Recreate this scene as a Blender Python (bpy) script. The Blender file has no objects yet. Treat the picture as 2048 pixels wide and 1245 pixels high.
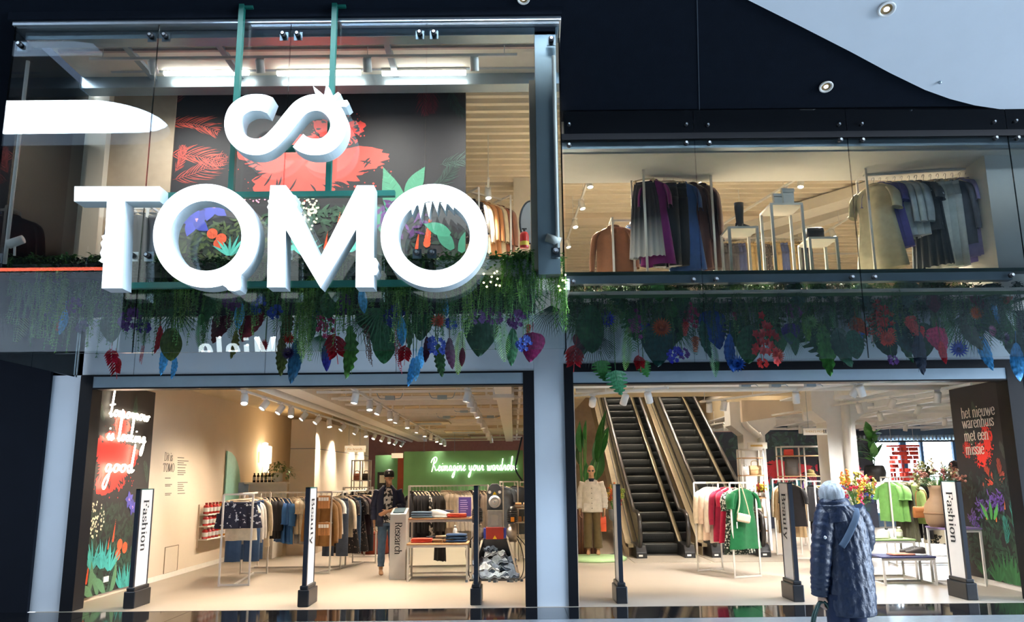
import bpy, math, random
from math import sin, cos, pi, radians as R
from mathutils import Vector, Matrix
sc = bpy.context.scene
COL = sc.collection
# ------------------------------------------------------------------ camera
FPX, CAMH = 1650.0, 1.65
PITCH, ROLL = math.atan(333 / FPX), 0.010
cd = bpy.data.cameras.new('camera'); cam = bpy.data.objects.new('camera', cd); COL.objects.link(cam)
cd.sensor_width = 36.0; cd.lens = 36.0 * FPX / 2048.0; cd.clip_start = 0.05; cd.clip_end = 300
_F = Vector((0, cos(PITCH), sin(PITCH))); _U = Vector((0, -sin(PITCH), cos(PITCH))); _X = Vector((1, 0, 0))
_eu = _X * cos(ROLL) - _U * sin(ROLL); _ev = _X * sin(ROLL) + _U * cos(ROLL)
_m = Matrix((_eu, _ev, -_F)).transposed().to_4x4(); _m.translation = (0, 0, CAMH)
cam.matrix_world = _m
sc.camera = cam
# ------------------------------------------------------------------ world, exposure
sc.view_settings.view_transform = 'Standard'; sc.view_settings.look = 'None'
sc.view_settings.gamma = 1.0; sc.view_settings.use_curve_mapping = False
sc.view_settings.exposure = 0.42
cy = sc.cycles; cy.max_bounces = 8; cy.diffuse_bounces = 4; cy.glossy_bounces = 3; cy.transmission_bounces = 2; cy.transparent_max_bounces = 12; cy.caustics_reflective = False; cy.caustics_refractive = False; cy.sample_clamp_indirect = 10.0; cy.use_adaptive_sampling = True; cy.adaptive_threshold = 0.03
w = bpy.data.worlds.new('sky'); sc.world = w; w.use_nodes = True
nt = w.node_tree; nt.nodes.clear()
_o = nt.nodes.new('ShaderNodeOutputWorld'); _b = nt.nodes.new('ShaderNodeBackground')
_t = nt.nodes.new('ShaderNodeTexCoord'); _n = nt.nodes.new('ShaderNodeTexNoise'); _r = nt.nodes.new('ShaderNodeValToRGB')
_n.inputs['Scale'].default_value = 2.2; _n.inputs['Detail'].default_value = 5
_r.color_ramp.elements[0].position = 0.40; _r.color_ramp.elements[0].color = (0.42, 0.66, 1.0, 1)
_r.color_ramp.elements[1].position = 0.62; _r.color_ramp.elements[1].color = (0.93, 0.97, 1.0, 1)
nt.links.new(_t.outputs['Generated'], _n.inputs['Vector']); nt.links.new(_n.outputs['Fac'], _r.inputs['Fac'])
nt.links.new(_r.outputs['Color'], _b.inputs['Color']); nt.links.new(_b.outputs['Background'], _o.inputs['Surface'])
_b.inputs['Strength'].default_value = 19.0
SPOT_W, SPOT_N, SPOT_UP = 225.0, 540.0, 880.0          # watts of one track head, ground floor / upper floor
WARM, NEUT = (1.0, 0.84, 0.66), (1.0, 0.95, 0.90)

# ------------------------------------------------------------------ helpers
def ray(px, py):
    u = (px - 1024) / FPX; v = (622.5 - py) / FPX
    a = u * cos(ROLL) + v * sin(ROLL); b = -u * sin(ROLL) + v * cos(ROLL)
    return a, cos(PITCH) - b * sin(PITCH), sin(PITCH) + b * cos(PITCH)
def at(px, py, Y):                       # the point at depth Y seen at a pixel
    d = ray(px, py); s = Y / d[1]; return Vector((d[0] * s, Y, CAMH + d[2] * s))
def gr(px, py, Z=0.0):                   # the point at height Z seen at a pixel
    d = ray(px, py); s = (Z - CAMH) / d[2]; return Vector((d[0] * s, d[1] * s, Z))
def lin(c): return c / 12.92 if c <= 0.04045 else ((c + 0.055) / 1.055) ** 2.4
def hx(h):
    h = h.lstrip('#'); return tuple(lin(int(h[i:i + 2], 16) / 255) for i in (0, 2, 4)) + (1.0,)

class MB:
    def __init__(s): s.v = []; s.f = []; s.m = []; s.c = []
    def add(s, vs, fs, mi=0, c=None):
        o = len(s.v); s.v += [tuple(p) for p in vs]
        for f in fs: s.f.append(tuple(i + o for i in f)); s.m.append(mi); s.c.append(c)
        return s
    def box(s, x0, x1, y0, y1, z0, z1, mi=0, c=None):
        vs = [(x, y, z) for z in (z0, z1) for y in (y0, y1) for x in (x0, x1)]
        return s.add(vs, [(0, 2, 3, 1), (4, 5, 7, 6), (0, 1, 5, 4), (2, 6, 7, 3), (0, 4, 6, 2), (1, 3, 7, 5)], mi, c)
    def bar(s, a, b, w, h=None, mi=0, up=(0, 0, 1)):     # square bar between two points
        a = Vector(a); b = Vector(b); h = h or w; d = (b - a).normalized(); up = Vector(up)
        if abs(d.dot(up)) > .98: up = Vector((0, 1, 0))
        x = d.cross(up).normalized() * (w / 2); y = x.cross(d).normalized() * (h / 2)
        vs = [a - x - y, a + x - y, a + x + y, a - x + y, b - x - y, b + x - y, b + x + y, b - x + y]
        return s.add(vs, [(0, 3, 2, 1), (4, 5, 6, 7), (0, 1, 5, 4), (1, 2, 6, 5), (2, 3, 7, 6), (3, 0, 4, 7)], mi)
    def loft(s, rings, mi=0, caps=True, closed=True):
        n = len(rings[0]); vs = [p for r in rings for p in r]; fs = []
        for i in range(len(rings) - 1):
            for j in range(n if closed else n - 1):
                k = (j + 1) % n; fs.append((i * n + j, i * n + k, (i + 1) * n + k, (i + 1) * n + j))
        if caps and closed:
            fs.append(tuple(range(n - 1, -1, -1))); fs.append(tuple((len(rings) - 1) * n + j for j in range(n)))
        return s.add(vs, fs, mi)
    def tube(s, pts, r, n=8, mi=0, caps=True, flat=1.0, closed=False):
        pts = [Vector(p) for p in pts]; N = len(pts); rs = r if isinstance(r, (list, tuple)) else [r] * N
        rings = []; px = None
        for i, p in enumerate(pts):
            a = pts[max(i - 1, 0)] if not closed else pts[i - 1]; b = pts[min(i + 1, N - 1)] if not closed else pts[(i + 1) % N]
            d = (b - a).normalized() if (b - a).length > 1e-9 else Vector((0, 0, 1))
            if px is None:
                ref = Vector((0, 0, 1)) if abs(d.z) < .9 else Vector((0, 1, 0)); px = d.cross(ref).normalized()
            else:
                px = px - d * px.dot(d); px = px.normalized() if px.length > 1e-6 else d.orthogonal().normalized()
            py = d.cross(px)
            rings.append([p + px * (rs[i] * cos(2 * pi * k / n)) + py * (rs[i] * flat * sin(2 * pi * k / n)) for k in range(n)])
        if closed: rings.append(rings[0]); caps = False
        return s.loft(rings, mi, caps)
    def lathe(s, prof, n=16, c=(0, 0, 0), mi=0, sx=1.0, sy=1.0):
        return s.loft([[(c[0] + r * sx * cos(2 * pi * k / n), c[1] + r * sy * sin(2 * pi * k / n), c[2] + z) for k in range(n)] for r, z in prof], mi)
    def disc(s, c, d, r, n=14, mi=0):
        d = Vector(d).normalized(); x = d.orthogonal().normalized(); y = d.cross(x)
        return s.add([Vector(c) + x * r * cos(2 * pi * k / n) + y * r * sin(2 * pi * k / n) for k in range(n)], [tuple(range(n))], mi)
    def cyl(s, a, b, r, n=12, mi=0, r2=None): return s.tube([a, b], [r, r if r2 is None else r2], n, mi)
    def prism(s, poly, y0, y1, mi=0, ms=None, f=None):   # poly in (x, z), extruded along y; f maps (x, y, z)
        n = len(poly); f = f or (lambda x, y, z: (x, y, z))
        vs = [f(x, y0, z) for x, z in poly] + [f(x, y1, z) for x, z in poly]
        s.add(vs, [tuple(range(n)), tuple(range(2 * n - 1, n - 1, -1))], mi)
        o = len(s.v) - 2 * n
        for i in range(n):
            k = (i + 1) % n; s.f.append((o + i, o + n + i, o + n + k, o + k)); s.m.append(mi if ms is None else ms); s.c.append(None)
        return s
    def ell(s, c, r, nu=14, nv=9, mi=0):
        r = (r, r, r) if not isinstance(r, (tuple, list)) else r
        return s.loft([[(c[0] + r[0] * sin(pi * (i + .02) / (nv + .04)) * cos(2 * pi * k / nu), c[1] + r[1] * sin(pi * (i + .02) / (nv + .04)) * sin(2 * pi * k / nu), c[2] - r[2] * cos(pi * i / nv)) for k in range(nu)] for i in range(nv + 1)], mi)
    def xf(s, M):
        s.v = [tuple(M @ Vector(p)) for p in s.v]; return s
    def join(s, o, M=None):
        vs = o.v if M is None else [tuple(M @ Vector(p)) for p in o.v]
        k = len(s.v); s.v += vs; s.f += [tuple(i + k for i in f) for f in o.f]; s.m += o.m; s.c += o.c; return s
    def mesh(s, name, mats, smooth=False):
        me = bpy.data.meshes.new(name); me.from_pydata(s.v, [], s.f); 
        for m in mats: me.materials.append(m)
        if len(mats) > 1: me.polygons.foreach_set('material_index', s.m)
        if smooth: me.polygons.foreach_set('use_smooth', [True] * len(s.f))
        if any(c is not None for c in s.c):
            ca = me.color_attributes.new('Col', 'FLOAT_COLOR', 'CORNER'); buf = []
            for f, c in zip(s.f, s.c): buf += list(c or (1, 1, 1, 1)) * len(f)
            ca.data.foreach_set('color', buf)
        me.update(); return me

def root_tf(o):
    while o.parent: o = o.parent
    return Matrix.Translation(o.location) @ o.rotation_euler.to_matrix().to_4x4()
def ms_(m): return m if isinstance(m, (list, tuple)) else [m]
def part(parent, name, mb, mats, smooth=False, local=False, bevel=0, label=None, kind=None):
    if parent is not None and not local: mb.xf(root_tf(parent).inverted())
    o = bpy.data.objects.new(name, mb.mesh(name, ms_(mats), smooth)); COL.objects.link(o); o.parent = parent
    if bevel: b = o.modifiers.new('bevel', 'BEVEL'); b.width = bevel; b.segments = 2; b.limit_method = 'ANGLE'
    if label: o['label'] = label
    if kind: o['kind'] = kind
    return o
def tag(o, label, cat, group=None):
    o['label'] = label; o['category'] = cat
    if group: o['group'] = group
    return o
def thing(name, label, cat, loc=(0, 0, 0), rz=0.0, group=None):
    o = bpy.data.objects.new(name, None); COL.objects.link(o); o.empty_display_size = .1
    o.location = loc; o.rotation_euler = (0, 0, rz); return tag(o, label, cat, group)
def solo(name, mb, mats, label, cat, group=None, smooth=False, bevel=0):
    xs = [p[0] for p in mb.v]; ys = [p[1] for p in mb.v]; b = Vector(((min(xs) + max(xs)) / 2, (min(ys) + max(ys)) / 2, min(p[2] for p in mb.v)))
    mb.xf(Matrix.Translation(-b)); o = part(None, name, mb, mats, smooth, bevel=bevel); o.location = b
    return tag(o, label, cat, group)
def struct(name, mb, mats, parent=None, smooth=False, label=None, bevel=0):
    o = part(parent, name, mb, mats, smooth, bevel=bevel)
    if parent is None: o['kind'] = 'structure'
    if label: o['label'] = label
    return o
def inst(name, mesh, parent, M, mat=None):              # a part that shares mesh data
    o = bpy.data.objects.new(name, mesh); COL.objects.link(o); o.parent = parent
    o.matrix_local = M if parent is not None else M
    if mat is not None:
        o.material_slots[0].link = 'OBJECT'; o.material_slots[0].material = mat
    return o
def copy_tree(o, parent=None):
    c = o.copy(); COL.objects.link(c); c.parent = parent
    for ch in o.children: copy_tree(ch, c)
    return c
ORD = ['first', 'second', 'third', 'fourth', 'fifth', 'sixth', 'seventh', 'eighth', 'ninth', 'tenth', 'eleventh', 'twelfth', 'thirteenth', 'fourteenth', 'fifteenth', 'sixteenth', 'seventeenth', 'eighteenth', 'nineteenth', 'twentieth'] + ['%d%s' % (i, {1: 'st', 2: 'nd', 3: 'rd'}.get(i % 10, 'th')) for i in range(21, 60)]
def smooth_path(pts, k=5, closed=False):                # Catmull-Rom
    n = len(pts); out = []
    P = lambda i: Vector(pts[i % n]) if closed else Vector(pts[max(0, min(n - 1, i))])
    for i in range(n if closed else n - 1):
        a, b, c, d = P(i - 1), P(i), P(i + 1), P(i + 2)
        for j in range(k):
            t = j / k; out.append(.5 * ((2 * b) + (c - a) * t + (2 * a - 5 * b + 4 * c - d) * t * t + (3 * b - a - 3 * c + d) * t ** 3))
    if not closed: out.append(Vector(pts[-1]))
    return out

# ------------------------------------------------------------------ materials
_mc = {}
def mat(name, h, rough=.6, metal=0.0, var=.06, scale=9.0, bump=0.0, bscale=60.0, emit=0.0, spec=.5, coat=0.0, sheen=0.0, stretch=None):
    if name in _mc: return _mc[name]
    m = bpy.data.materials.new(name); m.use_nodes = True; t = m.node_tree; b = t.nodes['Principled BSDF']
    c = hx(h) if isinstance(h, str) else tuple(h)
    b.inputs['Roughness'].default_value = rough; b.inputs['Metallic'].default_value = metal
    b.inputs['Specular IOR Level'].default_value = spec
    b.inputs['Coat Weight'].default_value = coat; b.inputs['Sheen Weight'].default_value = sheen
    tc = t.nodes.new('ShaderNodeTexCoord'); vec = tc.outputs['Object']
    if stretch:
        mp = t.nodes.new('ShaderNodeMapping'); mp.inputs['Scale'].default_value = stretch; t.links.new(vec, mp.inputs['Vector']); vec = mp.outputs['Vector']
    if var:
        n = t.nodes.new('ShaderNodeTexNoise'); n.inputs['Scale'].default_value = scale; n.inputs['Detail'].default_value = 3
        r = t.nodes.new('ShaderNodeValToRGB'); r.color_ramp.elements[0].position = .3; r.color_ramp.elements[1].position = .7
        r.color_ramp.elements[0].color = tuple(x * (1 - var) for x in c[:3]) + (1,); r.color_ramp.elements[1].color = tuple(min(1, x * (1 + var)) for x in c[:3]) + (1,)
        t.links.new(vec, n.inputs['Vector']); t.links.new(n.outputs['Fac'], r.inputs['Fac']); t.links.new(r.outputs['Color'], b.inputs['Base Color'])
        if emit: t.links.new(r.outputs['Color'], b.inputs['Emission Color'])
    else:
        b.inputs['Base Color'].default_value = c; b.inputs['Emission Color'].default_value = c
    b.inputs['Emission Strength'].default_value = emit
    if bump:
        n2 = t.nodes.new('ShaderNodeTexNoise'); n2.inputs['Scale'].default_value = bscale; n2.inputs['Detail'].default_value = 2
        bp = t.nodes.new('ShaderNodeBump'); bp.inputs['Strength'].default_value = bump; bp.inputs['Distance'].default_value = .01
        t.links.new(vec, n2.inputs['Vector']); t.links.new(n2.outputs['Fac'], bp.inputs['Height']); t.links.new(bp.outputs['Normal'], b.inputs['Normal'])
    _mc[name] = m; return m
def patmat(name, h0, h1, kind='spots', scale=40.0, rough=.8, thr=.5):    # printed fabric
    if name in _mc: return _mc[name]
    m = bpy.data.materials.new(name); m.use_nodes = True; t = m.node_tree; b = t.nodes['Principled BSDF']; b.inputs['Roughness'].default_value = rough
    tc = t.nodes.new('ShaderNodeTexCoord'); r = t.nodes.new('ShaderNodeValToRGB'); r.color_ramp.interpolation = 'CONSTANT'
    r.color_ramp.elements[0].color = hx(h0); r.color_ramp.elements[1].position = thr; r.color_ramp.elements[1].color = hx(h1)
    if kind == 'stripes':
        n = t.nodes.new('ShaderNodeTexWave'); n.bands_direction = 'Z'; n.inputs['Scale'].default_value = scale; n.inputs['Distortion'].default_value = .5; out = n.outputs['Fac']
    elif kind == 'noise':
        n = t.nodes.new('ShaderNodeTexNoise'); n.inputs['Scale'].default_value = scale; out = n.outputs['Fac']
    elif kind == 'grad':
        n = t.nodes.new('ShaderNodeSeparateXYZ'); mr = t.nodes.new('ShaderNodeMapRange'); mr.inputs['From Min'].default_value = -1.4; mr.inputs['From Max'].default_value = -.55
        t.links.new(tc.outputs['Object'], n.inputs[0]); t.links.new(n.outputs['Z'], mr.inputs['Value']); out = mr.outputs['Result']; r.color_ramp.interpolation = 'LINEAR'
    else:
        n = t.nodes.new('ShaderNodeTexVoronoi'); n.inputs['Scale'].default_value = scale; out = n.outputs['Distance']
    if kind != 'grad': t.links.new(tc.outputs['Object'], n.inputs['Vector'])
    t.links.new(out, r.inputs['Fac']); t.links.new(r.outputs['Color'], b.inputs['Base Color']); _mc[name] = m; return m
def attrmat(name, rough=.55):
    m = bpy.data.materials.new(name); m.use_nodes = True; t = m.node_tree; b = t.nodes['Principled BSDF']; b.inputs['Roughness'].default_value = rough
    a = t.nodes.new('ShaderNodeAttribute'); a.attribute_name = 'Col'; n = t.nodes.new('ShaderNodeTexNoise'); n.inputs['Scale'].default_value = 30
    mx = t.nodes.new('ShaderNodeMix'); mx.data_type = 'RGBA'; mx.blend_type = 'MULTIPLY'; mx.inputs['Factor'].default_value = .25
    t.links.new(a.outputs['Color'], mx.inputs['A']); t.links.new(n.outputs['Fac'], mx.inputs['B']); t.links.new(mx.outputs['Result'], b.inputs['Base Color']); return m
def glassmat(name, tint, ior=1.5, rough=0.0):
    m = bpy.data.materials.new(name); m.use_nodes = True; t = m.node_tree; t.nodes.clear()
    o = t.nodes.new('ShaderNodeOutputMaterial'); mx = t.nodes.new('ShaderNodeMixShader'); tr = t.nodes.new('ShaderNodeBsdfTransparent'); gl = t.nodes.new('ShaderNodeBsdfGlossy'); fr = t.nodes.new('ShaderNodeFresnel')
    tr.inputs['Color'].default_value = tint; gl.inputs['Roughness'].default_value = rough; fr.inputs['IOR'].default_value = ior
    gl.inputs['Color'].default_value = (.93, .97, 1, 1)
    t.links.new(fr.outputs[0], mx.inputs[0]); t.links.new(tr.outputs[0], mx.inputs[1]); t.links.new(gl.outputs[0], mx.inputs[2]); t.links.new(mx.outputs[0], o.inputs['Surface']); return m
def emat(name, c, s):
    m = bpy.data.materials.new(name); m.use_nodes = True; t = m.node_tree; b = t.nodes['Principled BSDF']
    b.inputs['Base Color'].default_value = (.9, .9, .9, 1); b.inputs['Emission Color'].default_value = tuple(c) + (1,); b.inputs['Emission Strength'].default_value = s; b.inputs['Roughness'].default_value = .4; return m

M_GREYPANEL = mat('grey facade panel', '#b9c2ca', .45, var=.03, scale=2)
M_STEEL = mat('brushed grey steel', '#9fb0bb', .35, .5, var=.05, scale=4)
M_BLACKFR = mat('black door frame', '#090b11', .45, var=.1, spec=.25)
M_NAVYWALL = mat('dark navy plaster', '#0a0f18', .9, var=.08, scale=3, bump=.15, bscale=200, spec=.15)
M_SOFFIT = mat('dark soffit fabric', '#10161f', .95, var=.08, scale=6, bump=.2, bscale=150, spec=.1)
M_WHITEPL = mat('white plaster', '#d9dee2', .8, var=.02, scale=2)
M_GRANITE = mat('black polished granite', '#14161a', .06, var=.5, scale=120, spec=.7)
M_MALLTILE = mat('grey mall tile', '#7c8286', .25, var=.06, scale=14)
M_FLOOR = mat('cream resin floor', '#a69b8d', .32, var=.04, scale=1.3, bump=.03, bscale=30)
M_BEIGE = mat('beige wall paint', '#d8c8b2', .75, var=.02, scale=2)
M_CEIL = mat('cream ceiling deck', '#e2d5be', .8, var=.04, scale=3)
M_DECK = mat('tan ceiling deck', '#d2c09e', .8, var=.05, scale=3)
M_CREAMW = mat('cream white paint', '#ece6da', .6, var=.03)
M_WHITE = mat('white powder coat', '#e6e4df', .4, var=.02)
M_RACK = mat('white rack steel', '#dcd8d0', .35, var=.02)
M_GREENW = mat('green wall paint', '#5f9263', .8, var=.04, scale=3)
M_BROWNW = mat('brown purple bulkhead', '#a0716c', .8, var=.08)
M_RUST = mat('rust red paint', '#8d3a24', .7)
M_GREENPOST = mat('dark green sign frame', '#0d5b4f', .45, var=.06)
M_CHROME = mat('dark chrome', '#7b848c', .18, 1.0, var=.05)
M_ALU = mat('silver aluminium', '#c9d0d5', .3, .8, var=.03)
M_BLACKP = mat('black plastic', '#15171b', .4, var=.1)
M_RUBBER = mat('black rubber', '#1d1a18', .3, var=.1, spec=.6)
M_WOOD = mat('light oak', '#b58e66', .55, var=.18, scale=6, stretch=(1, 12, 12))
M_WOOD2 = mat('brown wood', '#8f5f3a', .55, var=.2, scale=6, stretch=(1, 12, 12))
M_SKIN = mat('mannequin skin', '#b98e6c', .5, var=.04)
M_PRINT = attrmat('printed mural colours')
M_INK = mat('black ink', '#17181b', .7, var=0)
M_WINK = mat('white ink', '#f2e6d6', .6, var=0)
M_GLASS = glassmat('clear glass', (.965, .99, .98, 1))
M_EDGE = mat('dark green glass edge', '#20302f', .2, var=.1)
E_TUBE = emat('white tube light', (1, .96, .9), 9)
E_LAMP = emat('lamp lens', (1, .86, .66), 22)
E_LAMPN = emat('lamp lens neutral', (1, .93, .84), 22)
E_NEON = emat('warm neon', (1, .86, .62), 8)
E_NEONG = emat('pale green neon', (.95, 1, .72), 3.5)
E_SIGN = emat('lit sign face', (.93, 1.0, 1.0), 1.1)
E_FAIRY = emat('fairy light', (1, .82, .35), 12)
def fab(h, rough=.85): return mat('fabric ' + h, h, rough, var=.10, scale=14, bump=.12, bscale=45, sheen=.15, spec=.25)
# ================================================================== text
def arc(cx, cy, rx, ry, a0, a1, n=10): return [(cx + rx * cos(R(a0 + (a1 - a0) * i / n)), cy + ry * sin(R(a0 + (a1 - a0) * i / n))) for i in range(n + 1)]
def sf(x, y, w=.075): return [(x - w, y), (x + w, y)]
GL = {
 'a': (.43, [[(.07, .38), (.11, .46), (.2, .48), (.28, .44), (.3, .35), (.3, .09), (.33, .01), (.4, .03)], [(.3, .29), (.2, .26), (.1, .21), (.06, .12), (.1, .02), (.17, 0), (.24, .03), (.3, .11)]]),
 'c': (.40, [[(.34, .37), (.28, .46), (.2, .48), (.1, .42), (.06, .24), (.1, .07), (.2, 0), (.29, .03), (.35, .12)]]),
 'e': (.42, [[(.07, .26), (.35, .26)], [(.35, .26), (.33, .4), (.22, .48), (.11, .42), (.06, .24), (.1, .07), (.21, 0), (.3, .03), (.36, .12)]]),
 'h': (.48, [[(.1, .72), (.1, 0)], [(.1, .35), (.17, .45), (.25, .48), (.33, .43), (.35, .33), (.35, 0)], sf(.1, 0), sf(.35, 0), [(.03, .71), (.1, .71)]]),
 'i': (.23, [[(.11, .47), (.11, 0)], sf(.11, 0), [(.04, .46), (.11, .46)], [(.11, .69), (.11, .60)]]),
 'l': (.23, [[(.11, .72), (.11, 0)], sf(.11, 0), [(.04, .71), (.11, .71)]]),
 'm': (.74, [[(.1, .47), (.1, 0)], [(.1, .35), (.16, .45), (.24, .48), (.31, .43), (.33, .33), (.33, 0)], [(.33, .35), (.4, .45), (.48, .48), (.56, .43), (.58, .33), (.58, 0)], sf(.1, 0), sf(.33, 0), sf(.58, 0), [(.03, .46), (.1, .46)]]),
 'n': (.48, [[(.1, .47), (.1, 0)], [(.1, .35), (.17, .45), (.25, .48), (.33, .43), (.35, .33), (.35, 0)], sf(.1, 0), sf(.35, 0), [(.03, .46), (.1, .46)]]),
 'o': (.44, [arc(.21, .24, .15, .24, 0, 360, 20)]),
 'r': (.35, [[(.1, .47), (.1, 0)], [(.1, .34), (.17, .44), (.25, .48), (.3, .44)], sf(.1, 0), [(.03, .46), (.1, .46)]]),
 's': (.35, [[(.28, .37), (.25, .46), (.17, .48), (.08, .44), (.07, .35), (.13, .28), (.24, .21), (.29, .13), (.25, .03), (.16, 0), (.08, .03), (.05, .13)]]),
 't': (.29, [[(.13, .63), (.13, .09), (.17, .01), (.26, .05)], [(.03, .47), (.25, .47)]]),
 'u': (.48, [[(.1, .47), (.1, .14), (.13, .04), (.2, 0), (.28, .03), (.35, .12)], [(.35, .47), (.35, 0)], [(.35, .01), (.42, .01)], [(.03, .46), (.1, .46)], [(.28, .46), (.35, .46)]]),
 'w': (.66, [[(.05, .47), (.18, 0)], [(.18, 0), (.32, .47)], [(.32, .47), (.45, 0)], [(.45, 0), (.6, .47)], sf(.06, .46), sf(.6, .46, .06)]),
 'y': (.46, [[(.06, .47), (.23, 0)], [(.4, .47), (.2, -.1), (.12, -.2), (.05, -.2)], sf(.07, .46), sf(.4, .46, .06)]),
 'B': (.52, [[(.12, .7), (.12, 0)], [(.04, .69), (.28, .69), (.38, .62), (.39, .53), (.35, .42), (.26, .37), (.12, .37)], [(.26, .37), (.4, .31), (.43, .19), (.4, .07), (.28, .01), (.04, .01)]]),
 'D': (.58, [[(.12, .7), (.12, 0)], [(.04, .69), (.26, .69), (.42, .6), (.49, .36), (.43, .1), (.26, .01), (.04, .01)]]),
 'F': (.50, [[(.12, .7), (.12, 0)], [(.04, .69), (.44, .69)], [(.43, .69), (.44, .55)], [(.12, .37), (.33, .37)], [(.33, .44), (.33, .3)], sf(.12, .01, .09)]),
 'M': (.76, [[(.1, .7), (.1, 0)], [(.12, .7), (.36, .03)], [(.36, .03), (.62, .7)], [(.63, .7), (.63, 0)], sf(.1, .01), sf(.63, .01), [(.03, .69), (.12, .69)], [(.62, .69), (.7, .69)]]),
 'O': (.62, [arc(.3, .35, .22, .355, 0, 360, 24)]),
 'R': (.56, [[(.12, .7), (.12, 0)], [(.04, .69), (.3, .69), (.41, .61), (.42, .52), (.38, .41), (.28, .36), (.12, .36)], [(.26, .36), (.36, .25), (.43, .05), (.53, .01)], sf(.12, .01, .09)]),
 'T': (.56, [[(.27, .7), (.27, 0)], [(.04, .69), (.5, .69)], [(.04, .69), (.04, .55)], [(.5, .69), (.5, .55)], sf(.27, .01, .09)]),
 ' ': (.25, []),
}
def pen_text(s, size, thick=.085, thin=.022, track=0.0, slant=0.0):      # list of polygons in 2-D, and the length
    out = []; x = 0
    for ch in s:
        adv, strokes = GL.get(ch, GL['o'])
        for st in strokes:
            st = [(q[0] + slant * q[1], q[1]) for q in st]
            if len(st) > 4 and ch not in 'Ti': st = [(v.x, v.y) for v in smooth_path([(a, b, 0) for a, b in st], 4)]
            L, Rr = [], []
            for i, q in enumerate(st):
                a = st[max(0, i - 1)]; b = st[min(len(st) - 1, i + 1)]; dx, dy = b[0] - a[0], b[1] - a[1]; l = math.hypot(dx, dy) or 1
                w = thin + (thick - thin) * (abs(dy) / l) ** 1.3; nx, ny = -dy / l * w / 2, dx / l * w / 2
                L.append((q[0] + nx, q[1] + ny)); Rr.append((q[0] - nx, q[1] - ny))
            for i in range(len(st) - 1): out.append([((x + p[0]) * size, p[1] * size) for p in (Rr[i], Rr[i + 1], L[i + 1], L[i])])
        x += adv + track
    return out, x * size
def text_part(parent, s, org, ux, uy, size, m, name='lettering', th=.004, **k):
    polys, _ = pen_text(s, size, **k); mb = MB(); ux = Vector(ux); uy = Vector(uy); n = ux.cross(uy).normalized()
    for p in polys:
        vs = [Vector(org) + ux * a + uy * b + n * th for a, b in p]; mb.add(vs, [(0, 1, 2, 3)])
    return part(parent, name, mb, m)
def sans(parent, s, org, ux, uy, size, m, name='lettering', th=.003, align='LEFT'):
    c = bpy.data.curves.new('t', 'FONT'); c.body = s; c.size = size; c.resolution_u = 2; c.align_x = align; o = bpy.data.objects.new('t', c); COL.objects.link(o)
    me = bpy.data.meshes.new_from_object(o); bpy.data.objects.remove(o); bpy.data.curves.remove(c)
    ux = Vector(ux); uy = Vector(uy); n = ux.cross(uy).normalized(); mb = MB()
    mb.add([Vector(org) + ux * v.co.x + uy * v.co.y + n * th for v in me.vertices], [tuple(p.vertices) for p in me.polygons]); bpy.data.meshes.remove(me)
    return part(parent, name, mb, m)
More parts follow.
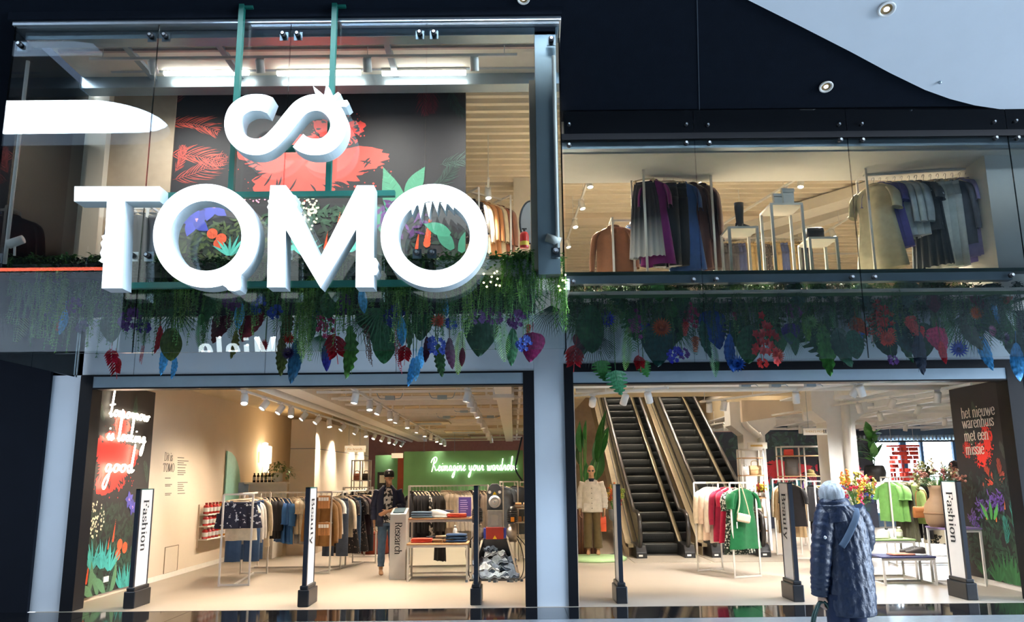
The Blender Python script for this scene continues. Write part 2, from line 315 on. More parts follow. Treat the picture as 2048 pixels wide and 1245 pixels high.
# cursive neon skeletons: (advance, strokes)
CU = {
 'o': (.34, [[(0, .1), (.1, .3), (.2, .38), (.1, .36), (.06, .18), (.13, .02), (.24, .1), (.26, .28), (.2, .38), (.34, .3)]]),
 'm': (.5, [[(0, .3), (.06, .36), (.07, .02), (.1, .25), (.17, .36), (.21, .3), (.2, .02), (.24, .25), (.32, .36), (.36, .3), (.36, .06), (.42, .02), (.5, .12)]]),
 'n': (.38, [[(0, .3), (.06, .36), (.07, .02), (.11, .25), (.19, .36), (.24, .3), (.24, .06), (.29, .02), (.38, .12)]]),
 'r': (.3, [[(0, .1), (.08, .38), (.12, .33), (.2, .34), (.17, .1), (.22, .02), (.3, .1)]]),
 'w': (.46, [[(0, .3), (.05, .36), (.07, .08), (.13, .01), (.2, .12), (.22, .34), (.23, .08), (.29, .01), (.37, .12), (.38, .34), (.46, .3)]]),
 'i': (.2, [[(0, .12), (.08, .36), (.08, .08), (.12, .01), (.2, .12)], [(.1, .5), (.11, .53)]]),
 's': (.26, [[(0, .1), (.12, .38), (.2, .16), (.13, .01), (.04, .05), (.26, .12)]]),
 'l': (.24, [[(0, .12), (.1, .4), (.14, .95), (.09, 1.0), (.06, .6), (.08, .08), (.14, .0), (.24, .12)]]),
 'k': (.34, [[(0, .12), (.1, .5), (.13, .95), (.08, .9), (.06, .0)], [(.06, .16), (.2, .38), (.1, .2), (.24, .01), (.34, .12)]]),
 'g': (.36, [[(.24, .34), (.12, .37), (.05, .2), (.1, .03), (.2, .1), (.25, .35), (.22, -.25), (.12, -.48), (.03, -.38), (.12, -.15), (.36, .12)]]),
 'd': (.38, [[(.24, .34), (.12, .37), (.05, .2), (.1, .03), (.2, .1), (.27, .85), (.25, .3), (.26, .05), (.3, .01), (.38, .12)]]),
 't': (.26, [[(0, .12), (.1, .4), (.13, .9), (.1, .1), (.16, .0), (.26, .12)], [(-.02, .5), (.26, .54)]]),
 'e': (.28, [[(0, .12), (.12, .2), (.2, .32), (.13, .38), (.06, .22), (.09, .05), (.17, .01), (.28, .14)]]),
 'a': (.36, [[(.23, .33), (.12, .37), (.05, .2), (.1, .03), (.2, .1), (.25, .35), (.24, .08), (.28, .01), (.36, .12)]]),
 'y': (.38, [[(0, .3), (.05, .36), (.07, .1), (.13, .04), (.22, .14), (.26, .36), (.22, -.2), (.12, -.46), (.04, -.36), (.14, -.12), (.38, .12)]]),
 'u': (.4, [[(0, .3), (.05, .36), (.07, .1), (.13, .02), (.22, .12), (.25, .36), (.25, .08), (.3, .01), (.4, .12)]]),
 'b': (.34, [[(0, .12), (.1, .5), (.13, .95), (.08, .9), (.06, .2), (.1, .02), (.2, .05), (.22, .25), (.14, .34), (.34, .28)]]),
 'R': (.62, [[(.2, .85), (.17, .4), (.08, -.05)], [(-.05, .6), (.05, .85), (.3, .98), (.44, .85), (.34, .6), (.16, .48), (.3, .3), (.44, .05), (.62, .12)]]),
 ' ': (.26, []),
}
def neon_text(parent, s, org, ux, uy, size, r, m, off=.03, sx=1.0, name='neon_tube', tall=1.0):
    ux = Vector(ux); uy = Vector(uy); n = ux.cross(uy).normalized(); x = 0; run = []
    mb = MB()
    for ch in s:
        adv, st = CU[ch]
        for q in st:
            pts = [Vector(org) + ux * ((x + a + .12 * b) * size * sx) + uy * ((b if 0 <= b < .4 else (.4 + (b - .4) * tall if b > 0 else b * (1 + (tall - 1) * .5))) * size) + n * off for a, b in q]
            mb.tube(smooth_path(pts, 3), r, 6)
        x += adv
    return part(parent, name, mb, m, smooth=True)

# ================================================================== printed jungle mural: flat polygons with their own colours
class Art:
    def __init__(s, org, ux, uy, W, H, seed=1):
        s.o = Vector(org); s.ux = Vector(ux); s.uy = Vector(uy); s.n = s.ux.cross(s.uy).normalized(); s.W = W; s.H = H; s.mb = MB(); s.k = 0; s.r = random.Random(seed)
    def poly(s, pts, c):
        pts = [(max(0, min(s.W, a)), max(0, min(s.H, b))) for a, b in pts]
        s.k += 1; d = .002 + s.k * 2e-6
        s.mb.add([s.o + s.ux * a + s.uy * b + s.n * d for a, b in pts], [tuple(range(len(pts)))], 0, c if len(c) == 4 else tuple(c) + (1,))
    def blade(s, x, y, ang, L, w, c, curve=0.0, n=5):
        L_, R_ = [], []; a = ang; px, py = x, y
        for i in range(n + 1):
            t = i / n; ww = w * (sin(pi * min(1, t * .9 + .12)) if t < 1 else 0.02)
            L_.append((px - sin(a) * ww / 2, py + cos(a) * ww / 2)); R_.append((px + sin(a) * ww / 2, py - cos(a) * ww / 2))
            a += curve / n; px += cos(a) * L / n; py += sin(a) * L / n
        for i in range(n): s.poly([L_[i], L_[i + 1], R_[i + 1], R_[i]], c)
        return px, py
    def jit(s, h, v=.2): c = hx(h); k = 1 + s.r.uniform(-v, v); return tuple(min(1, q * k) for q in c[:3])
    def palm(s, x, y, ang, L, h, curve=.6, n=18, lw=.013):
        a = ang; px, py = x, y
        for i in range(n):
            t = (i + 1) / n; a += curve / n; px += cos(a) * L / n; py += sin(a) * L / n; l = L * .42 * sin(pi * (t * .8 + .15)) * s.r.uniform(.75, 1.15)
            for sg in (1, -1): s.blade(px, py, a + sg * s.r.uniform(.7, .95), l, lw, s.jit(h, .35), -sg * .5, 4)
        s.blade(x, y, ang, L, lw * .7, s.jit(h), curve, 8)
    def splash(s, cx, cy, rx, ry, h='#ff4038', n=90):
        pts = []
        for i in range(n):
            a = 2 * pi * i / n; k = 1 + .16 * sin(3 * a + 1) + .1 * sin(5 * a) + (s.r.uniform(-.14, .14) if i % 2 else .05); pts.append((cx + rx * k * cos(a), cy + ry * k * sin(a)))
        for i in range(n): s.poly([(cx, cy), pts[i], pts[(i + 1) % n]], hx(h))
        for _ in range(60):
            a = s.r.uniform(0, 6.3); d = s.r.uniform(.95, 1.35); q = s.r.uniform(.004, .02); x, y = cx + rx * d * cos(a), cy + ry * d * sin(a); s.poly([(x - q, y), (x, y - q), (x + q, y), (x, y + q)], hx(h))
        for _ in range(26):
            a = s.r.uniform(2.2, 7); x, y = cx + rx * .98 * cos(a), cy + ry * .98 * sin(a); s.blade(x, y, a + pi + s.r.uniform(-.6, .6), s.r.uniform(.1, .3) * rx, .03, hx('#1a1a1f'), .4)
    def bush(s, cx, cy, rx, ry, h, n=90, q=.05):
        for _ in range(n):
            a = s.r.uniform(0, 6.3); d = math.sqrt(s.r.random()); s.blade(cx + rx * d * cos(a), cy + ry * d * sin(a), s.r.uniform(0, 6.3), q * s.r.uniform(.7, 1.6), q * .45, s.jit(h, .5), s.r.uniform(-.5, .5), 3)
    def dots(s, cx, cy, rx, ry, h, n=60, q=.02):
        for _ in range(n):
            a = s.r.uniform(0, 6.3); d = math.sqrt(s.r.random()); x, y = cx + rx * d * cos(a), cy + ry * d * sin(a); s.poly([(x + q * cos(k * pi / 3), y + q * sin(k * pi / 3)) for k in range(6)], s.jit(h, .25))
    def agave(s, x, y, L, h, n=11):
        for i in range(n): s.blade(x + (i - n / 2) * L * .03, y, pi / 2 + (i - n / 2 + .5) / n * -1.9, L * s.r.uniform(.75, 1.05), L * .13, s.jit(h, .3), s.r.uniform(-.3, .3))
    def cone(s, x, y, L, h='#f0562c', ang=1.45):
        for i in range(12):
            t = i / 12; px, py = x + cos(ang) * L * t, y + sin(ang) * L * t; ww = L * .11 * (1.1 - t)
            for sg in (1, -1): s.blade(px, py, ang - sg * .9, ww * 1.5, ww * .7, s.jit(h, .25), sg * .9, 3)
    def pom(s, x, y, r, h='#e8603a'):
        s.poly([(x + r * cos(k * pi / 9), y + r * sin(k * pi / 9)) for k in range(18)], hx(h))
        for _ in range(26):
            a = s.r.uniform(0, 6.3); s.blade(x, y, a, r * s.r.uniform(.5, 1.1), r * .12, s.jit(h, .35), .3, 2)
    def leaf(s, x, y, ang, L, w, h, curve=.3):
        s.blade(x, y, ang, L, w, s.jit(h, .15), curve, 8); a = ang
        for i in range(9):
            t = (i + 1) / 10; px, py = x + cos(ang + curve * t * .5) * L * t, y + sin(ang + curve * t * .5) * L * t
            for sg in (1, -1): s.blade(px, py, ang + sg * .9 + curve * t, w * .45 * sin(pi * (t * .85 + .1)), .008 * L, s.jit(h, .6), 0, 2)
    def orchid(s, x, y, q, h='#5b5fd0'):
        for k in range(5): s.blade(x, y, k * 1.256 + .4, q, q * .62, s.jit(h, .3), .3, 5)
        s.dots(x, y, q * .15, q * .15, '#f0b0c8', 6, q * .06)
    def done(s, parent, name='mural_print'): return part(parent, name, s.mb, M_PRINT)
def jungle(A, W, H, tone=1):
    A.bush(W * .5, H * .12, W * .5, H * .12, '#1f3d28', 260, W * .07); A.bush(W * .5, H * .26, W * .48, H * .08, '#24362a', 160, W * .06)
# ================================================================== the mall around the shop front
FY, GL_L, GL_R, UF, DECK = 11.25, 9.0, 10.3, 4.0, 3.3     # facade depth, glass depths, upper floor height, ground-floor deck
LX0, LX1 = -5.92, 0.60                                      # left glass box
def soff(px, py, off=0.0):                                 # a pixel's point on the sloped soffit  z = 6.47 + .5 (10.3 - y)
    d = ray(px, py); s = (6.47 - off + 5.15 - CAMH) / (d[2] + .5 * d[1]); return Vector((d[0] * s, d[1] * s, CAMH + d[2] * s))
SZ = lambda y: 6.47 + .5 * (10.3 - y)
fl = struct('floor_mall', MB().box(-30, 30, -14, 10.28, -.12, 0), M_MALLTILE)
gf = struct('floor_granite', MB().box(-9, 13, 10.28, 11.2, -.12, -.004), M_BLACKFR)
slab = MB().box(-.6, .6, -.455, .455, -.02, 0).mesh('slab', [M_GRANITE])
for i in range(18): inst('slab', slab, gf, Matrix.Translation((-8.4 + 1.205 * i, 10.74, .001)))
# dark sloped soffit in three pieces round the glass box
def sof(x0, x1, ya, yb): return [(x0, ya, SZ(ya)), (x1, ya, SZ(ya)), (x1, yb, SZ(yb)), (x0, yb, SZ(yb)), (x0, ya, SZ(ya) + .1), (x1, ya, SZ(ya) + .1), (x1, yb, SZ(yb) + .1), (x0, yb, SZ(yb) + .1)]
_bf = [(0, 3, 2, 1), (4, 5, 6, 7), (0, 1, 5, 4), (1, 2, 6, 5), (2, 3, 7, 6), (3, 0, 4, 7)]
so = MB()
for a in ((LX1 + .03, 25, 8.35, 10.3), (-7.6, 25, 4.24, 6.1), (22, 25, 6.1, 8.35), (-7.6, -4.0, 6.1, 8.35), (-7.6, LX1 + .03, 8.35, 8.93), (-30, -7.6, 4.9, 8.93), (-30, LX0 - .05, 8.93, 11.3)): so.add(sof(*a), _bf)  # gap left out of view as an added skylight for the facade
so.box(LX1 + .03, 25, 10.3, 11.3, 6.47, 6.6); so.box(LX0 - .05, LX1 + .03, 8.93, 9.0, 7.06, 7.9)
ceil_s = struct('ceiling_soffit', so, M_SOFFIT)
_sa, _sb = soff(1393, -60, .004), soff(1399, 224, .004)
struct('trim_1', MB().bar(_sa, _sb, .012, .006), mat('grey soffit seam', '#39424c', .7), label='thin panel joint in the dark soffit')  # panel seam drawn as a thin grey bar
cur = [soff(*q, off=.05) for q in [(800, -520), (1050, -270), (1300, -108), (1490, -3), (1600, 52), (1700, 103), (1780, 146), (1850, 180), (1900, 198), (1950, 211), (2010, 220), (2060, 223), (2200, 224), (2500, 224)]]
cb = MB()
for i in range(len(cur) - 1):
    a, b = cur[i], cur[i + 1]; e0 = Vector((a.x, 8.35, SZ(8.35) - .05)); e1 = Vector((b.x, 8.35, SZ(8.35) - .05))
    if a.y < 8.35: continue
    q = [a, b, e1, e0]; u = [p + Vector((0, 0, .045)) for p in q]; cb.add(q + u, _bf)
a = cur[-1]; cb.add([a, Vector((25, a.y, a.z)), Vector((25, 8.35, SZ(8.35) - .05)), Vector((a.x, 8.35, SZ(8.35) - .05))], [(0, 1, 2, 3)])
struct('ceiling_white', cb, M_WHITEPL, label='white curved ceiling sweeping over the dark soffit')
# mall ceiling with two skylight slots, opposite shops
mc = MB(); CZ = 9.5
mc.box(-30, 30, -14, -.4, CZ, CZ + .3); mc.box(-30, 30, 1.95, 3.8, CZ, CZ + .3); mc.box(-7.6, 12, 3.8, 4.26, CZ, CZ + .3)
def endcap(x, ya, yb, sg, xe):
    n = 14; r = (yb - ya) / 2; p = [(x - sg * r + sg * r * cos(pi * (i / n - .5)), (ya + yb) / 2 + r * sin(pi * (i / n - .5))) for i in range(n + 1)]
    for i in range(n): mc.add([(p[i][0], p[i][1], CZ), (p[i + 1][0], p[i + 1][1], CZ), (xe, p[i + 1][1], CZ), (xe, p[i][1], CZ), (p[i][0], p[i][1], CZ + .3), (p[i + 1][0], p[i + 1][1], CZ + .3), (xe, p[i + 1][1], CZ + .3), (xe, p[i][1], CZ + .3)], _bf)
endcap(-7.7, -.4, 1.95, 1, 2); endcap(14.5, -.4, 1.95, -1, 2)
struct('ceiling_mall', mc, mat('dark grey mall ceiling', '#2b3138', .8))
for k, x in enumerate((-16.5, -12.6, 19.0)): struct('skylight_beam', MB().bar((x - .9, -.6, CZ + .45), (x + .9, 2.1, CZ + .45), .3, .5), M_STEEL)
ow = MB().box(-30, 30, -14.4, -14, 0, CZ)
wall_o = struct('wall_opposite', ow, mat('opposite shop cladding', '#3a4047', .6, var=.1, scale=2))
for i in range(12):
    x = -27 + i * 4.8
    part(wall_o, 'shop_window', MB().box(x, x + 3.6, -14.0, -13.9, .1, 3.2), mat('dark shop glass', '#1b2026', .1))
    part(wall_o, 'fascia_panel', MB().box(x - .5, x + 4.2, -14.0, -13.85, 3.3, 4.3), mat('fascia %d' % (i % 3), ('#6b7278', '#8a8f92', '#4d565e')[i % 3], .5))
sg = thing('shop_sign', 'white bold lettering of the shop opposite, mirrored in the left glass', 'sign', (-10.6, -13.75, 6.15))
part(sg, 'sign_board', MB().box(-12.9, -8.7, -13.95, -13.8, 5.95, 7.25), mat('dark red sign board', '#4a1116', .5))
text_part(sg, 'Miele', (-9.1, -13.79, 6.25), (-1, 0, 0), (0, 0, 1), 1.25, emat('lit white letter', (.9, 1, 1), 6), thick=.16, thin=.07, track=.10, slant=.12)
def opp(px, py): q = at(px, py, 27.0); return q.x, q.z
_l, _z = opp(-60, 540); _r, _ = opp(206, 537)
_ls = thing('added_glow_panel', 'pale added glowing panel with red top light across the mall, mirrored in the glass', 'banner', ((_l + _r) / 2, -9.0, opp(236, 702)[1]))  # glowing panel added out of view to put a pale reflection on the glass
part(_ls, 'light_strip', MB().box(_l, _r, -9.04, -8.98, _z - .05, _z + .05), emat('red orange light', (1, .13, .05), 7))
for _x in (_l + 1, _r - .6): part(_ls, 'hanger_rod', MB().cyl((_x, -9.03, _z), (_x, -9.03, CZ), .02, 6), M_STEEL)
_l, _z1 = opp(-60, 546); _r, _z0 = opp(236, 702)
part(_ls, 'glow_panel', MB().box(_l, _r, -9.04, -9.0, _z0, _z1), emat('added glowing panel', (.55, .68, .85), .32))
struct('floor_outside', MB().box(-60, 60, -60, 60, -1.2, -1.0), mat('street asphalt', '#77797b', .8))
for (x, y, z, sx, sy, rot) in ((-19, .8, CZ + .3, 22, 2.3, (0, 0, 0)), (19, .8, CZ + .3, 14, 2.3, (0, 0, 0)), (-30, -2, 4.7, 24, 9.5, (0, R(-90), 0)), (25.5, -2, 4.7, 24, 9.5, (0, R(90), 0))):
    pass
def portal(loc, rot, sx, sy):
    l = bpy.data.lights.new('daylight_portal', 'AREA'); l.shape = 'RECTANGLE'; l.size = sx; l.size_y = sy; l.cycles.is_portal = True
    o = bpy.data.objects.new('daylight_portal', l); COL.objects.link(o); o.location = loc; o.rotation_euler = rot
portal((-19, .8, CZ + .3), (0, 0, 0), 23, 2.4); portal((20.5, .8, CZ + .3), (0, 0, 0), 12, 2.4)
struct('wall_light_block', MB().box(-30.3, -30, -14, 11, 0, CZ), M_NAVYWALL); portal((9, 7.2, SZ(7.2) + .2), (R(26), 0, 0), 26, 2.6); portal((29.8, -1.5, 4.7), (0, R(90), 0), 9.5, 25)  # unseen end wall added to cut daylight coming from the left
# recessed downlights
def downlight(px, py, off, r, label, ringm, on):
    c = soff(px, py, off); n = Vector((0, -.447, -.894)); 
    M = Matrix.Translation(c) @ n.to_track_quat('Z', 'Y').to_matrix().to_4x4()
    t = thing('downlight', label, 'ceiling light', c)
    part(t, 'trim_ring', MB().lathe([(r * .72, .002), (r, .002), (r * 1.02, .012), (r * .95, .02), (r * .72, .016), (r * .66, -.03)], 24).xf(M), ringm, True)
    part(t, 'reflector', MB().lathe([(r * .66, .004), (r * .60, -.005), (r * .3, -.012), (.002, -.014)], 20).xf(M), mat('gold reflector', '#c9a878', .25, .6), True)
    part(t, 'lens', MB().disc((0, 0, .006), (0, 0, 1), r * .33).xf(M), on)
downlight(1773, 18, .06, .105, 'large round downlight in the white curved ceiling', M_WHITE, emat('downlight lens', (1, .93, .75), 5))
downlight(1652, 173, .015, .09, 'round downlight in the dark soffit above the right window', M_CREAMW, emat('dim downlight lens', (1, .9, .7), 2.5))
downlight(1047, -3, .015, .075, 'small downlight at the top edge above the sign box', M_CREAMW, emat('dim downlight lens b', (1, .9, .7), 2.5))
solo('smoke_detector', MB().ell(soff(1880, 165, .06), .022), M_STEEL, 'tiny grey sensor dot in the white curved ceiling', 'sensor', smooth=True)

# ================================================================== shop front
pil = MB().box(-6.3, -5.9, FY, FY + .35, 0, 3.9)
struct('wall_pier_left', pil, M_GREYPANEL); struct('wall_pier_middle', MB().box(.29, .70, FY, FY + .45, 0, 4.0), M_GREYPANEL)
struct('wall_navy_left', MB().box(-30, -6.3, FY - .06, FY + .4, 0, 9.0), M_NAVYWALL)
struct('wall_navy_right', MB().box(6.95, 25, FY + .02, FY + .3, 0, 6.47), M_NAVYWALL)
def frame(n, x0, x1, z1):
    d = struct('door_%d' % n, MB().box(x0[0], x0[1], FY - .03, FY + .25, 0, z1).box(x1[0], x1[1], FY - .03, FY + .25, 0, z1), M_BLACKFR)
    part(d, 'lintel', MB().box(x0[1], x1[0], FY - .02, FY + .2, 2.905, 3.055), M_STEEL)
    part(d, 'head_rail', MB().box(x0[1], x1[0], FY - .03, FY + .22, 3.055, z1), M_BLACKFR)
    part(d, 'track', MB().box(x0[1], x1[0], FY - .025, FY + .2, 2.885, 2.905), M_BLACKFR); return d
frame(1, (-5.9, -5.73), (.14, .29), 3.08); frame(2, (.70, .825), (6.74, 6.95), 3.17)
fa = MB().box(-6.3, .288, FY, FY + .3, 3.08, 4.0); struct('wall_fascia_left', fa, M_GREYPANEL)
struct('wall_fascia_right', MB().box(.702, 6.95, FY, FY + .3, 3.17, 4.0), M_GREYPANEL)
for k, x in enumerate((-5.2, -3.4, -1.6)): part(bpy.data.objects['wall_fascia_left'], 'panel_joint', MB().box(x, x + .006, FY - .003, FY, 3.08, 4.0), mat('grey joint strip', '#6d757b', .8))  # joints are thin grey strips on the panels
for k, x in enumerate((2.5, 4.6)): part(bpy.data.objects['wall_fascia_right'], 'panel_joint', MB().box(x, x + .006, FY - .003, FY, 3.17, 4.0), mat('grey joint strip', '#6d757b', .8))  # same grey joint strips on the right fascia
struct('floor', MB().box(-6.2, 16, 11.18, 33, -.12, .004), M_FLOOR)
# shop shell, ground floor
WL = -6.0
struct('wall_left', MB().box(WL - .2, WL, FY + .3, 33, 0, DECK), M_BEIGE)
struct('baseboard_left', MB().box(WL, WL + .012, 13.8, 19, .004, .09), M_CREAMW)
struct('wall_back', MB().box(-6.2, 9.6, 32, 32.2, 0, DECK), M_BROWNW)
BW = 27.0                                                     # rear glazing of the right half
wb = struct('wall_rear', MB().box(8.2, 10.7, BW, BW + .2, 0, DECK).box(15.3, 16.2, BW, BW + .2, 0, DECK).box(10.7, 15.3, BW, BW + .2, 0, .35).box(10.7, 15.3, BW, BW + .2, 2.8, DECK), mat('blue grey wall', '#5d7690', .8))
struct('wall_right', MB().box(16, 16.2, FY + .3, 27.2, 0, DECK), M_CREAMW)
struct('wall_front_right', MB().box(6.95, 16, FY + .32, FY + .5, 0, DECK), M_CREAMW)
EX0, EX1, EY0, EY1 = 1.55, 6.0, 17.6, 27.6                   # escalator well
def decks(z0, z1, name, m):
    return struct(name, MB().box(-6.2, EX0, FY + .3, 33, z0, z1).box(EX1, 16.2, FY + .3, 33, z0, z1).box(EX0, EX1, FY + .3, EY0, z0, z1).box(EX0, EX1, EY1, 33, z0, z1), m)
ceil_g = decks(DECK, 3.86, 'ceiling', M_DECK)
struct('floor_upper', MB().box(-6.2, EX0, FY, 33, 3.86, UF).box(EX1, 16.2, FY, 33, 3.86, UF).box(EX0, EX1, FY, EY0, 3.86, UF).box(EX0, EX1, EY1, 33, 3.86, UF).box(LX0, .70, 9.7, FY, 3.86, UF).box(.70, 7.2, 10.42, FY, 3.97, UF), M_CREAMW)
# upper shell
UC = 7.15
ceil_u = struct('ceiling_upper', MB().box(-6.2, 16.2, FY + .1, 33, UC, UC + .3).box(-1.4, .7, 10.76, FY + .1, UC, UC + .12).box(LX0 - .05, LX1 + .1, 9.6, FY + .1, 7.3, 7.4), M_CEIL)
rib = MB().prism([(-.075, 0), (.075, 0), (.045, -.09), (-.045, -.09)], -11, 11, f=lambda x, y, z: (y, x, z)).mesh('slat', [M_CEIL])
ribs_ = MB().prism([(-.075, 0), (.075, 0), (.045, -.09), (-.045, -.09)], -1.05, 1.05, f=lambda x, y, z: (y, x, z)).mesh('slat', [M_CEIL])
for i in range(3): inst('slat', ribs_, ceil_u, Matrix.Translation((-.35, 10.85 + i * .25, UC)))
for i in range(58): inst('slat', rib, ceil_u, Matrix.Translation((5, 11.6 + i * .27, UC)))
struct('wall_upper_left', MB().box(-6.2, -6.0, FY + .1, 33, UF, UC), M_BEIGE)
struct('wall_upper_back', MB().box(-6.2, 16.2, 30, 30.2, UF, UC), M_BEIGE)
struct('wall_upper_right', MB().box(16, 16.2, FY, 30, UF, UC), M_BEIGE)
# ground-floor ceiling services, left half
for i, (y, z, h) in enumerate([(12.6, 3.06, .09), (13.7, 3.12, .05), (14.9, 3.04, .07), (16.2, 3.1, .05), (17.7, 3.03, .08), (19.4, 3.1, .06), (21.2, 3.03, .08), (23.3, 3.1, .06), (25.6, 3.04, .08), (28.0, 3.1, .07), (30.4, 3.05, .08)]):
    struct('ceiling_beam', MB().box(-3.15, .3, y, y + .1, z, z + h).box(-2.6, -2.56, y + .03, y + .07, z + h, DECK).box(-.5, -.46, y + .03, y + .07, z + h, DECK), M_CREAMW, ceil_g)
    part(ceil_g, 'deck_rib', MB().box(-3.2, .7, y + .45, y + .75, 3.2, DECK), M_DECK)
    part(ceil_g, 'service_bar', MB().box(-3.15, .3, y + .62, y + .66, 3.0, 3.04), M_CREAMW)
    for xx in (-2.9, -1.9, -.9, .0): part(ceil_g, 'hanger_rod', MB().cyl((xx, y + .64, 3.04), (xx, y + .64, DECK), .008, 5), M_CREAMW)
struct('ceiling_girder', MB().box(-3.55, -3.2, 11.6, 31, 2.98, DECK), M_CREAMW, ceil_g)
struct('ceiling_girder', MB().box(-.28, -.02, 11.6, 31, 2.96, DECK).box(-.32, .02, 13.2, 13.6, 2.9, 3.1), M_CREAMW, ceil_g)
for x, z, r in ((-3.78, 3.02, .06), (-3.66, 3.13, .045), (-3.9, 3.14, .03), (.12, 3.05, .03)):
    part(ceil_g, 'ceiling_pipe', MB().cyl((x, 11.6, z), (x, 31, z), r, 10), M_CREAMW, True)
for x, y in ((-2.2, 14.2), (-1.3, 14.2), (-1.1, 17.2), (-.6, 18.9), (-1.6, 18.9), (-2.4, 20.6)):
    part(ceil_g, 'junction_box', MB().box(x, x + .16, y, y + .1, 2.98, 3.05).tube(smooth_path([(x, y + .05, 3.0), (x - .1, y + .05, 3.01), (x - .15, y + .05, 3.1)], 3), .008, 5).tube(smooth_path([(x + .16, y + .05, 3.0), (x + .26, y + .05, 3.01), (x + .3, y + .05, 3.1)], 3), .008, 5), M_STEEL)
for k, (x, y) in enumerate(((-2.1, 20.4), (-1.45, 24.5), (-2.0, 28.0))):
    t = thing('air_conditioner', ('nearest', 'middle', 'farthest')[k] + ' ceiling cassette air conditioner above the left sales floor', 'air conditioner', (x, y, 2.98), group='ceiling cassettes')
    part(t, 'housing', MB().box(x - .5, x + .5, y - .4, y + .4, 3.0, 3.28), M_CREAMW); part(t, 'grille', MB().box(x - .55, x + .55, y - .45, y + .45, 2.97, 3.0).box(x - .35, x + .35, y - .25, y + .25, 2.962, 2.97), mat('grille cream', '#cbb994', .6))
    for q in range(5): part(t, 'louvre', MB().box(x - .33, x + .33, y - .2 + q * .09, y - .17 + q * .09, 2.955, 2.963), M_STEEL)
# right half: white beams and ducts, running away to the back
M_RB = mat('bright white paint', '#f0f0ee', .6, var=.02)
part(ceil_g, 'cross_beam', MB().box(.83, 6.9, 12.2, 12.75, 2.99, DECK), M_RB)
struct('ceiling_white_deck', MB().box(6.0, 16, FY + .3, 27, 3.27, 3.298), M_RB, ceil_g)
for x, z, w_ in ((6.3, 3.05, .22), (7.5, 3.0, .12), (8.9, 3.06, .22), (10.4, 3.0, .12), (11.8, 3.05, .2), (13.2, 3.0, .12)):
    part(ceil_g, 'long_beam', MB().box(x, x + w_, 12.8, 27, z, 3.28), M_RB)
for y in (13.6, 15.4, 17.2, 19.2, 21.4, 23.8, 26.0):
    part(ceil_g, 'cross_bar', MB().box(6.0, 15.8, y, y + .07, 3.02, 3.09), M_RB)
for k, (z, y) in enumerate(((3.1, 12.95), (2.99, 13.08))): part(ceil_g, 'ceiling_pipe', MB().cyl((1.0, y, z), (6.9, y, z), .045, 10), M_CREAMW, True)
for px in (1480, 1540, 1610): 
    q = at(px, 771, 12.15); part(ceil_g, 'junction_box', MB().box(q.x, q.x + .14, 12.08, 12.2, q.z - .03, q.z + .03).tube([(q.x + .14, 12.14, q.z), (q.x + .22, 12.14, q.z + .01), (q.x + .26, 12.14, q.z - .02)], .006, 5), M_STEEL)
# concrete columns with splayed heads
def column(px0, px1, Y, hx0, hx1, ycap, label):
    x0, x1 = at(px0, 900, Y).x, at(px1, 900, Y).x; h0, h1 = at(hx0, 800, Y).x, at(hx1, 800, Y).x; zc = at(1600, ycap, Y).z; d = x1 - x0
    c = struct('column', MB().box(x0, x1, Y, Y + d, 0, DECK), M_RB); c['label'] = label
    part(c, 'column_head', MB().prism([(x0 - .002, zc - .22), (h0, zc), (h0, DECK), (h1, DECK), (h1, zc), (x1 + .002, zc - .22)], Y - .01, Y + d + .01), M_RB)
    return c, x0, x1
c1, a0, a1 = column(1657, 1715, 16.2, 1622, 1733, 822, 'white concrete column with splayed head behind the customer')
part(c1, 'drain_pipe', MB().tube([(a0 + .36, 16.12, 0), (a0 + .36, 16.12, 2.55), (a0 + .36, 16.1, 3.28)], .085, 12), M_WHITE, True)
c2, b0, b1 = column(1488, 1532, 19.0, 1458, 1548, 850, 'white concrete column with bent drain pipe beside the escalators')
part(c2, 'drain_pipe', MB().tube(smooth_path([(b0 + .36, 18.92, 0), (b0 + .36, 18.92, 2.3), (b0 + .33, 18.92, 2.5), (b0 + .12, 18.92, 2.7), (b0 + .02, 18.92, 2.85), (b0 + .02, 18.92, 3.28)], 4), .07, 12), M_WHITE, True)
q = at(1600, 800, 19.2); part(ceil_g, 'slanted_bulkhead', MB().prism([(b0 - .1, 2.82), (a0 + 1.5, 3.16), (a0 + 1.5, 3.3), (b0 - .1, 3.3)], 18.6, 18.75), M_BEIGE)

# rear glazing with daylight, blinds rail
wf = struct('window_1', MB().box(10.7, 15.3, BW + .04, BW + .12, .35, .42).box(10.7, 15.3, BW + .04, BW + .12, 2.73, 2.8), mat('blue window frame', '#4c7bb0', .5))
for x in (10.7, 11.35, 12.5, 13.15, 14.2, 15.2): part(wf, 'mullion', MB().box(x, x + (.2 if x in (12.5, 14.2) else .09), BW + .02, BW + .14, .35, 2.8), mat('blue window frame', '#4c7bb0', .5))
for x0, x1 in ((10.83, 11.35), (11.48, 12.5), (12.74, 13.15), (13.39, 14.2), (14.33, 15.2)): part(wf, 'pane', MB().box(x0, x1, BW + .07, BW + .08, .42, 2.73), M_GLASS)
portal((13, BW + .3, 1.5), (R(90), 0, 0), 4.6, 2.2)
bl = struct('trim_2', MB().box(10.3, 15.6, BW - .5, BW - .44, 2.62, 2.68), mat('dark rail', '#3d4a55', .5), label='dark slatted light rail above the rear windows')
for i in range(44): part(bl, 'fin', MB().box(10.35 + i * .12, 10.40 + i * .12, BW - .62, BW - .44, 2.68, 2.84), M_STEEL)

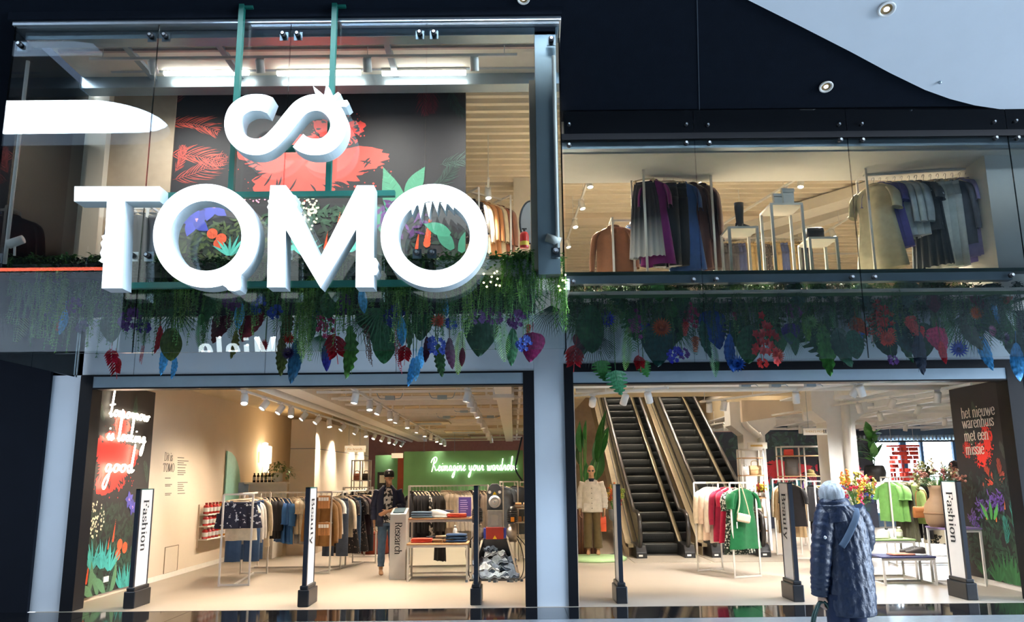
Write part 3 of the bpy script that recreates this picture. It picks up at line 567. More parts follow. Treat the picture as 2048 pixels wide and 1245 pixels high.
# rear mural of the right half
def rear_mural():
    Y = 26.6; x0, x1 = 5.9, 11.4
    t = struct('wall_mural_rear', MB().box(x0, x1, Y, Y + .15, 0, 3.0), mat('dark blue print ground', '#333a4a', .7)); t['label'] = 'dark rear wall with pink and red jungle print'
    A = Art((x0, Y, 0), (1, 0, 0), (0, 0, 1), x1 - x0, 3.0, 5)
    A.bush(2.7, 2.6, 2.7, .35, '#3f5a5a', 160, .25); A.splash(2.6, 1.75, .75, .35, '#ee4150'); A.splash(4.3, 1.7, .6, .45, '#f0486a'); A.splash(1.4, 1.85, .4, .2, '#d8385a')
    for k in range(5): A.palm(.4 + k * 1.1, 2.7, -1.2, .6, '#3d6d66', .5)
    for k in range(4): A.palm(2.0 + k * .8, 1.2, 1.2 + .2 * k, .8, '#e0506a', .7)
    for k in range(6): A.agave(.3 + k, .9, .7, '#3f9aa8')
    A.orchid(.9, 1.7, .3, '#b03aa0'); A.orchid(3.3, 1.2, .25, '#7a3ac0'); A.bush(2.7, .8, 2.7, .5, '#284a50', 200, .2)
    A.done(t)
    s = thing('lit_screen', 'dark screen with blue lettering behind the escalators', 'screen', (6.78, 26.56, .9))
    part(s, 'panel', MB().box(6.15, 7.4, 26.54, 26.598, .9, 2.1), mat('dark screen', '#191d2c', .3))
    sans(s, 'reimagine\nyour\nspace', (6.3, 26.535, 1.45), (1, 0, 0), (0, 0, 1), .2, emat('blue screen glow', (.35, .6, 1), 5))
rear_mural()
# ================================================================== left glass box with the sign
PLATE = mat('bolt plate', '#8a98a3', .3, .6)
def pane(t, x0, x1, z0, z1, Y, name='pane'):
    g = MB().box(x0 + .004, x1 - .004, Y, Y + .016, z0, z1); g.m = [1, 1, 0, 0, 1, 1]; return part(t, name, g, [M_GLASS, M_EDGE])
def bolt(t, x, z, Y, r=.032):
    b = part(t, 'bolt', MB().cyl((x, Y - .035, z), (x, Y + .02, z), r, 14).cyl((x, Y - .05, z), (x, Y - .035, z), r * .7, 12), M_BLACKP, True)
    part(b, 'bolt_cap', MB().disc((x, Y - .052, z), (0, -1, 0), r * .55), M_ALU)
Zc = at(600, 38, GL_L).z; Zb = at(600, 703, GL_L).z
gx = struct('window_2', MB().box(LX0 - .02, LX1 + .02, GL_L - .02, GL_L + .4, Zc - .055, Zc), M_ALU); gx['label'] = 'projecting glass box with silver cap rail behind the big sign'
JX = [LX0, at(292, 365, GL_L).x, at(567, 365, GL_L).x, at(850, 365, GL_L).x, LX1]
for i in range(4): pane(gx, JX[i], JX[i + 1], Zb, Zc - .05, GL_L)
part(gx, 'side_pane', MB().box(LX0, LX0 + .016, GL_L + .02, FY - .1, Zb, Zc - .05), M_GLASS)
part(gx, 'side_pane', MB().box(LX1 - .016, LX1, GL_L + .02, GL_R - .02, Zb, Zc - .05), M_GLASS)
for i, x in enumerate(JX):
    for yy in (69, 508):
        z = at(600, yy, GL_L).z
        for dx in ((-.085, .085) if 0 < i < 4 else ((.09,) if i == 0 else (-.1,))):
            zz = z - (.1 if i in (0, 4) and yy < 100 else 0)
            bolt(gx, x + dx, zz, GL_L); part(gx, 'bolt_plate', MB().box(x + dx - .05, x + dx + .05, GL_L + .03, GL_L + .045, zz - .06, zz + .05), PLATE)
for x in (JX[0] + .13, JX[4] - .07):
    part(gx, 'tie_rod', MB().cyl((x, GL_L + .12, Zc - .45), (x, GL_L + .12, 4.1), .022, 10), M_WHITE, True)
# steel portal behind the glass
hd = struct('trim_3', MB().box(LX0 + .05, LX1 - .02, GL_L + .14, GL_L + .34, at(600, 74, GL_L + .14).z, Zc - .06), M_STEEL, label='grey steel head beam of the glass box')
jx0, jx1 = at(1073, 300, GL_L + .14).x, at(1116, 300, GL_L + .14).x
struct('trim_4', MB().box(jx0, jx1, GL_L + .14, GL_L + .34, 3.92, Zc - .06), M_STEEL, label='grey steel jamb at the right end of the glass box')
struct('trim_5', MB().box(jx0 - .075, jx0, GL_L + .2, GL_L + .4, 4.0, at(600, 165, 9.2).z), M_BEIGE, label='beige inner jamb beside the grey steel')
BC = 7.12
struct('ceiling_box', MB().box(LX0 + .03, LX1 - .02, GL_L + .34, 10.6, BC, BC + .06), M_CREAMW)
bh = struct('trim_6', MB().box(LX0 + .03, LX1 + .1, 10.5, 10.75, at(600, 172, 10.5).z, BC + .17), M_STEEL, label='grey bulkhead behind the tube lights')
for px in (240, 430, 770): 
    q = at(px, 90, GL_L + .5); e = at(px + 70, 150, 10.45); part(bh, 'ceiling_rail', MB().box(q.x - .04, q.x + .04, GL_L + .36, 10.5, BC - .05, BC), M_STEEL)
part(bh, 'ceiling_rail', MB().box(LX0 + .1, LX1 - .1, 9.75, 9.8, BC - .03, BC), mat('pink grey rail', '#b9a5a0', .5))
for k, (a, b) in enumerate(((328, 498), (554, 722), (764, 932))):
    p = at(a, 147, 10.35); q = at(b, 146, 10.35)
    t = thing('tube_light', ('left', 'middle', 'right')[k] + ' white tube light under the glass box ceiling', 'tube light', ((p.x + q.x) / 2, 10.35, p.z - .03), group='tube lights in the glass box')
    part(t, 'diffuser', MB().box(p.x, q.x, 10.32, 10.38, p.z - .03, p.z + .025), E_TUBE, bevel=.01); part(t, 'housing', MB().box(p.x, q.x, 10.32, 10.38, p.z + .025, p.z + .05), M_WHITE)
    for xx in (p.x + .15, q.x - .15): part(t, 'hanger_wire', MB().cyl((xx, 10.35, p.z + .04), (xx, 10.35, BC), .004, 5), M_STEEL)
struct('trim_7', MB().box(LX0 + .5, LX1 - .1, 10.33, 10.37, at(600, 141, 10.35).z, at(600, 136, 10.35).z), M_ALU, label='thin aluminium rail carrying the tube lights')
# walls seen inside the box
def wp(name, px0, px1, Y, m, z0=UF, z1=7.15, th=.15):
    return struct(name, MB().box(at(px0, 350, Y).x, at(px1, 350, Y).x, Y, Y + th, z0, z1), m)
wp('wall_box_tan', 196, 342, 10.98, mat('tan wall', '#b39e86', .8)); wp('wall_box_column', 165, 205, 10.85, M_BEIGE, th=.3)
wp('wall_box_dark', 40, 168, 10.9, mat('dark partition', '#2c333b', .6))
# upper jungle mural
UMY = 11.0; ux0, ux1 = at(341, 350, UMY).x, at(931, 350, UMY).x
um = struct('wall_mural_upper', MB().box(ux0, ux1, UMY, UMY + .12, UF, 7.12), mat('black print ground', '#221f22', .6)); um['label'] = 'black jungle mural wall with a red splash behind the sign'
A = Art((ux0, UMY, UF), (1, 0, 0), (0, 0, 1), ux1 - ux0, 3.12, 3)
def U(px, py): q = at(px, py, UMY); return q.x - ux0, q.z - UF
def PL(px, py, ang, Lpx, h, **k): x, y = U(px, py); A.palm(x, y, R(ang), Lpx / 148., h, **k)
x, y = U(615, 330); A.splash(x, y, .92, .42, '#fb4a3e'); x, y = U(690, 250); A.splash(x - .1, y - .1, .32, .25, '#fb4a3e', 50)
PL(335, 250, 15, 110, '#e05540', curve=-.8); PL(338, 310, 5, 115, '#d8503c', curve=-.5); PL(345, 210, 60, 80, '#8a3a32'); PL(345, 360, 10, 120, '#a8443a', curve=.5); PL(350, 345, 60, 60, '#b04438')
PL(850, 165, -100, 75, '#6a1f2c', curve=.4); PL(856, 165, -70, 70, '#5a1c28', curve=-.4); PL(900, 180, -80, 70, '#243a34'); PL(880, 330, 20, 90, '#3c5148', curve=-.5); PL(860, 380, 30, 80, '#30443c')
def LF(px, py, ang, Lpx, wpx, h, cu=.2): x, y = U(px, py); A.leaf(x, y, R(ang), Lpx / 148., wpx / 148., h, cu)
A.bush(2.1, .75, 2.1, .45, '#27352b', 420, .12); A.bush(1.0, .9, .9, .3, '#4a5a34', 260, .08); A.bush(2.1, 1.25, .7, .12, '#31503a', 130, .1)
LF(800, 450, 100, 130, 46, '#4f9a78'); LF(815, 400, 70, 80, 34, '#4f9a78', -.2); LF(790, 480, 115, 90, 40, '#3f8a6a')
x, y = U(610, 425); A.dots(x, y, .2, .3, '#efe6c0', 110, .017); x, y = U(530, 395); A.dots(x, y, .35, .08, '#f0a0b8', 50, .014)
for px, py, s_ in ((390, 440, .26), (428, 412, .24), (372, 428, .2)): x, y = U(px, py); A.orchid(x, y, s_, '#4a53c8')
for px, py in ((425, 468), (443, 478), (438, 488)): x, y = U(px, py); A.pom(x, y, .075)
for px, py, L in ((672, 480, .42), (650, 500, .28), (853, 495, .62), (833, 500, .3), (700, 505, .3)): x, y = U(px, py); A.cone(x, y, L)
for px, py in ((700, 505), (725, 505), (570, 510), (460, 512), (610, 512)): x, y = U(px, py); A.agave(x, y, .3, '#58c4b4', 7)
for px, py, a in ((905, 500, 120), (920, 505, 60), (900, 470, 150)): LF(px, py, a, 60, 26, '#3f8f72')
x, y = U(800, 440); A.bush(x, y, .35, .3, '#5a2a6a', 60, .1)
A.done(um)

# ================================================================== the sign
SY0, SY1 = 8.62, 8.84
SP = lambda px, py: (at(px, py, SY0).x, at(px, py, SY0).z)
sign = thing('shop_sign', 'huge lit white four-letter sign with looped leaf emblem on green posts', 'sign', (at(560, 580, SY0).x, SY1, at(560, 580, SY0).z))
M_SIDE = mat('white sign edge', '#c2cccd', .5, var=.02)
def letter(name, polys, parent=sign):
    mb = MB()
    for p in polys: mb.prism([SP(*q) for q in p], SY0, SY1, 0, 1)
    return part(parent, name, mb, [E_SIGN, M_SIDE])
def ringp(cx, cy, ro, ri, n=56, a0=0, a1=360, ey=1.0):
    mb = []
    for i in range(n):
        a, b = R(a0 + (a1 - a0) * i / n), R(a0 + (a1 - a0) * (i + 1) / n)
        mb.append([(cx + ri * cos(a), cy + ri * ey * sin(a)), (cx + ro * cos(a), cy + ro * ey * sin(a)), (cx + ro * cos(b), cy + ro * ey * sin(b)), (cx + ri * cos(b), cy + ri * ey * sin(b))])
    return mb
letter('letter_t', [[(149, 373), (320, 373), (319, 403), (148, 403)], [(214, 403), (250, 403), (244, 577), (203, 577)], [(214, 468), (203, 472), (206, 480), (201, 486), (204, 496), (200, 506), (203, 516), (198, 522), (204, 526), (210, 526)]])
def ringobj(name, cx, cy, rox, roy, rix, riy, extra):
    n = 72; mb = MB(); o = [SP(cx + rox * cos(2 * pi * i / n), cy + roy * sin(2 * pi * i / n)) for i in range(n)]; q = [SP(cx + rix * cos(2 * pi * i / n), cy + riy * sin(2 * pi * i / n)) for i in range(n)]
    vs = [(a, SY0, b) for a, b in o] + [(a, SY0, b) for a, b in q] + [(a, SY1, b) for a, b in o] + [(a, SY1, b) for a, b in q]
    for i in range(n):
        k = (i + 1) % n; mb.f += [(i, k, n + k, n + i), (2 * n + i, 3 * n + i, 3 * n + k, 2 * n + k), (i, 2 * n + i, 2 * n + k, k), (n + i, n + k, 3 * n + k, 3 * n + i)]; mb.m += [0, 0, 1, 1]; mb.c += [None] * 4
    mb.v = vs
    for p in extra: mb.prism([SP(*t_) for t_ in p], SY0 + .004, SY1 - .004, 0, 1)
    return part(sign, name, mb, [E_SIGN, M_SIDE])
ringobj('letter_o', 412, 472, 106, 104, 71, 70, [[(444, 570), (452, 575), (457, 581), (468, 583), (479, 580), (482, 572), (481, 556), (484, 540), (470, 548)]])
ringobj('letter_o', 868, 472, 107, 104, 72, 69, [[(821 + k * 15, 404 + abs(k - 3) * 2), (834 + k * 15, 402 + abs(k - 3) * 2), (829 + k * 15 + (k - 3) * 1.5, 430 - k * 2 + (8 if k in (1, 2) else 0))] for k in range(0, 7)])
letter('letter_m', [[(541, 371), (572, 371), (572, 410), (570, 575), (534, 575), (537, 410)], [(572, 371), (572, 460), (641, 576), (641, 514)], [(714, 371), (641, 514), (641, 576), (714, 456)], [(714, 371), (748, 371), (747, 575), (711, 575)],
    [(541, 398), (535, 402), (538, 408), (534, 414), (537, 420), (541, 424)], [(576, 376), (582, 388), (592, 392), (590, 400), (596, 408), (592, 416), (584, 414)], [(747, 516), (752, 517), (757, 526), (755, 534), (757, 542), (752, 550), (747, 551)]])
# looped emblem: one thick stroke
def thick(path, w):
    pts = [Vector((a, b, 0)) for a, b in path]; pts = smooth_path(pts, 6); L, Q = [], []
    for i, p in enumerate(pts):
        d = (pts[min(i + 1, len(pts) - 1)] - pts[max(i - 1, 0)]).normalized(); n = Vector((-d.y, d.x, 0)) * (w / 2); L.append(p + n); Q.append(p - n)
    mb = MB(); n = len(pts); S2 = [SP(p.x, p.y) for p in L]; S3 = [SP(p.x, p.y) for p in Q]
    mb.v = [(a, SY0, b) for a, b in S2] + [(a, SY0, b) for a, b in S3] + [(a, SY1, b) for a, b in S2] + [(a, SY1, b) for a, b in S3]
    for i in range(n - 1):
        k = i + 1; mb.f += [(i, n + i, n + k, k), (2 * n + i, 2 * n + k, 3 * n + k, 3 * n + i), (i, k, 2 * n + k, 2 * n + i), (n + i, 3 * n + i, 3 * n + k, n + k)]; mb.m += [0, 0, 1, 1]; mb.c += [None] * 4
    mb.f += [(0, 2 * n, 3 * n, n), (n - 1, 2 * n - 1, 4 * n - 1, 3 * n - 1)]; mb.m += [1, 1]; mb.c += [None] * 2
    return mb
em = part(sign, 'emblem', thick([(540, 211), (522, 205), (495, 207), (473, 222), (465, 246), (471, 271), (490, 289), (515, 294), (537, 286), (560, 264), (583, 235), (603, 214), (628, 205), (653, 210), (672, 229), (677, 252), (669, 275), (650, 291), (625, 294), (607, 289), (596, 281)], 33), [E_SIGN, M_SIDE])
for q in ([(655, 196), (626, 172), (630, 186), (640, 200)], [(648, 192), (653, 167), (662, 182), (663, 196)], [(658, 198), (676, 184), (682, 189), (668, 204)], [(662, 204), (694, 200), (699, 208), (692, 214), (668, 212)]):
    letter('emblem_leaf', [q], em)
fr = sign
for (xa, ya, xb, yb) in ((488, -120, 468, 385), (672, -120, 660, 385)):
    a = at(xa, ya, 8.9); b = at(xb, yb, 8.9); part(fr, 'post', MB().box((a.x + b.x) / 2 - .03, (a.x + b.x) / 2 + .03, 8.86, 8.93, b.z, SZ(8.9) + .3), M_GREENPOST)
    part(fr, 'ceiling_bracket', MB().box((a.x + b.x) / 2 + .03, (a.x + b.x) / 2 + .13, 8.88, 8.92, SZ(8.9) - .02, SZ(8.9) + .4), M_GREENPOST)
for xa, xb, yy in ((320, 790, 391), (240, 890, 571), (560, 590, 296)):
    a = at(xa, yy + 1, 8.88); b = at(xb, yy, 8.88); part(fr, 'cross_bar', MB().box(a.x, b.x, 8.85, 8.92, a.z - .035, a.z + .03), M_GREENPOST)

# ================================================================== right glazing
gz0, gz1 = at(1590, 718, GL_R).z, at(1590, 276, GL_R).z
RX = [at(1131, 420, GL_R).x, at(1397, 420, GL_R).x, at(1709, 420, GL_R).x, at(2020, 300, GL_R).x, 8.6]
gw = struct('window_3', MB().box(.68, 8.6, GL_R - .01, GL_R + .12, gz1, gz1 + .05), M_BLACKFR); gw['label'] = 'long glass screen over the right entrance'
for i in range(4): pane(gw, RX[i], RX[i + 1], gz0, gz1, GL_R)
for i in range(4): part(gw, 'black_glass_panel', MB().box(RX[i] + .004, RX[i + 1] - .004, GL_R, GL_R + .02, gz1 + .09, 6.45), mat('black glass', '#0b0d10', .04, spec=.9, var=0))
rl = struct('trim_8', MB().box(.68, at(2032, 550, GL_R).x, GL_R + .08, GL_R + .2, at(1590, 564, GL_R + .08).z, at(1590, 545, GL_R + .08).z), M_STEEL, label='grey steel rail under the right window')
part(rl, 'glass_lip', MB().box(.68, 7.0, GL_R + .06, GL_R + .22, at(1590, 545, GL_R).z, at(1590, 538, GL_R).z), mat('dark green lip', '#35534c', .3))
rh = struct('trim_9', MB().box(.68, 8.6, GL_R + .08, GL_R + .2, at(1590, 294, GL_R + .08).z, at(1590, 277, GL_R + .08).z), M_STEEL, label='grey steel head rail over the right window')
rb = struct('trim_10', MB().box(.68, 8.6, GL_R + .0, GL_R + .25, gz1 + .05, gz1 + .09), M_BLACKFR, label='black strip above the right window')  # solid black bar between window head and black glass
for px, yy in ((1138, 291), (1372, 287), (1418, 287), (1680, 281), (1724, 281), (1990, 277), (2034, 277), (1146, 564), (1386, 560), (1432, 559), (1703, 555), (1748, 555), (2022, 551)):
    q = at(px, yy, GL_R); bolt(gw, q.x, q.z, GL_R, .03)
for px, yy in ((1138, 250), (1372, 250), (1415, 251), (1677, 250), (1722, 249), (1987, 245), (2030, 243)): q = at(px, yy, GL_R); bolt(gw, q.x, q.z, GL_R, .022)
# white reveal of the upper right window
rv = MB().box(.70, 7.6, 10.52, 11.65, 5.93, 6.4).box(at(1962, 400, 10.9).x, 7.6, 10.7, 11.65, UF, 5.93)
struct('wall_reveal', rv, mat('white reveal', '#e3e2dc', .7, var=.02)); struct('wall_bulkhead', MB().box(LX1 + .1, 16.2, 11.3, 11.6, 6.35, 7.3), M_CREAMW)
struct('wall_upper_front', MB().box(7.6, 16.2, 11.3, 11.5, UF, 7.3), M_CREAMW)
# upper ceiling beams
part(ceil_u, 'ceiling_duct', MB().box(1, 15, 16.5, 17.0, 6.95, 7.1), M_BEIGE); part(ceil_u, 'ceiling_girder', MB().bar((3.3, 19.5, 6.92), (8.6, 12.6, 6.92), .5, .22), M_CREAMW)
part(ceil_u, 'ceiling_duct', MB().box(-6, 6, 21.5, 22.0, 6.8, 7.1), M_CREAMW); part(ceil_u, 'ceiling_girder', MB().bar((4.5, 20, 6.9), (7.2, 15.5, 6.9), .3, .18), M_CREAMW)
struct('column', MB().box(at(1590, 400, 18).x, at(1615, 400, 18).x, 18, 18.4, UF, 7.1), M_CREAMW)['label'] = 'white column upstairs behind the black handbag'
struct('column', MB().box(.05, .35, 14.5, 14.9, UF, 7.1), M_CREAMW)['label'] = 'white column upstairs beside the round mirror'
# ================================================================== track lighting
def spot(loc, tgt, watts, c, ang=90, blend=.8, size=.06, parent=None):
    l = bpy.data.lights.new('spot_lamp', 'SPOT'); l.energy = watts; l.color = c; l.spot_size = R(ang); l.spot_blend = blend; l.shadow_soft_size = size
    o = bpy.data.objects.new('spot_lamp', l); COL.objects.link(o); d = Vector(tgt) - Vector(loc)
    o.rotation_euler = d.to_track_quat('-Z', 'Y').to_euler(); o.location = loc; return o
HEAD_L = .17
hm = MB().lathe([(.02, .0), (.052, .004), (.056, .03), (.056, HEAD_L), (.05, HEAD_L + .004), (.046, HEAD_L - .03)], 14).mesh('spot_head', [M_WHITE], True)
hl = {0: MB().disc((0, 0, HEAD_L - .012), (0, 0, 1), .045).mesh('lens', [E_LAMP]), 1: MB().disc((0, 0, HEAD_L - .012), (0, 0, 1), .045).mesh('lens', [E_LAMPN])}
ym = MB().bar((0, 0, 0), (0, 0, .09), .02).box(-.05, .05, -.015, .015, .07, .1).mesh('yoke', [M_WHITE])
def track(label, a, b, heads, watts, c, kind=0, drop=.12, every=2):
    a = Vector(a); b = Vector(b); t = thing('track_light', label, 'track light', (a + b) / 2 - Vector((0, 0, .01)))
    part(t, 'rail', MB().bar(a, b, .035, .035), M_WHITE)
    top = UC if a.z > 5 else (DECK if a.z < 4 else UC)
    if a.y < 11.2 and a.z > 6: top = 7.12
    for f in (.03, .35, .65, .97): p = a.lerp(b, f); part(t, 'suspension_rod', MB().cyl(p, (p.x, p.y, top), .006, 6), M_WHITE)
    for k, (f, d) in enumerate(heads):
        p = a.lerp(b, f); d = Vector(d).normalized(); h0 = p - Vector((0, 0, drop)) - d * HEAD_L * .5
        M = root_tf(t).inverted() @ Matrix.Translation(h0) @ d.to_track_quat('Z', 'Y').to_matrix().to_4x4()
        h = inst('spot_head', hm, t, M); inst('lens', hl[kind], h, Matrix.Identity(4)); inst('yoke', ym, t, root_tf(t).inverted() @ Matrix.Translation(p - Vector((0, 0, drop - .02))))
        if k % every == 0: spot(h0 + d * (HEAD_L + .03), h0 + d * 3, watts, c, 125 if kind else 90, 1.0 if kind else .8)
    return t
rr = random.Random(7)
TZ = 2.95
dn = lambda x=0, y=0: (x * .6 + rr.uniform(-.15, .15), y + rr.uniform(-.5, -.2), -1)
track('long white spotlight track along the left beige wall', (-4.0, 11.75, TZ), (-3.95, 30.5, TZ), [((y - 11.75) / 18.75, dn(-.9 if k % 3 else .4, -.15)) for k, y in enumerate((12.3, 13.3, 14.2, 14.9, 15.8, 16.9, 18.0, 19.4, 21.0, 22.4, 23.8, 25.2, 26.6, 28.0, 29.6))], SPOT_W, WARM, every=1)
track('middle white spotlight track over the left sales floor', (-2.35, 11.75, TZ), (-2.4, 29.6, TZ), [((y - 11.75) / 17.85, dn(.1 if k % 2 else -.3, .1)) for k, y in enumerate((12.3, 13.6, 14.5, 15.9, 16.8, 18.6, 20.5, 22.4, 24.2, 26.0, 27.6, 29.2))], SPOT_W, WARM, every=1)
track('right white spotlight track over the shredding machine', (-.67, 11.75, TZ), (-.72, 29.0, TZ), [((y - 11.75) / 17.25, dn(.2 if k % 2 else -.2, .25)) for k, y in enumerate((12.2, 13.1, 14.2, 15.5, 17.0, 18.8, 20.7, 22.6, 25, 27))], SPOT_W, WARM, every=1)
track('short spotlight track in front of the escalators', (1.0, 13.3, 2.93), (2.3, 12.2, 2.93), [(.55, (-.3, .5, -1)), (.8, (.3, .6, -1)), (.2, (0, 1, -.6))], SPOT_W * .8, WARM, every=1)
track('diagonal spotlight track above the green dress rail', (3.4, 15.0, 2.96), (5.2, 11.8, 2.96), [(.06, (0, .2, -1)), (.16, (-.2, 0, -1)), (.6, (.1, .3, -1)), (.9, (-.5, .3, -1)), (.93, (.4, .3, -1))], SPOT_N * .5, NEUT, 1, every=1)
track('spotlight track between the two white columns', (5.2, 22, 2.96), (6.9, 12.4, 2.96), [(.1, (0, .2, -1)), (.3, (-.2, 0, -1)), (.5, (.1, .3, -1)), (.7, (.3, .3, -1)), (.8, (-.4, .3, -1)), (.92, (0, .4, -1))], SPOT_N, NEUT, 1)
track('spotlight track over the rail of printed dresses', (7.9, 24, 2.96), (7.7, 12.4, 2.96), [(.1, (0, .2, -1)), (.25, (-.2, 0, -1)), (.4, (.1, .3, -1)), (.55, (.3, .3, -1)), (.7, (-.4, .3, -1)), (.85, (0, .4, -1))], SPOT_N, NEUT, 1)
track('spotlight track near the rear windows', (10.6, 25.5, 2.96), (9.9, 14, 2.96), [(.1, (0, .2, -1)), (.3, (-.2, 0, -1)), (.5, (.1, .3, -1)), (.7, (.3, .3, -1)), (.9, (-.4, .3, -1))], SPOT_N, NEUT, 1)
# upper floor tracks
track('upstairs spotlight track left of the hanging dresses', (1.35, 11.9, 6.55), (1.15, 17.5, 6.55), [(.12, (.3, -.3, -1)), (.2, (.1, -.3, -1)), (.4, (.2, -.3, -1)), (.6, (.1, -.4, -1)), (.85, (.2, -.3, -1))], SPOT_UP, WARM, every=1)
track('upstairs spotlight track above the black boot', (3.0, 12.3, 6.45), (3.1, 17, 6.45), [(.05, (.2, -.3, -1)), (.5, (.2, -.3, -1)), (.8, (0, -.3, -1))], SPOT_UP, WARM, every=1)
track('upstairs spotlight track above the white bag', (5.2, 12.0, 6.6), (4.0, 17, 6.6), [(.06, (-.2, -.3, -1)), (.25, (-.2, -.3, -1)), (.34, (.2, -.3, -1)), (.8, (0, -.3, -1))], SPOT_UP, WARM, every=1)
track('upstairs spotlight track above the lilac dresses', (7.0, 12.2, 6.6), (6.4, 18, 6.6), [(.1, (-.3, -.2, -1)), (.4, (-.2, -.3, -1)), (.7, (.2, -.3, -1))], SPOT_UP, WARM, every=1)
track('upstairs spotlight track right of the upper mural', (-.35, 12.4, 6.3), (-.7, 19, 6.3), [(.06, (.1, -.3, -1)), (.18, (0, -.4, -1)), (.3, (.2, -.2, -1))], SPOT_UP, WARM, every=1)
track('upstairs spotlight track in front of the upper mural', (-5.4, 9.75, 6.98), (.1, 9.75, 6.98), [(.15, (.1, .6, -1)), (.4, (0, .6, -1)), (.65, (0, .6, -1)), (.9, (0, .6, -1))], SPOT_UP * .16, NEUT, 1, every=1)
track('added upstairs spotlight track lighting the escalator well', (2.2, 19.0, 6.8), (5.4, 19.2, 6.8), [(.05, (0, .1, -1)), (.3, (0, .3, -1)), (.55, (0, .2, -1)), (.8, (0, .3, -1)), (.95, (0, -.2, -1))], 420, WARM, every=1)  # track added to brighten the escalators
track('added rear upstairs spotlight track lighting the escalator well', (2.0, 23.5, 6.8), (5.6, 23.6, 6.8), [(.1, (0, -.1, -1)), (.4, (0, .1, -1)), (.7, (0, 0, -1)), (.95, (0, -.1, -1))], 420, WARM, every=1)  # second added track, brightens the upper escalator steps
track('wide upstairs spotlight track over the far sales floor', (6.5, 19, 6.8), (12, 19, 6.8), [(.1, (0, -.1, -1)), (.4, (0, .1, -1)), (.7, (0, 0, -1)), (.95, (0, -.1, -1))], 420, WARM, every=1)
# ================================================================== escalators
SLOPE = math.tan(R(30)); EYB = 17.55
def ez(y, off=0.0): return max(0.0, (y - 18.15) * SLOPE) + off
stepm = None
M_STEP = mat('dark ribbed step', '#2b2f30', .6, .1, var=.15, scale=60, stretch=(20, 1, 1))
M_DECKM = mat('champagne metal deck', '#b9ab8d', .32, .7, var=.05)
def escalator(cx, label):
    global stepm
    t = thing('escalator', label, 'escalator', (cx, EYB, .004)); hw = .43
    if stepm is None:
        mb = MB(); prof = [(.07, 0), (.03, .03), (.008, .08), (0, .14), (.004, .19), (.014, .203), (.37, .203), (.37, .15)]
        mb.prism([(a, b) for a, b in prof], -hw, hw, f=lambda x, y, z: (y, x, z))
        for i in range(21): mb.box(-hw + .02 + i * .041, -hw + .035 + i * .041, -.003, .004, .1, .17)
        stepm = mb.mesh('step', [M_STEP])
    for k in range(22):
        y = 18.1 + k * .355 - .2; z = k * .205 - .19
        inst('step', stepm, t, Matrix.Translation((0, y - EYB, z)))
    part(t, 'comb_plate', MB().box(cx - hw - .3, cx + hw + .3, EYB - 1.0, 18.15, .004, .016), mat('landing plate steel', '#b5ada0', .4, .5, var=.08, scale=30))
    ys = [17.75, 18.15, 19.5, 21, 23, 25.8]
    for s_ in (-1, 1):
        x = cx + s_ * (hw + .06)
        # skirt and decking
        part(t, 'skirt', MB().loft([[(x - s_ * .05, y, ez(y) - .15), (x - s_ * .03, y, ez(y) - .15), (x - s_ * .03, y, ez(y, .24)), (x - s_ * .05, y, ez(y, .24))] for y in ys]), mat('dark skirt', '#3a3a38', .3, .6))
        part(t, 'deck', MB().loft([[(x - s_ * .045, y, ez(y, .20)), (x + s_ * .2, y, ez(y, .20)), (x + s_ * .2, y, ez(y, .27)), (x - s_ * .045, y, ez(y, .25))] for y in ys]).loft([[(x + s_ * .19, y, ez(y) - .3 if y > 18.2 else .0), (x + s_ * .2, y, ez(y) - .3 if y > 18.2 else .0), (x + s_ * .2, y, ez(y, .25)), (x + s_ * .19, y, ez(y, .25))] for y in ys]), M_DECKM)
        # inner panel (opaque champagne board with dark joint) and newel
        top = lambda y: ez(y, .86)
        prof = [(17.5, .2), (17.4, .38), (17.38, .6), (17.47, .8), (17.75, .88)] + [(y, top(y) + .02) for y in (18.2, 19.5, 21, 23, 25.8)]
        low = [(y, ez(y, .24)) for y in (25.8, 23, 21, 19.5, 18.2, 17.75)]
        mb = MB(); poly = prof + low; pj = [(y_, z_) for y_, z_ in poly]
        mb.prism(pj, x - .006, x + .006, f=lambda a, y, z: (y, a, z)); part(t, 'balustrade_glass', mb, glassmat('smoked glass %.2f%d' % (cx, s_), (.80, .78, .68, 1), 1.45))
        part(t, 'guide_strip', MB().loft([[(x + s_ * .055, y, ez(y, .275)), (x + s_ * .075, y, ez(y, .275)), (x + s_ * .075, y, ez(y, .285)), (x + s_ * .055, y, ez(y, .285))] for y in ys]), mat('dark strip', '#2a2622', .4))
        hp = [(x, 17.75, .16), (x, 17.52, .18), (x, 17.36, .36), (x, 17.32, .6), (x, 17.42, .84), (x, 17.72, .93), (x, 18.15, .95)] + [(x, y, top(y) + .08) for y in (18.6, 19.5, 21, 23, 25.8)]
        part(t, 'handrail', MB().tube(smooth_path(hp, 5), .045, 10, flat=.75), M_RUBBER, True)
        nb = part(t, 'newel_base', MB().prism([(17.36, 0), (17.36, .12), (17.46, .26), (17.8, .29), (18.1, .29), (18.1, 0)], x - .09, x + .13 * (1 if s_ > 0 else 1), f=lambda a, y, z: (y, a, z)), M_BLACKP, bevel=.015)
        part(nb, 'rating_plate', MB().box(x - .04, x + .04, 17.352, 17.358, .05, .085), M_WHITE)
    return t
escalator(3.05, 'left escalator of dark ribbed steps rising beside the mannequin'); escalator(4.58, 'right escalator of dark ribbed steps rising behind the green dress')
struct('wall_escalator_back', MB().box(EX0, EX1, 27.6, 27.7, 3.3, UC), M_BEIGE); struct('wall_behind_escalator', MB().box(.7, 6.0, 26.8, 26.95, 0, 3.3).box(.7, 6.0, 26.8, 26.95, 3.3, 7.1), mat('tan rear wall', '#b59f84', .8))
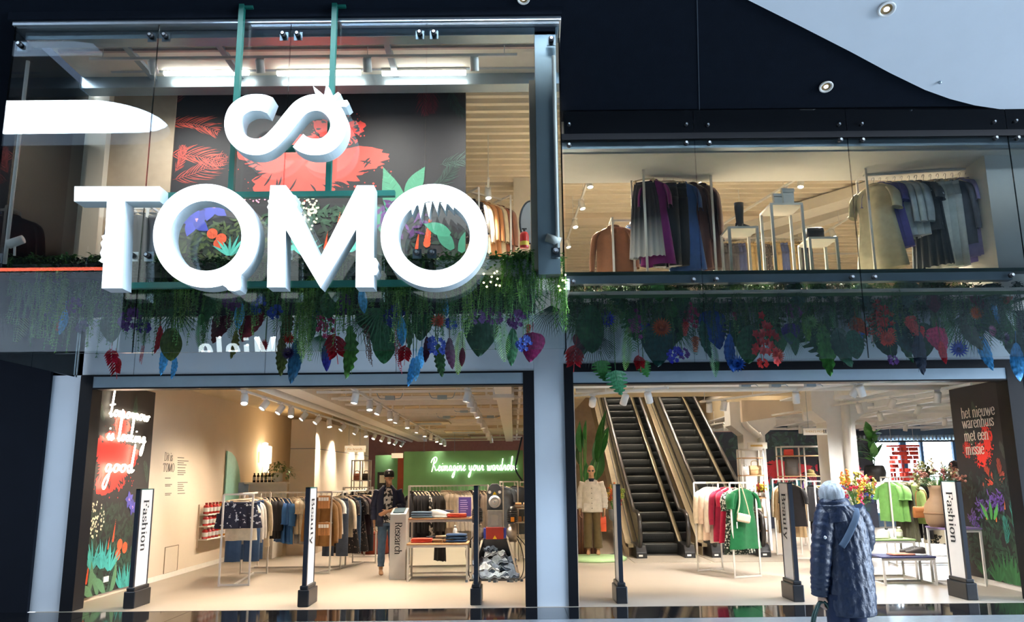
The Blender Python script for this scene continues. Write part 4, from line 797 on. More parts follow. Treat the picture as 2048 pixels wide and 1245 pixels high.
struct('wall_left_of_escalator', MB().box(.72, .86, 11.6, 26.8, 0, 3.3), M_BEIGE)
# ================================================================== security gates
M_GW = mat('gate white face', '#ddd9d3', .4, var=.02); M_GK = mat('gate navy frame', '#161c26', .35)
def gate(x, word, label, face):
    y0, y1, h = 11.42, 11.86, 1.545
    t = thing('security_gate', label, 'security gate', (x, (y0 + y1) / 2, .004), group='security gates')
    part(t, 'base', MB().box(x - .075, x + .075, y0 - .03, y1 + .03, .004, .22).box(x - .055, x + .055, y0 - .01, y1 + .01, .22, .27), M_BLACKP, bevel=.012)
    part(t, 'front_post', MB().box(x - .028, x + .028, y0, y0 + .05, .25, h), M_GK); part(t, 'rear_post', MB().box(x - .028, x + .028, y1 - .025, y1, .25, h), M_GK)
    part(t, 'panel', MB().box(x - .022, x + .022, y0 + .05, y1 - .025, .26, h - .012), M_GW)
    part(t, 'top_cap', MB().box(x - .028, x + .028, y0, y1, h - .012, h), mat('green glint cap', '#1d5a4c', .3))  # top edge coloured green to paint in its glint
    if word:
        s_ = 1 if face > 0 else -1
        o = (x + s_ * .023, y0 + .14 if face > 0 else y1 - .12, h - .14)
        text_part(t, word, o, (0, 0, -1), (0, s_, 0), .24, M_INK, thick=.10, thin=.03, track=.0)
gx_ = [gr(*q).x for q in ((272, 1214), (615, 1210), (953, 1208), (1240, 1204), (1590, 1202), (1930, 1198))]
gate(gx_[0], 'Fashion', 'white security gate lettered Fashion beside the red jungle mural', 1); gate(gx_[1], 'Beauty', 'white security gate lettered Beauty in front of the brown card display', 1)
gate(gx_[2], '', 'edge-on dark security gate in front of the shredding machine', 1); gate(gx_[3], '', 'edge-on dark security gate beside the left escalator', -1)
gate(gx_[4], 'Beauty', 'white security gate lettered Beauty between green dress and customer', -1); gate(gx_[5], 'Fashion', 'white security gate lettered Fashion beside the right mural board', -1)
# ================================================================== printed side walls
def onX(px, py, X): d = ray(px, py); s = X / d[0]; return Vector((X, d[1] * s, CAMH + d[2] * s))
lm = struct('wall_mural_left', MB().box(WL, WL + .02, FY + .3, 13.8, .06, 3.1), mat('black print ground', '#221f22', .6)); lm['label'] = 'black jungle mural on the left wall carrying the neon words'
y0 = FY + .3; A = Art((WL + .02, y0, .06), (0, 1, 0), (0, 0, 1), 13.8 - y0, 3.04, 11)
def V(px, py): q = onX(px, py, WL); return q.y - y0, q.z - .06
x, y = V(225, 925); A.splash(x, y, .62, .42, '#f53a30'); x, y = V(240, 860); A.splash(x, y, .22, .22, '#f53a30', 40)
A.bush(1.1, .9, 1.1, .35, '#26382c', 240, .12); A.bush(1.1, .35, 1.1, .35, '#2c463a', 240, .14)
x, y = V(185, 1040); A.dots(x, y, .3, .25, '#ece4c4', 90, .018)
for px, py, L in ((222, 1085, .35), (212, 1100, .2), (255, 1010, .2), (163, 1160, .4), (168, 1170, .35)): x, y = V(px, py); A.cone(x, y, L)
for px, py in ((236, 1090), (246, 1096), (232, 1110)): x, y = V(px, py); A.pom(x, y, .085)
for px, py in ((180, 1140), (200, 1138), (215, 1142), (240, 1180), (252, 1178)): x, y = V(px, py); A.agave(x, y, .42, '#3fa9a4', 7)
for px, py, a in ((170, 1195, 60), (190, 1195, 100), (215, 1190, 50), (180, 1200, 130), (205, 1192, 120)): x, y = V(px, py); A.leaf(x, y, R(a), .5, .13, '#5e8f6a', .8)
for px, py in ((255, 1000), (262, 1015)): x, y = V(px, py); A.orchid(x, y, .14, '#5a54b0')
for px, py, a in ((290, 970, 95), (196, 790, -80), (270, 790, -100)): x, y = V(px, py); A.palm(x, y, R(a), .4, '#2f4a3c')
A.done(lm)
part(lm, 'wall_socket', MB().box(WL + .02, WL + .035, onX(203, 1155, WL).y, onX(213, 1155, WL).y, onX(203, 1166, WL).z, onX(203, 1155, WL).z), M_WHITE)
nn = thing('neon_sign', 'warm white neon handwriting on the left jungle mural', 'neon sign', onX(230, 960, WL) + Vector((.03, 0, 0)))
for word, px, py, sz, sx in (('tomorrow', 212, 832, .25, 1.9), ('is looking', 208, 880, .25, 1.75), ('good', 202, 945, .3, 2.2)):
    q = onX(px, py, WL + .025); neon_text(nn, word, q, (0, 1, 0), (0, 0, 1), sz, .013, E_NEON, .045, sx, tall=2.3)
# right mural board
RXB = 7.12; p0 = onX(1912, 900, RXB).y; rb_ = struct('wall_mural_right', MB().box(RXB, RXB + .3, FY + .35, p0, .0, 3.0), M_CREAMW); rb_['label'] = 'black jungle board lettered het nieuwe warenhuis met een missie'
part(rb_, 'print_ground', MB().box(RXB - .006, RXB, FY + .55, p0, .08, 2.98), mat('black print ground', '#221f22', .6))
W_ = p0 - FY - .55; A = Art((RXB - .006, p0, .08), (0, -1, 0), (0, 0, 1), W_, 2.9, 21)
def V2(px, py): q = onX(px, py, RXB); return p0 - q.y, q.z - .08
x, y = V2(1965, 910); A.splash(x, y, .2, .16, '#f2382c', 50); x, y = V2(1975, 880); A.splash(x, y, .12, .2, '#f2382c', 40); x, y = V2(1935, 900); A.splash(x, y, .1, .1, '#d03028', 30)
for px, py, a, h in ((1990, 965, 120, '#b5402c'), (1990, 970, 165, '#c24630'), (2000, 960, 70, '#8f3a2c'), (1995, 975, 30, '#a04030'), (1945, 800, -90, '#3b4a3a'), (2000, 880, -80, '#3a4238'), (1930, 860, -60, '#445a40')): x, y = V2(px, py); A.palm(x, y, R(a), .3, h, .5, 12, .02)
A.bush(.8, 1.35, .8, .2, '#20302c', 160, .1); A.bush(.8, .5, .8, .5, '#24402f', 260, .12)
for px, py in ((1965, 1015), (1985, 1005), (1950, 1040), (2000, 1000)): x, y = V2(px, py); A.bush(x, y, .14, .12, '#5a3a86', 40, .07)
for px, py, L in ((1975, 1040, .22), (1995, 1045, .2), (2012, 1020, .15)): x, y = V2(px, py); A.cone(x, y, L, '#e8703a')
for px, py, a in ((1985, 1040, 80), (1990, 1040, 50), (1978, 1040, 115)): x, y = V2(px, py); A.leaf(x, y, R(a), .3, .08, '#4d9a4a')
for px, py, L in ((2020, 1170, .5), (2000, 1165, .35), (2035, 1175, .45), (1970, 1150, .25)): x, y = V2(px, py); A.agave(x, y, L, '#2f6a3c', 9)
for px, py in ((2030, 1060), (2015, 1090)): x, y = V2(px, py); A.palm(x, y, 1.2, .4, '#2f7a70')
A.done(rb_)
for wd, px, py in (('het nieuwe', 1925, 838), ('warenhuis', 1927, 858), ('met een', 1931, 883), ('missie', 1934, 910)):
    q = onX(px, py, RXB - .008); text_part(rb_, wd, q, (0, -1, 0), (0, 0, 1), .235, M_WINK, thick=.10, thin=.035, track=-.02, th=.014)
# ================================================================== clothes on hangers
M_HANG = mat('pale wood hanger', '#d9c4a2', .5); M_WIRE = mat('steel wire', '#b9bcbd', .3, .8)
_gc = {}
def body_rings(spec, n=20, fold=.25, kf=5, ph=0.0):      # spec rows: (z, half width, half thickness, x centre)
    out = []
    for i, (z, hw, th, cx) in enumerate(spec):
        g = fold * min(1, i / (len(spec) * .5)); ring = []
        for k in range(n):
            a = 2 * pi * k / n; ring.append((cx + hw * cos(a) * (1 + .04 * g * sin(kf * a + ph)), th * sin(a) * (1 + g * sin(kf * a + ph + i * .12)) + .012 * g * sin(3 * a + ph), z + .012 * g * sin(kf * a + ph) * (i == len(spec) - 1)))
        out.append(ring)
    return out
def lerp_rows(keys, m):                                   # resample rows
    out = []
    for (a, b) in zip(keys[:-1], keys[1:]):
        for j in range(m): out.append(tuple(p + (q - p) * j / m for p, q in zip(a, b)))
    return out + [keys[-1]]
def gmesh(kind, seed):
    if (kind, seed) in _gc: return _gc[(kind, seed)]
    r = random.Random(hash(kind) % 1000 if False else seed * 31 + len(kind) * 7); ph = r.uniform(0, 6); P = {}
    def add(name, mb): P.setdefault(name, []).append(mb.mesh(name, [M_HANG], True))
    hook = MB().tube(smooth_path([(-.018, 0, -.012), (-.012, 0, .008), (.006, 0, .012), (.014, 0, -.004), (.004, 0, -.03), (0, 0, -.075)], 3), .0035, 5)
    if kind in ('trousers', 'shorts', 'skirt', 'pleated'):
        hang = MB().tube([(-.17, 0, -.085), (-.08, 0, -.075), (0, 0, -.07), (.08, 0, -.075), (.17, 0, -.085)], .009, 6).box(-.15, -.12, -.012, .012, -.125, -.075).box(.12, .15, -.012, .012, -.125, -.075)
    else: hang = MB().tube([(-.205, 0, -.15), (-.1, 0, -.095), (0, 0, -.07), (.1, 0, -.095), (.205, 0, -.15)], [.008, .012, .013, .012, .008], 6)
    add('hanger', hang); add('hook', hook)
    if kind in ('tee', 'shirt', 'jacket', 'dress', 'coat', 'top'):
        L = {'tee': .66, 'top': .6, 'shirt': .74, 'jacket': .72, 'dress': 1.05, 'coat': .98}[kind]; th = {'tee': .042, 'top': .04, 'shirt': .042, 'jacket': .06, 'dress': .05, 'coat': .065}[kind]
        hem = {'dress': .3, 'coat': .26}.get(kind, .235); wst = .20 if kind == 'dress' else .225
        rows = lerp_rows([(-.088, .07, .03, 0), (-.10, .11, .035, 0), (-.125, .17, .042, 0), (-.155, .21, .04, 0), (-.23, .225, th, 0), (-.45, wst, th, 0), (-.09 - L, hem, th * 1.15, .01)], 3)
        add('body', MB().loft(body_rings(rows, 22, .3, 5, ph), caps=False))
        add('collar', MB().tube([(.072 * cos(a), .034 * sin(a), -.085 - .012 * sin(a)) for a in [2 * pi * k / 14 for k in range(14)]], .013 if kind in ('jacket', 'coat', 'shirt') else .007, 6, closed=True))
        sl = {'tee': .2, 'top': .26, 'shirt': .5, 'jacket': .56, 'dress': .26, 'coat': .58}[kind]; w0 = .078 if sl < .3 else .07
        for s_ in (-1, 1):
            pts = [(s_ * .175, 0, -.155), (s_ * .215, -.004, -.2), (s_ * .245, -.012, -.27), (s_ * (.255 + .02 * (sl > .3)), -.02, -.18 - sl * .65), (s_ * (.262 + .02 * (sl > .3)), -.03, -.18 - sl)]
            add('sleeve', MB().tube(smooth_path(pts, 3), [.055, .06, .066, .07, .072, .072, .072, .07, .068, .066, .063, .06, .055 if sl > .3 else .072][:13], 10, flat=.55, caps=False))
        if kind in ('jacket', 'shirt', 'coat'):
            add('placket', MB().box(-.012, .012, -th * 1.12, -th * 1.02, -.1 - L * .95, -.14))
    elif kind in ('trousers', 'shorts'):
        L = 1.0 if kind == 'trousers' else .42; lw = .1 if kind == 'trousers' else .155; top_w = .185 if kind == 'trousers' else .22
        add('waistband', MB().loft(body_rings([(-.105, top_w, .022, 0), (-.15, top_w * 1.01, .024, 0)], 20, 0)))
        add('hip', MB().loft(body_rings(lerp_rows([(-.148, top_w, .024, 0), (-.25, top_w * 1.08, .04, 0), (-.33, top_w * 1.1, .045, 0)], 2), 20, .15, 6, ph), caps=True))
        for s_ in (-1, 1):
            add('leg', MB().loft(body_rings(lerp_rows([(-.28, lw, .042, s_ * top_w * .55), (-.5 if L > .5 else -.36, lw * .98, .042, s_ * top_w * .56), (-.1 - L, lw * (.95 if L > .5 else 1.1), .04, s_ * top_w * .6)], 3), 16, .25, 4, ph + s_)))
    else:
        L = .95 if kind == 'pleated' else .62; k = 16 if kind == 'pleated' else 7
        add('waistband', MB().loft(body_rings([(-.105, .16, .02, 0), (-.145, .163, .024, 0)], 24, 0)))
        add('body', MB().loft(body_rings(lerp_rows([(-.14, .162, .024, 0), (-.3, .2, .04, 0), (-.1 - L, .27 if kind == 'pleated' else .25, .06, 0)], 4), 64 if kind == 'pleated' else 28, .35, k, ph), caps=False))
    _gc[(kind, seed)] = P; return P
NOUN = {'tee': 'T-shirt', 'shirt': 'shirt', 'jacket': 'jacket', 'dress': 'dress', 'coat': 'long coat', 'top': 'top', 'trousers': 'trousers', 'shorts': 'shorts', 'skirt': 'skirt', 'pleated': 'pleated skirt'}
NAME = {'tee': 'hanging_t_shirt', 'shirt': 'hanging_shirt', 'jacket': 'hanging_jacket', 'dress': 'hanging_dress', 'coat': 'hanging_coat', 'top': 'hanging_blouse', 'trousers': 'hanging_trousers', 'shorts': 'hanging_shorts', 'skirt': 'hanging_skirt', 'pleated': 'hanging_skirt'}
_hs = [0]
def hang(kind, m, pos, rz, label, group=None, sc_=(1, 1, 1), hm_=None):
    _hs[0] += 1; P = gmesh(kind, _hs[0] % 3); t = thing(NAME[kind], label, {'tee': 'shirt', 'top': 'shirt', 'pleated': 'skirt'}.get(kind, kind), pos, rz, group); t.scale = sc_
    for nm, meshes in P.items():
        for me in meshes:
            mm = (hm_ or M_HANG) if nm == 'hanger' else (M_WIRE if nm == 'hook' else m)
            if nm == 'hook': continue
            o = inst(nm, me, t, Matrix.Identity(4), mm)
            if nm == 'hanger': inst('hook', P['hook'][0], o, Matrix.Identity(4), M_WIRE)
    return t
def cmat(c):
    if not isinstance(c, str): return c
    return fab(c)
def row(a, b, z, items, where, frm, rz=0.0, jit=.12, f0=.04, f1=.96, hm_=None, thick=1.0):
    a = Vector((a[0], a[1], z)); b = Vector((b[0], b[1], z)); d = b - a; base = math.atan2(d.y, d.x) - pi / 2 + rz; n = len(items); r = random.Random(len(where) + n)
    for i, it in enumerate(items):
        kind, cname, c = it[:3]; s_ = it[3] if len(it) > 3 else (1, 1, 1)
        s_ = (s_[0], s_[1] * thick, s_[2])
        p = a.lerp(b, f0 + (f1 - f0) * (i / max(1, n - 1)))
        hang(kind, cmat(c), p, base + r.uniform(-jit, jit), '%s %s, %s %s on the %s' % (cname, NOUN[kind], ORD[i], frm, where), 'clothes on the ' + where, s_, hm_)
def rack(label, a, b, h, w=.5, tb=.026, m=None, z0=.004, rail_z=None):
    a = Vector((a[0], a[1], z0)); b = Vector((b[0], b[1], z0)); d = (b - a).normalized(); n = Vector((-d.y, d.x, 0)) * (w / 2); m = m or M_RACK
    t = thing('clothes_rack', label, 'clothes rack', (a + b) / 2); H = Vector((0, 0, h))
    for p in (a, b):
        for s_ in (1, -1): part(t, 'upright', MB().box(p.x + s_ * n.x - tb / 2, p.x + s_ * n.x + tb / 2, p.y + s_ * n.y - tb / 2, p.y + s_ * n.y + tb / 2, z0, z0 + h), m)
        part(t, 'top_bar', MB().bar(p + n + H, p - n + H, tb), m); part(t, 'foot_bar', MB().bar(p + n + Vector((0, 0, .02)), p - n + Vector((0, 0, .02)), tb), m)
    part(t, 'rail', MB().bar(a + H, b + H, tb), m); part(t, 'floor_bar', MB().bar(a + Vector((0, 0, .02)), b + Vector((0, 0, .02)), tb), m)
    return t
K = '#1c1b1f'; NAVY = '#1b2340'; CRM = '#d9cbb2'; WHT = '#e4e0d8'; DEN = '#2b4568'; LDEN = '#6f8aa6'; GRY = '#a39d95'
P_NAVY = patmat('navy brush print', '#171c33', '#cfd3dc', 'noise', 22, thr=.62); P_STR = patmat('navy stripe', '#e3e2de', '#2a3350', 'stripes', 9); P_FLOR = patmat('black floral print', '#1b1719', '#a08a80', 'noise', 26, thr=.63)
P_LEAF = patmat('cream leaf print', '#ddd2b8', '#26261f', 'noise', 13, thr=.56); P_WB = patmat('white black print', '#dcd6cc', '#2a2a2a', 'noise', 18, thr=.5); P_LIL = patmat('lilac floral', '#8a7aa6', '#d8d2e4', 'noise', 24, thr=.6)
P_GRAD = patmat('pleated fade', '#e2e0dc', '#23232b', 'grad', thr=1.0); P_DOT = patmat('dotted hem', '#1b2a20', '#d8d8cc', 'noise', 30, thr=.55); P_SEQ = patmat('black sequin', '#2a3034', '#8d969b', 'noise', 14, thr=.66)
# --- front left rack
ra, rb2 = (-4.45, 13.66), (-4.66, 15.35)
rack('white rack with navy printed shorts at its front end', ra, rb2, 1.42, .46)
row(ra, rb2, 1.405, [('shorts', 'navy brush-print', P_NAVY, (1.25, 1.2, 1.0)), ('top', 'cream', CRM, (1.08, 1, 1.05)), ('trousers', 'dark blue denim', DEN, (1.35, 1, .98)), ('jacket', 'light grey', '#b9b4ad', (1, 1, 1)), ('jacket', 'pale grey', '#aca79f'), ('trousers', 'blue denim', '#35527a', (1.1, 1, 1)), ('coat', 'sand', '#b9a88c', (1.1, 1, .85)), ('jacket', 'oatmeal', '#c0b196')], 'front left rack', 'from the front', f0=.06)
# --- long middle rack
ra, rb2 = (-4.95, 16.3), (-3.25, 16.25)
rack('long white rack of black and blue tops behind the front left rack', ra, rb2, 1.40, .42)
row((-5.0, 16.3), (-3.82, 16.27), 1.385, [('tee', 'white and blue', '#b9c3d6'), ('tee', 'navy striped', P_STR), ('tee', 'navy striped', P_STR), ('shirt', 'black', K), ('shirt', 'black', '#222024'), ('shirt', 'black', K), ('top', 'bright blue', '#2f5f9c', (1, 1, 1.3)), ('top', 'bright blue', '#2a5690', (1, 1, 1.3)), ('top', 'bright blue', '#33659f', (1, 1, 1.35)), ('tee', 'cream', '#dcccae'), ('tee', 'cream', '#e0d2b8'), ('trousers', 'light grey', '#a8a39a', (1, 1, .85)), ('shirt', 'purple print', P_LIL), ('top', 'purple', '#5a4a74'), ('trousers', 'pale denim', LDEN, (1, 1, .85))], 'long middle rack', 'from the left', rz=.75, jit=.1)
# --- third rack
ra, rb2 = (-3.52, 15.3), (-3.0, 17.1)
rack('white rack with brown jacket behind the Beauty gate', ra, rb2, 1.42, .5)
row(ra, rb2, 1.405, [('jacket', 'tan brown', '#8a6436', (1.1, 1.2, 1.15)), ('jacket', 'tan brown', '#7f5c33', (1.05, 1.2, 1.1)), ('tee', 'white', WHT), ('trousers', 'grey denim', '#4a5568', (1.2, 1, 1.05)), ('shirt', 'cream', CRM), ('dress', 'black floral', P_FLOR), ('trousers', 'blue denim', '#3d5878', (1.1, 1, 1.05)), ('dress', 'black floral', P_FLOR), ('shirt', 'dark plum', '#3a2a30'), ('trousers', 'black denim', '#23242b', (1.1, 1, 1.05))], 'rack behind the Beauty gate', 'from the front', rz=.12)
# --- centre rack behind the tables
ra, rb2 = (-2.0, 16.2), (-.5, 16.3)
rack('white rack of black and cream clothes behind the display tables', ra, rb2, 1.5, .5)
row(ra, rb2, 1.485, [('jacket', 'black', K, (.9, 1.2, 1.15))] * 4 + [('shirt', 'white black print', P_WB, (.9, 1, 1.3))] + [('shirt', 'dark grey', '#33302f', (.9, 1, 1.2))] * 3 + [('skirt', 'long black', K, (.8, 1, 1.9))] + [('coat', 'cream', '#dccbb0', (.9, 1, 1))] * 3 + [('shirt', 'off-white', '#d9cfc0', (.9, 1, 1.2))] * 5 + [('dress', 'black floral', P_FLOR, (.9, 1, 1))] * 2 + [('shirt', 'taupe', '#7a6d60', (.9, 1, 1.2))] * 3, 'centre rack', 'from the left', rz=.55, jit=.08)
# --- far left rack by the shelves
ra, rb2 = (-3.95, 19.6), (-3.3, 19.7)
rack('small far rack of black clothes under the shoe shelves', ra, rb2, 1.45, .4)
row(ra, rb2, 1.435, [('shirt', 'black', K, (1, 1.2, 1.1)), ('shirt', 'black', '#222', (1, 1.2, 1.1)), ('trousers', 'olive', '#3f4030'), ('shirt', 'black', K)] if False else [('shirt', 'black', K, (1, 1.2, 1.1)), ('shirt', 'black', '#242226', (1, 1.2, 1.1)), ('trousers', 'olive', '#3f4030'), ('jacket', 'black', K)], 'small far rack by the shoe shelves', 'from the left', rz=.6)
# --- denim dress stand behind the machine, rack at the pier
ra, rb2 = (-.25, 17.3), (.05, 17.35)
rack('slim white stand with a grey denim dress behind the machine', ra, rb2, 1.56, .4)
row(ra, rb2, 1.545, [('dress', 'grey denim', '#59616c', (1.1, 1.4, .9)), ('dress', 'grey blue denim', '#5f6a78', (1.1, 1.4, .9))], 'slim stand behind the machine', 'from the left', rz=1.35)
ra, rb2 = (.18, 17.6), (.62, 17.7)
rack('white rack partly hidden by the middle door frame', ra, rb2, 1.55, .4)
row(ra, rb2, 1.535, [('shirt', 'cream', CRM), ('shirt', 'cream', '#e0d4bf'), ('tee', 'off-white', WHT), ('shirt', 'pale blue', '#8fa9bf', (1, 1.2, 1))], 'rack beside the middle door frame', 'from the left', rz=.7)
# --- green dress rack
ra, rb2 = (3.82, 14.1), (3.45, 15.15)
rack('white rack with the green dress in front of the escalators', ra, rb2, 1.52, .5)
row(ra, rb2, 1.505, [('dress', 'bright green', '#0f5c33', (1.12, 1.3, .92)), ('dress', 'dotted hem', P_DOT, (1.1, 1.2, 1.0)), ('dress', 'crimson', '#a5173a', (1, 1.1, .85)), ('coat', 'crimson', '#8f1a38', (1, 1, .9)), ('shirt', 'ivory', '#e0d3bf', (1, 1, 1.2)), ('coat', 'blush', '#d8bfa8', (1, 1, .9)), ('coat', 'ivory', CRM, (1, 1, .9))], 'green dress rack', 'from the front', f0=.03)
# --- rails by the white columns
ra, rb2 = (5.62, 17.0), (5.75, 17.9)
rack('white rack of black and beige tops left of the Beauty gate', ra, rb2, 1.55, .5)
row(ra, rb2, 1.535, [('tee', 'black', K, (1, 1.2, 1.2)), ('coat', 'beige', '#b9a07a', (1, 1.2, 1.05)), ('coat', 'tan', '#a58a63'), ('coat', 'cream', CRM)], 'rack left of the Beauty gate', 'from the front', rz=-.35)
ra, rb2 = (6.45, 18.4), (7.2, 18.5)
rack('white rack with a mustard top left of the customer', ra, rb2, 1.5, .45)
row(ra, rb2, 1.485, [('shirt', 'black', K), ('trousers', 'black', K), ('tee', 'mustard', '#c79a45', (1, 1.2, 1)), ('top', 'olive', '#6a6a45'), ('coat', 'cream', CRM), ('shirt', 'sage', '#a9b39a'), ('shirt', 'white', WHT)], 'mustard top rack', 'from the left', rz=.45)
ra, rb2 = (7.0, 15.9), (8.45, 15.75)
rack('white rack of green and leaf-print clothes right of the customer', ra, rb2, 1.58, .45)
row(ra, rb2, 1.565, [('tee', 'vivid green', '#6a9f52', (1.05, 1.2, 1.05)), ('tee', 'vivid green', '#74a85a', (1.05, 1.2, 1.05)), ('pleated', 'dark olive', '#4a4a3a', (1, 1.2, 1.1)), ('top', 'pale green', '#a3bf72', (1, 1.2, 1.2)), ('trousers', 'black', K, (1.1, 1.2, 1)), ('shirt', 'cream', '#e2d8bb', (1, 1.1, 1)), ('dress', 'leaf-print', P_LEAF, (1.1, 1.4, 1.05)), ('dress', 'leaf-print', P_LEAF, (1.1, 1.4, 1.05)), ('coat', 'leaf-print', P_LEAF), ('jacket', 'black', '#26242a'), ('shirt', 'white', WHT)], 'leaf-print rack', 'from the left', rz=.6)
ra, rb2 = (8.2, 17.2), (9.2, 17.0)
rack('white rack of beige coats behind the flower vase', ra, rb2, 1.5, .45)
row(ra, rb2, 1.485, [('shirt', 'navy', NAVY), ('coat', 'stone', '#b5ab98'), ('coat', 'beige', '#c2ad8a'), ('coat', 'rust', '#8a4a34'), ('shirt', 'burgundy', '#74243a'), ('coat', 'navy', NAVY)], 'rack behind the flower vase', 'from the left', rz=.4)
# --- upstairs rails
def uz(px, py, Y): return at(px, py, Y).z
def urack(label, px0, px1, pyt, Y, w=.5, dy=0.0):
    a, b = at(px0, pyt, Y), at(px1, pyt, Y + dy); rack(label, (a.x, Y), (b.x, Y + dy), a.z - UF, w, .03, None, UF); return (a.x, Y), (b.x, Y + dy), a.z
a, b, z = urack('upstairs white rack with a black coat left of the upper mural', 262, 306, 417, 10.6, .3)
row(a, b, z - .015, [('coat', 'black', K, (1.4, 1.6, 1)), ('coat', 'black', '#242329', (1.4, 1.6, 1)), ('coat', 'black', K, (1.4, 1.6, 1))], 'rack left of the upper mural', 'from the left', rz=1.2)
a, b, z = urack('upstairs white rack of brown coats right of the upper mural', 940, 1003, 384, 12.9, .5, .4)
row(a, b, z - .06, [('shirt', 'black print', P_FLOR), ('shirt', 'cream', CRM, (1, 1.2, 1.2)), ('coat', 'camel', '#b07c50', (1, 1.2, 1)), ('coat', 'caramel', '#a06a40', (1, 1.2, 1)), ('coat', 'cream', '#d8c7a2', (1, 1.2, 1)), ('coat', 'rust brown', '#8a5138', (1, 1.2, 1.05)), ('coat', 'dark brown', '#5a3626', (1, 1.2, 1.05))], 'rack right of the upper mural', 'from the left', rz=.7)
a, b, z = urack('upstairs white rack of long dresses beside the window joint', 1274, 1406, 345, 11.35, .45, .25)
row(a, b, z - .015, [('pleated', 'black-to-white', P_GRAD, (.95, 1.3, 1.2)), ('dress', 'magenta purple', '#6a1f63', (.85, 1.6, 1.2)), ('trousers', 'black', '#1e2226', (1.0, 1.6, 1.25)), ('trousers', 'black', '#191c20', (1.0, 1.6, 1.25)), ('dress', 'royal blue', '#27477c', (.9, 1.6, 1.25)), ('coat', 'chocolate', '#4a3330', (.9, 1.3, 1.3)), ('coat', 'dark chocolate', '#3d2a29', (.9, 1.3, 1.3))], 'upstairs rack of long dresses', 'from the left', rz=1.0, jit=.08, f0=.1, f1=.97)
a, b, z = urack('upstairs white rack of trousers behind the display cubes', 1418, 1608, 478, 14.5, .5)
row(a, b, z - .015, [('trousers', 'black', K)] * 5 + [('trousers', 'navy', NAVY)] * 2 + [('trousers', 'khaki', '#8a7650')] * 4 + [('tee', 'black printed', P_FLOR)] * 2 + [('trousers', 'khaki', '#94805a')] * 3 + [('trousers', 'navy', '#202a4a')] * 2 + [('trousers', 'khaki', '#8a7650')] * 3 + [('trousers', 'black', K)] * 3, 'upstairs rack of trousers', 'from the left', rz=.9, jit=.1)
a, b, z = urack('upstairs white rack of lilac and grey dresses at the right window', 1722, 1958, 352, 11.4, .5, -.25)
row(a, b, z - .06, [('dress', 'pale khaki', '#a8a38a', (1.3, 1.6, 1.2)), ('dress', 'indigo', '#3f3f78', (1.0, 1.4, .95)), ('dress', 'indigo', '#484886', (1, 1.4, .95)), ('shirt', 'silver grey', '#a9b4b8', (1, 1.2, 1.1)), ('shirt', 'pale grey', '#b4bcbc', (1, 1.2, 1.1)), ('shirt', 'pale grey', '#a4adb0', (1, 1.2, 1.1)), ('tee', 'dark sequin', P_SEQ, (1.25, 1.5, 1.15)), ('pleated', 'charcoal', '#2b3338', (1.1, 1.4, 1.3)), ('trousers', 'white', '#c6cbc6', (1, 1.3, 1.25)), ('trousers', 'white', '#bcc4c2', (1, 1.3, 1.25)), ('trousers', 'white', '#c9cdc9', (1, 1.3, 1.25)), ('shirt', 'slate', '#5e6470', (1, 1.2, 1.3)), ('dress', 'lilac', '#8f88b8', (1, 1.4, 1.1)), ('dress', 'lilac', '#9a94c2', (1, 1.4, 1.1)), ('dress', 'violet', '#6f68a8', (1, 1.4, 1.15))], 'rack at the right upper window', 'from the left', rz=.85, jit=.1, f0=.1)
a, b, z = urack('small upstairs rack with a blue blouse', 1222, 1264, 442, 11.9, .3)
row(a, b, z - .015, [('coat', 'brown', '#6a4630', (1.2, 1.4, 1)), ('top', 'blue', '#3d5f94', (1.1, 1.6, .95))], 'small upstairs rack', 'from the left', rz=1.3, f0=.1)
# ================================================================== shop furniture and goods
M_TOPW = M_WOOD
def folded(name, label, cx, cy, z, w, d, h, m, layers=2, rz=0.0, group=None):
    t = thing(name, label, 'folded clothes', (cx, cy, z), rz, group); r = random.Random(int(cx * 1000) + 5)
    for k in range(layers):
        hh = h / layers; ww = w * r.uniform(.93, 1.0); dd = d * r.uniform(.93, 1)
        rings = []
        for i in range(9):
            u = -1 + 2 * i / 8; rings.append([(u * ww / 2, sgn * dd / 2 * (1 - .03 * abs(u)), hh * (k + .5) + dz * hh * .5 * (1 - .10 * u * u + .12 * sin(3 * u + k))) for sgn, dz in ((-1, -.5), (-1.02, 0), (-1, .7), (-.5, 1), (.3, .96), (1, .7), (1.02, 0), (1, -.9))])
        part(t, 'folded_layer', MB().loft(rings), cmat(m), True, local=True)
    return t
def sneaker(cx, cy, z, rz, m, label, s_=1.0, group=None):
    t = thing('sneaker', label, 'shoe', (cx, cy, z), rz, group); t.scale = (s_,) * 3
    ol = [(-.14, .0), (-.13, .04), (-.05, .042), (.05, .045), (.12, .045), (.15, .02), (.152, 0), (.15, -.02), (.12, -.045), (.05, -.045), (-.05, -.042), (-.13, -.04)]
    part(t, 'sole', MB().loft([[(x, y, 0) for x, y in ol], [(x * 1.02, y * 1.03, .012) for x, y in ol], [(x, y, .032) for x, y in ol]]), M_WHITE, True, local=True)
    hs = [(-.135, .09, .036), (-.10, .105, .042), (-.05, .10, .042), (0, .085, .042), (.05, .07, .044), (.10, .052, .042), (.14, .042, .022)]
    part(t, 'upper', MB().loft([[(x, w_ * cos(a) , .03 + h_ * max(0, sin(a)) ** .6) for a in [pi * k / 10 for k in range(11)]] for x, h_, w_ in hs], closed=False), m, True, local=True)
    part(t, 'laces', MB().tube([(.0, -.025, .112), (.015, .025, .108), (.03, -.025, .10), (.045, .025, .095), (.06, -.022, .088)], .004, 5), M_WHITE, local=True)
    return t
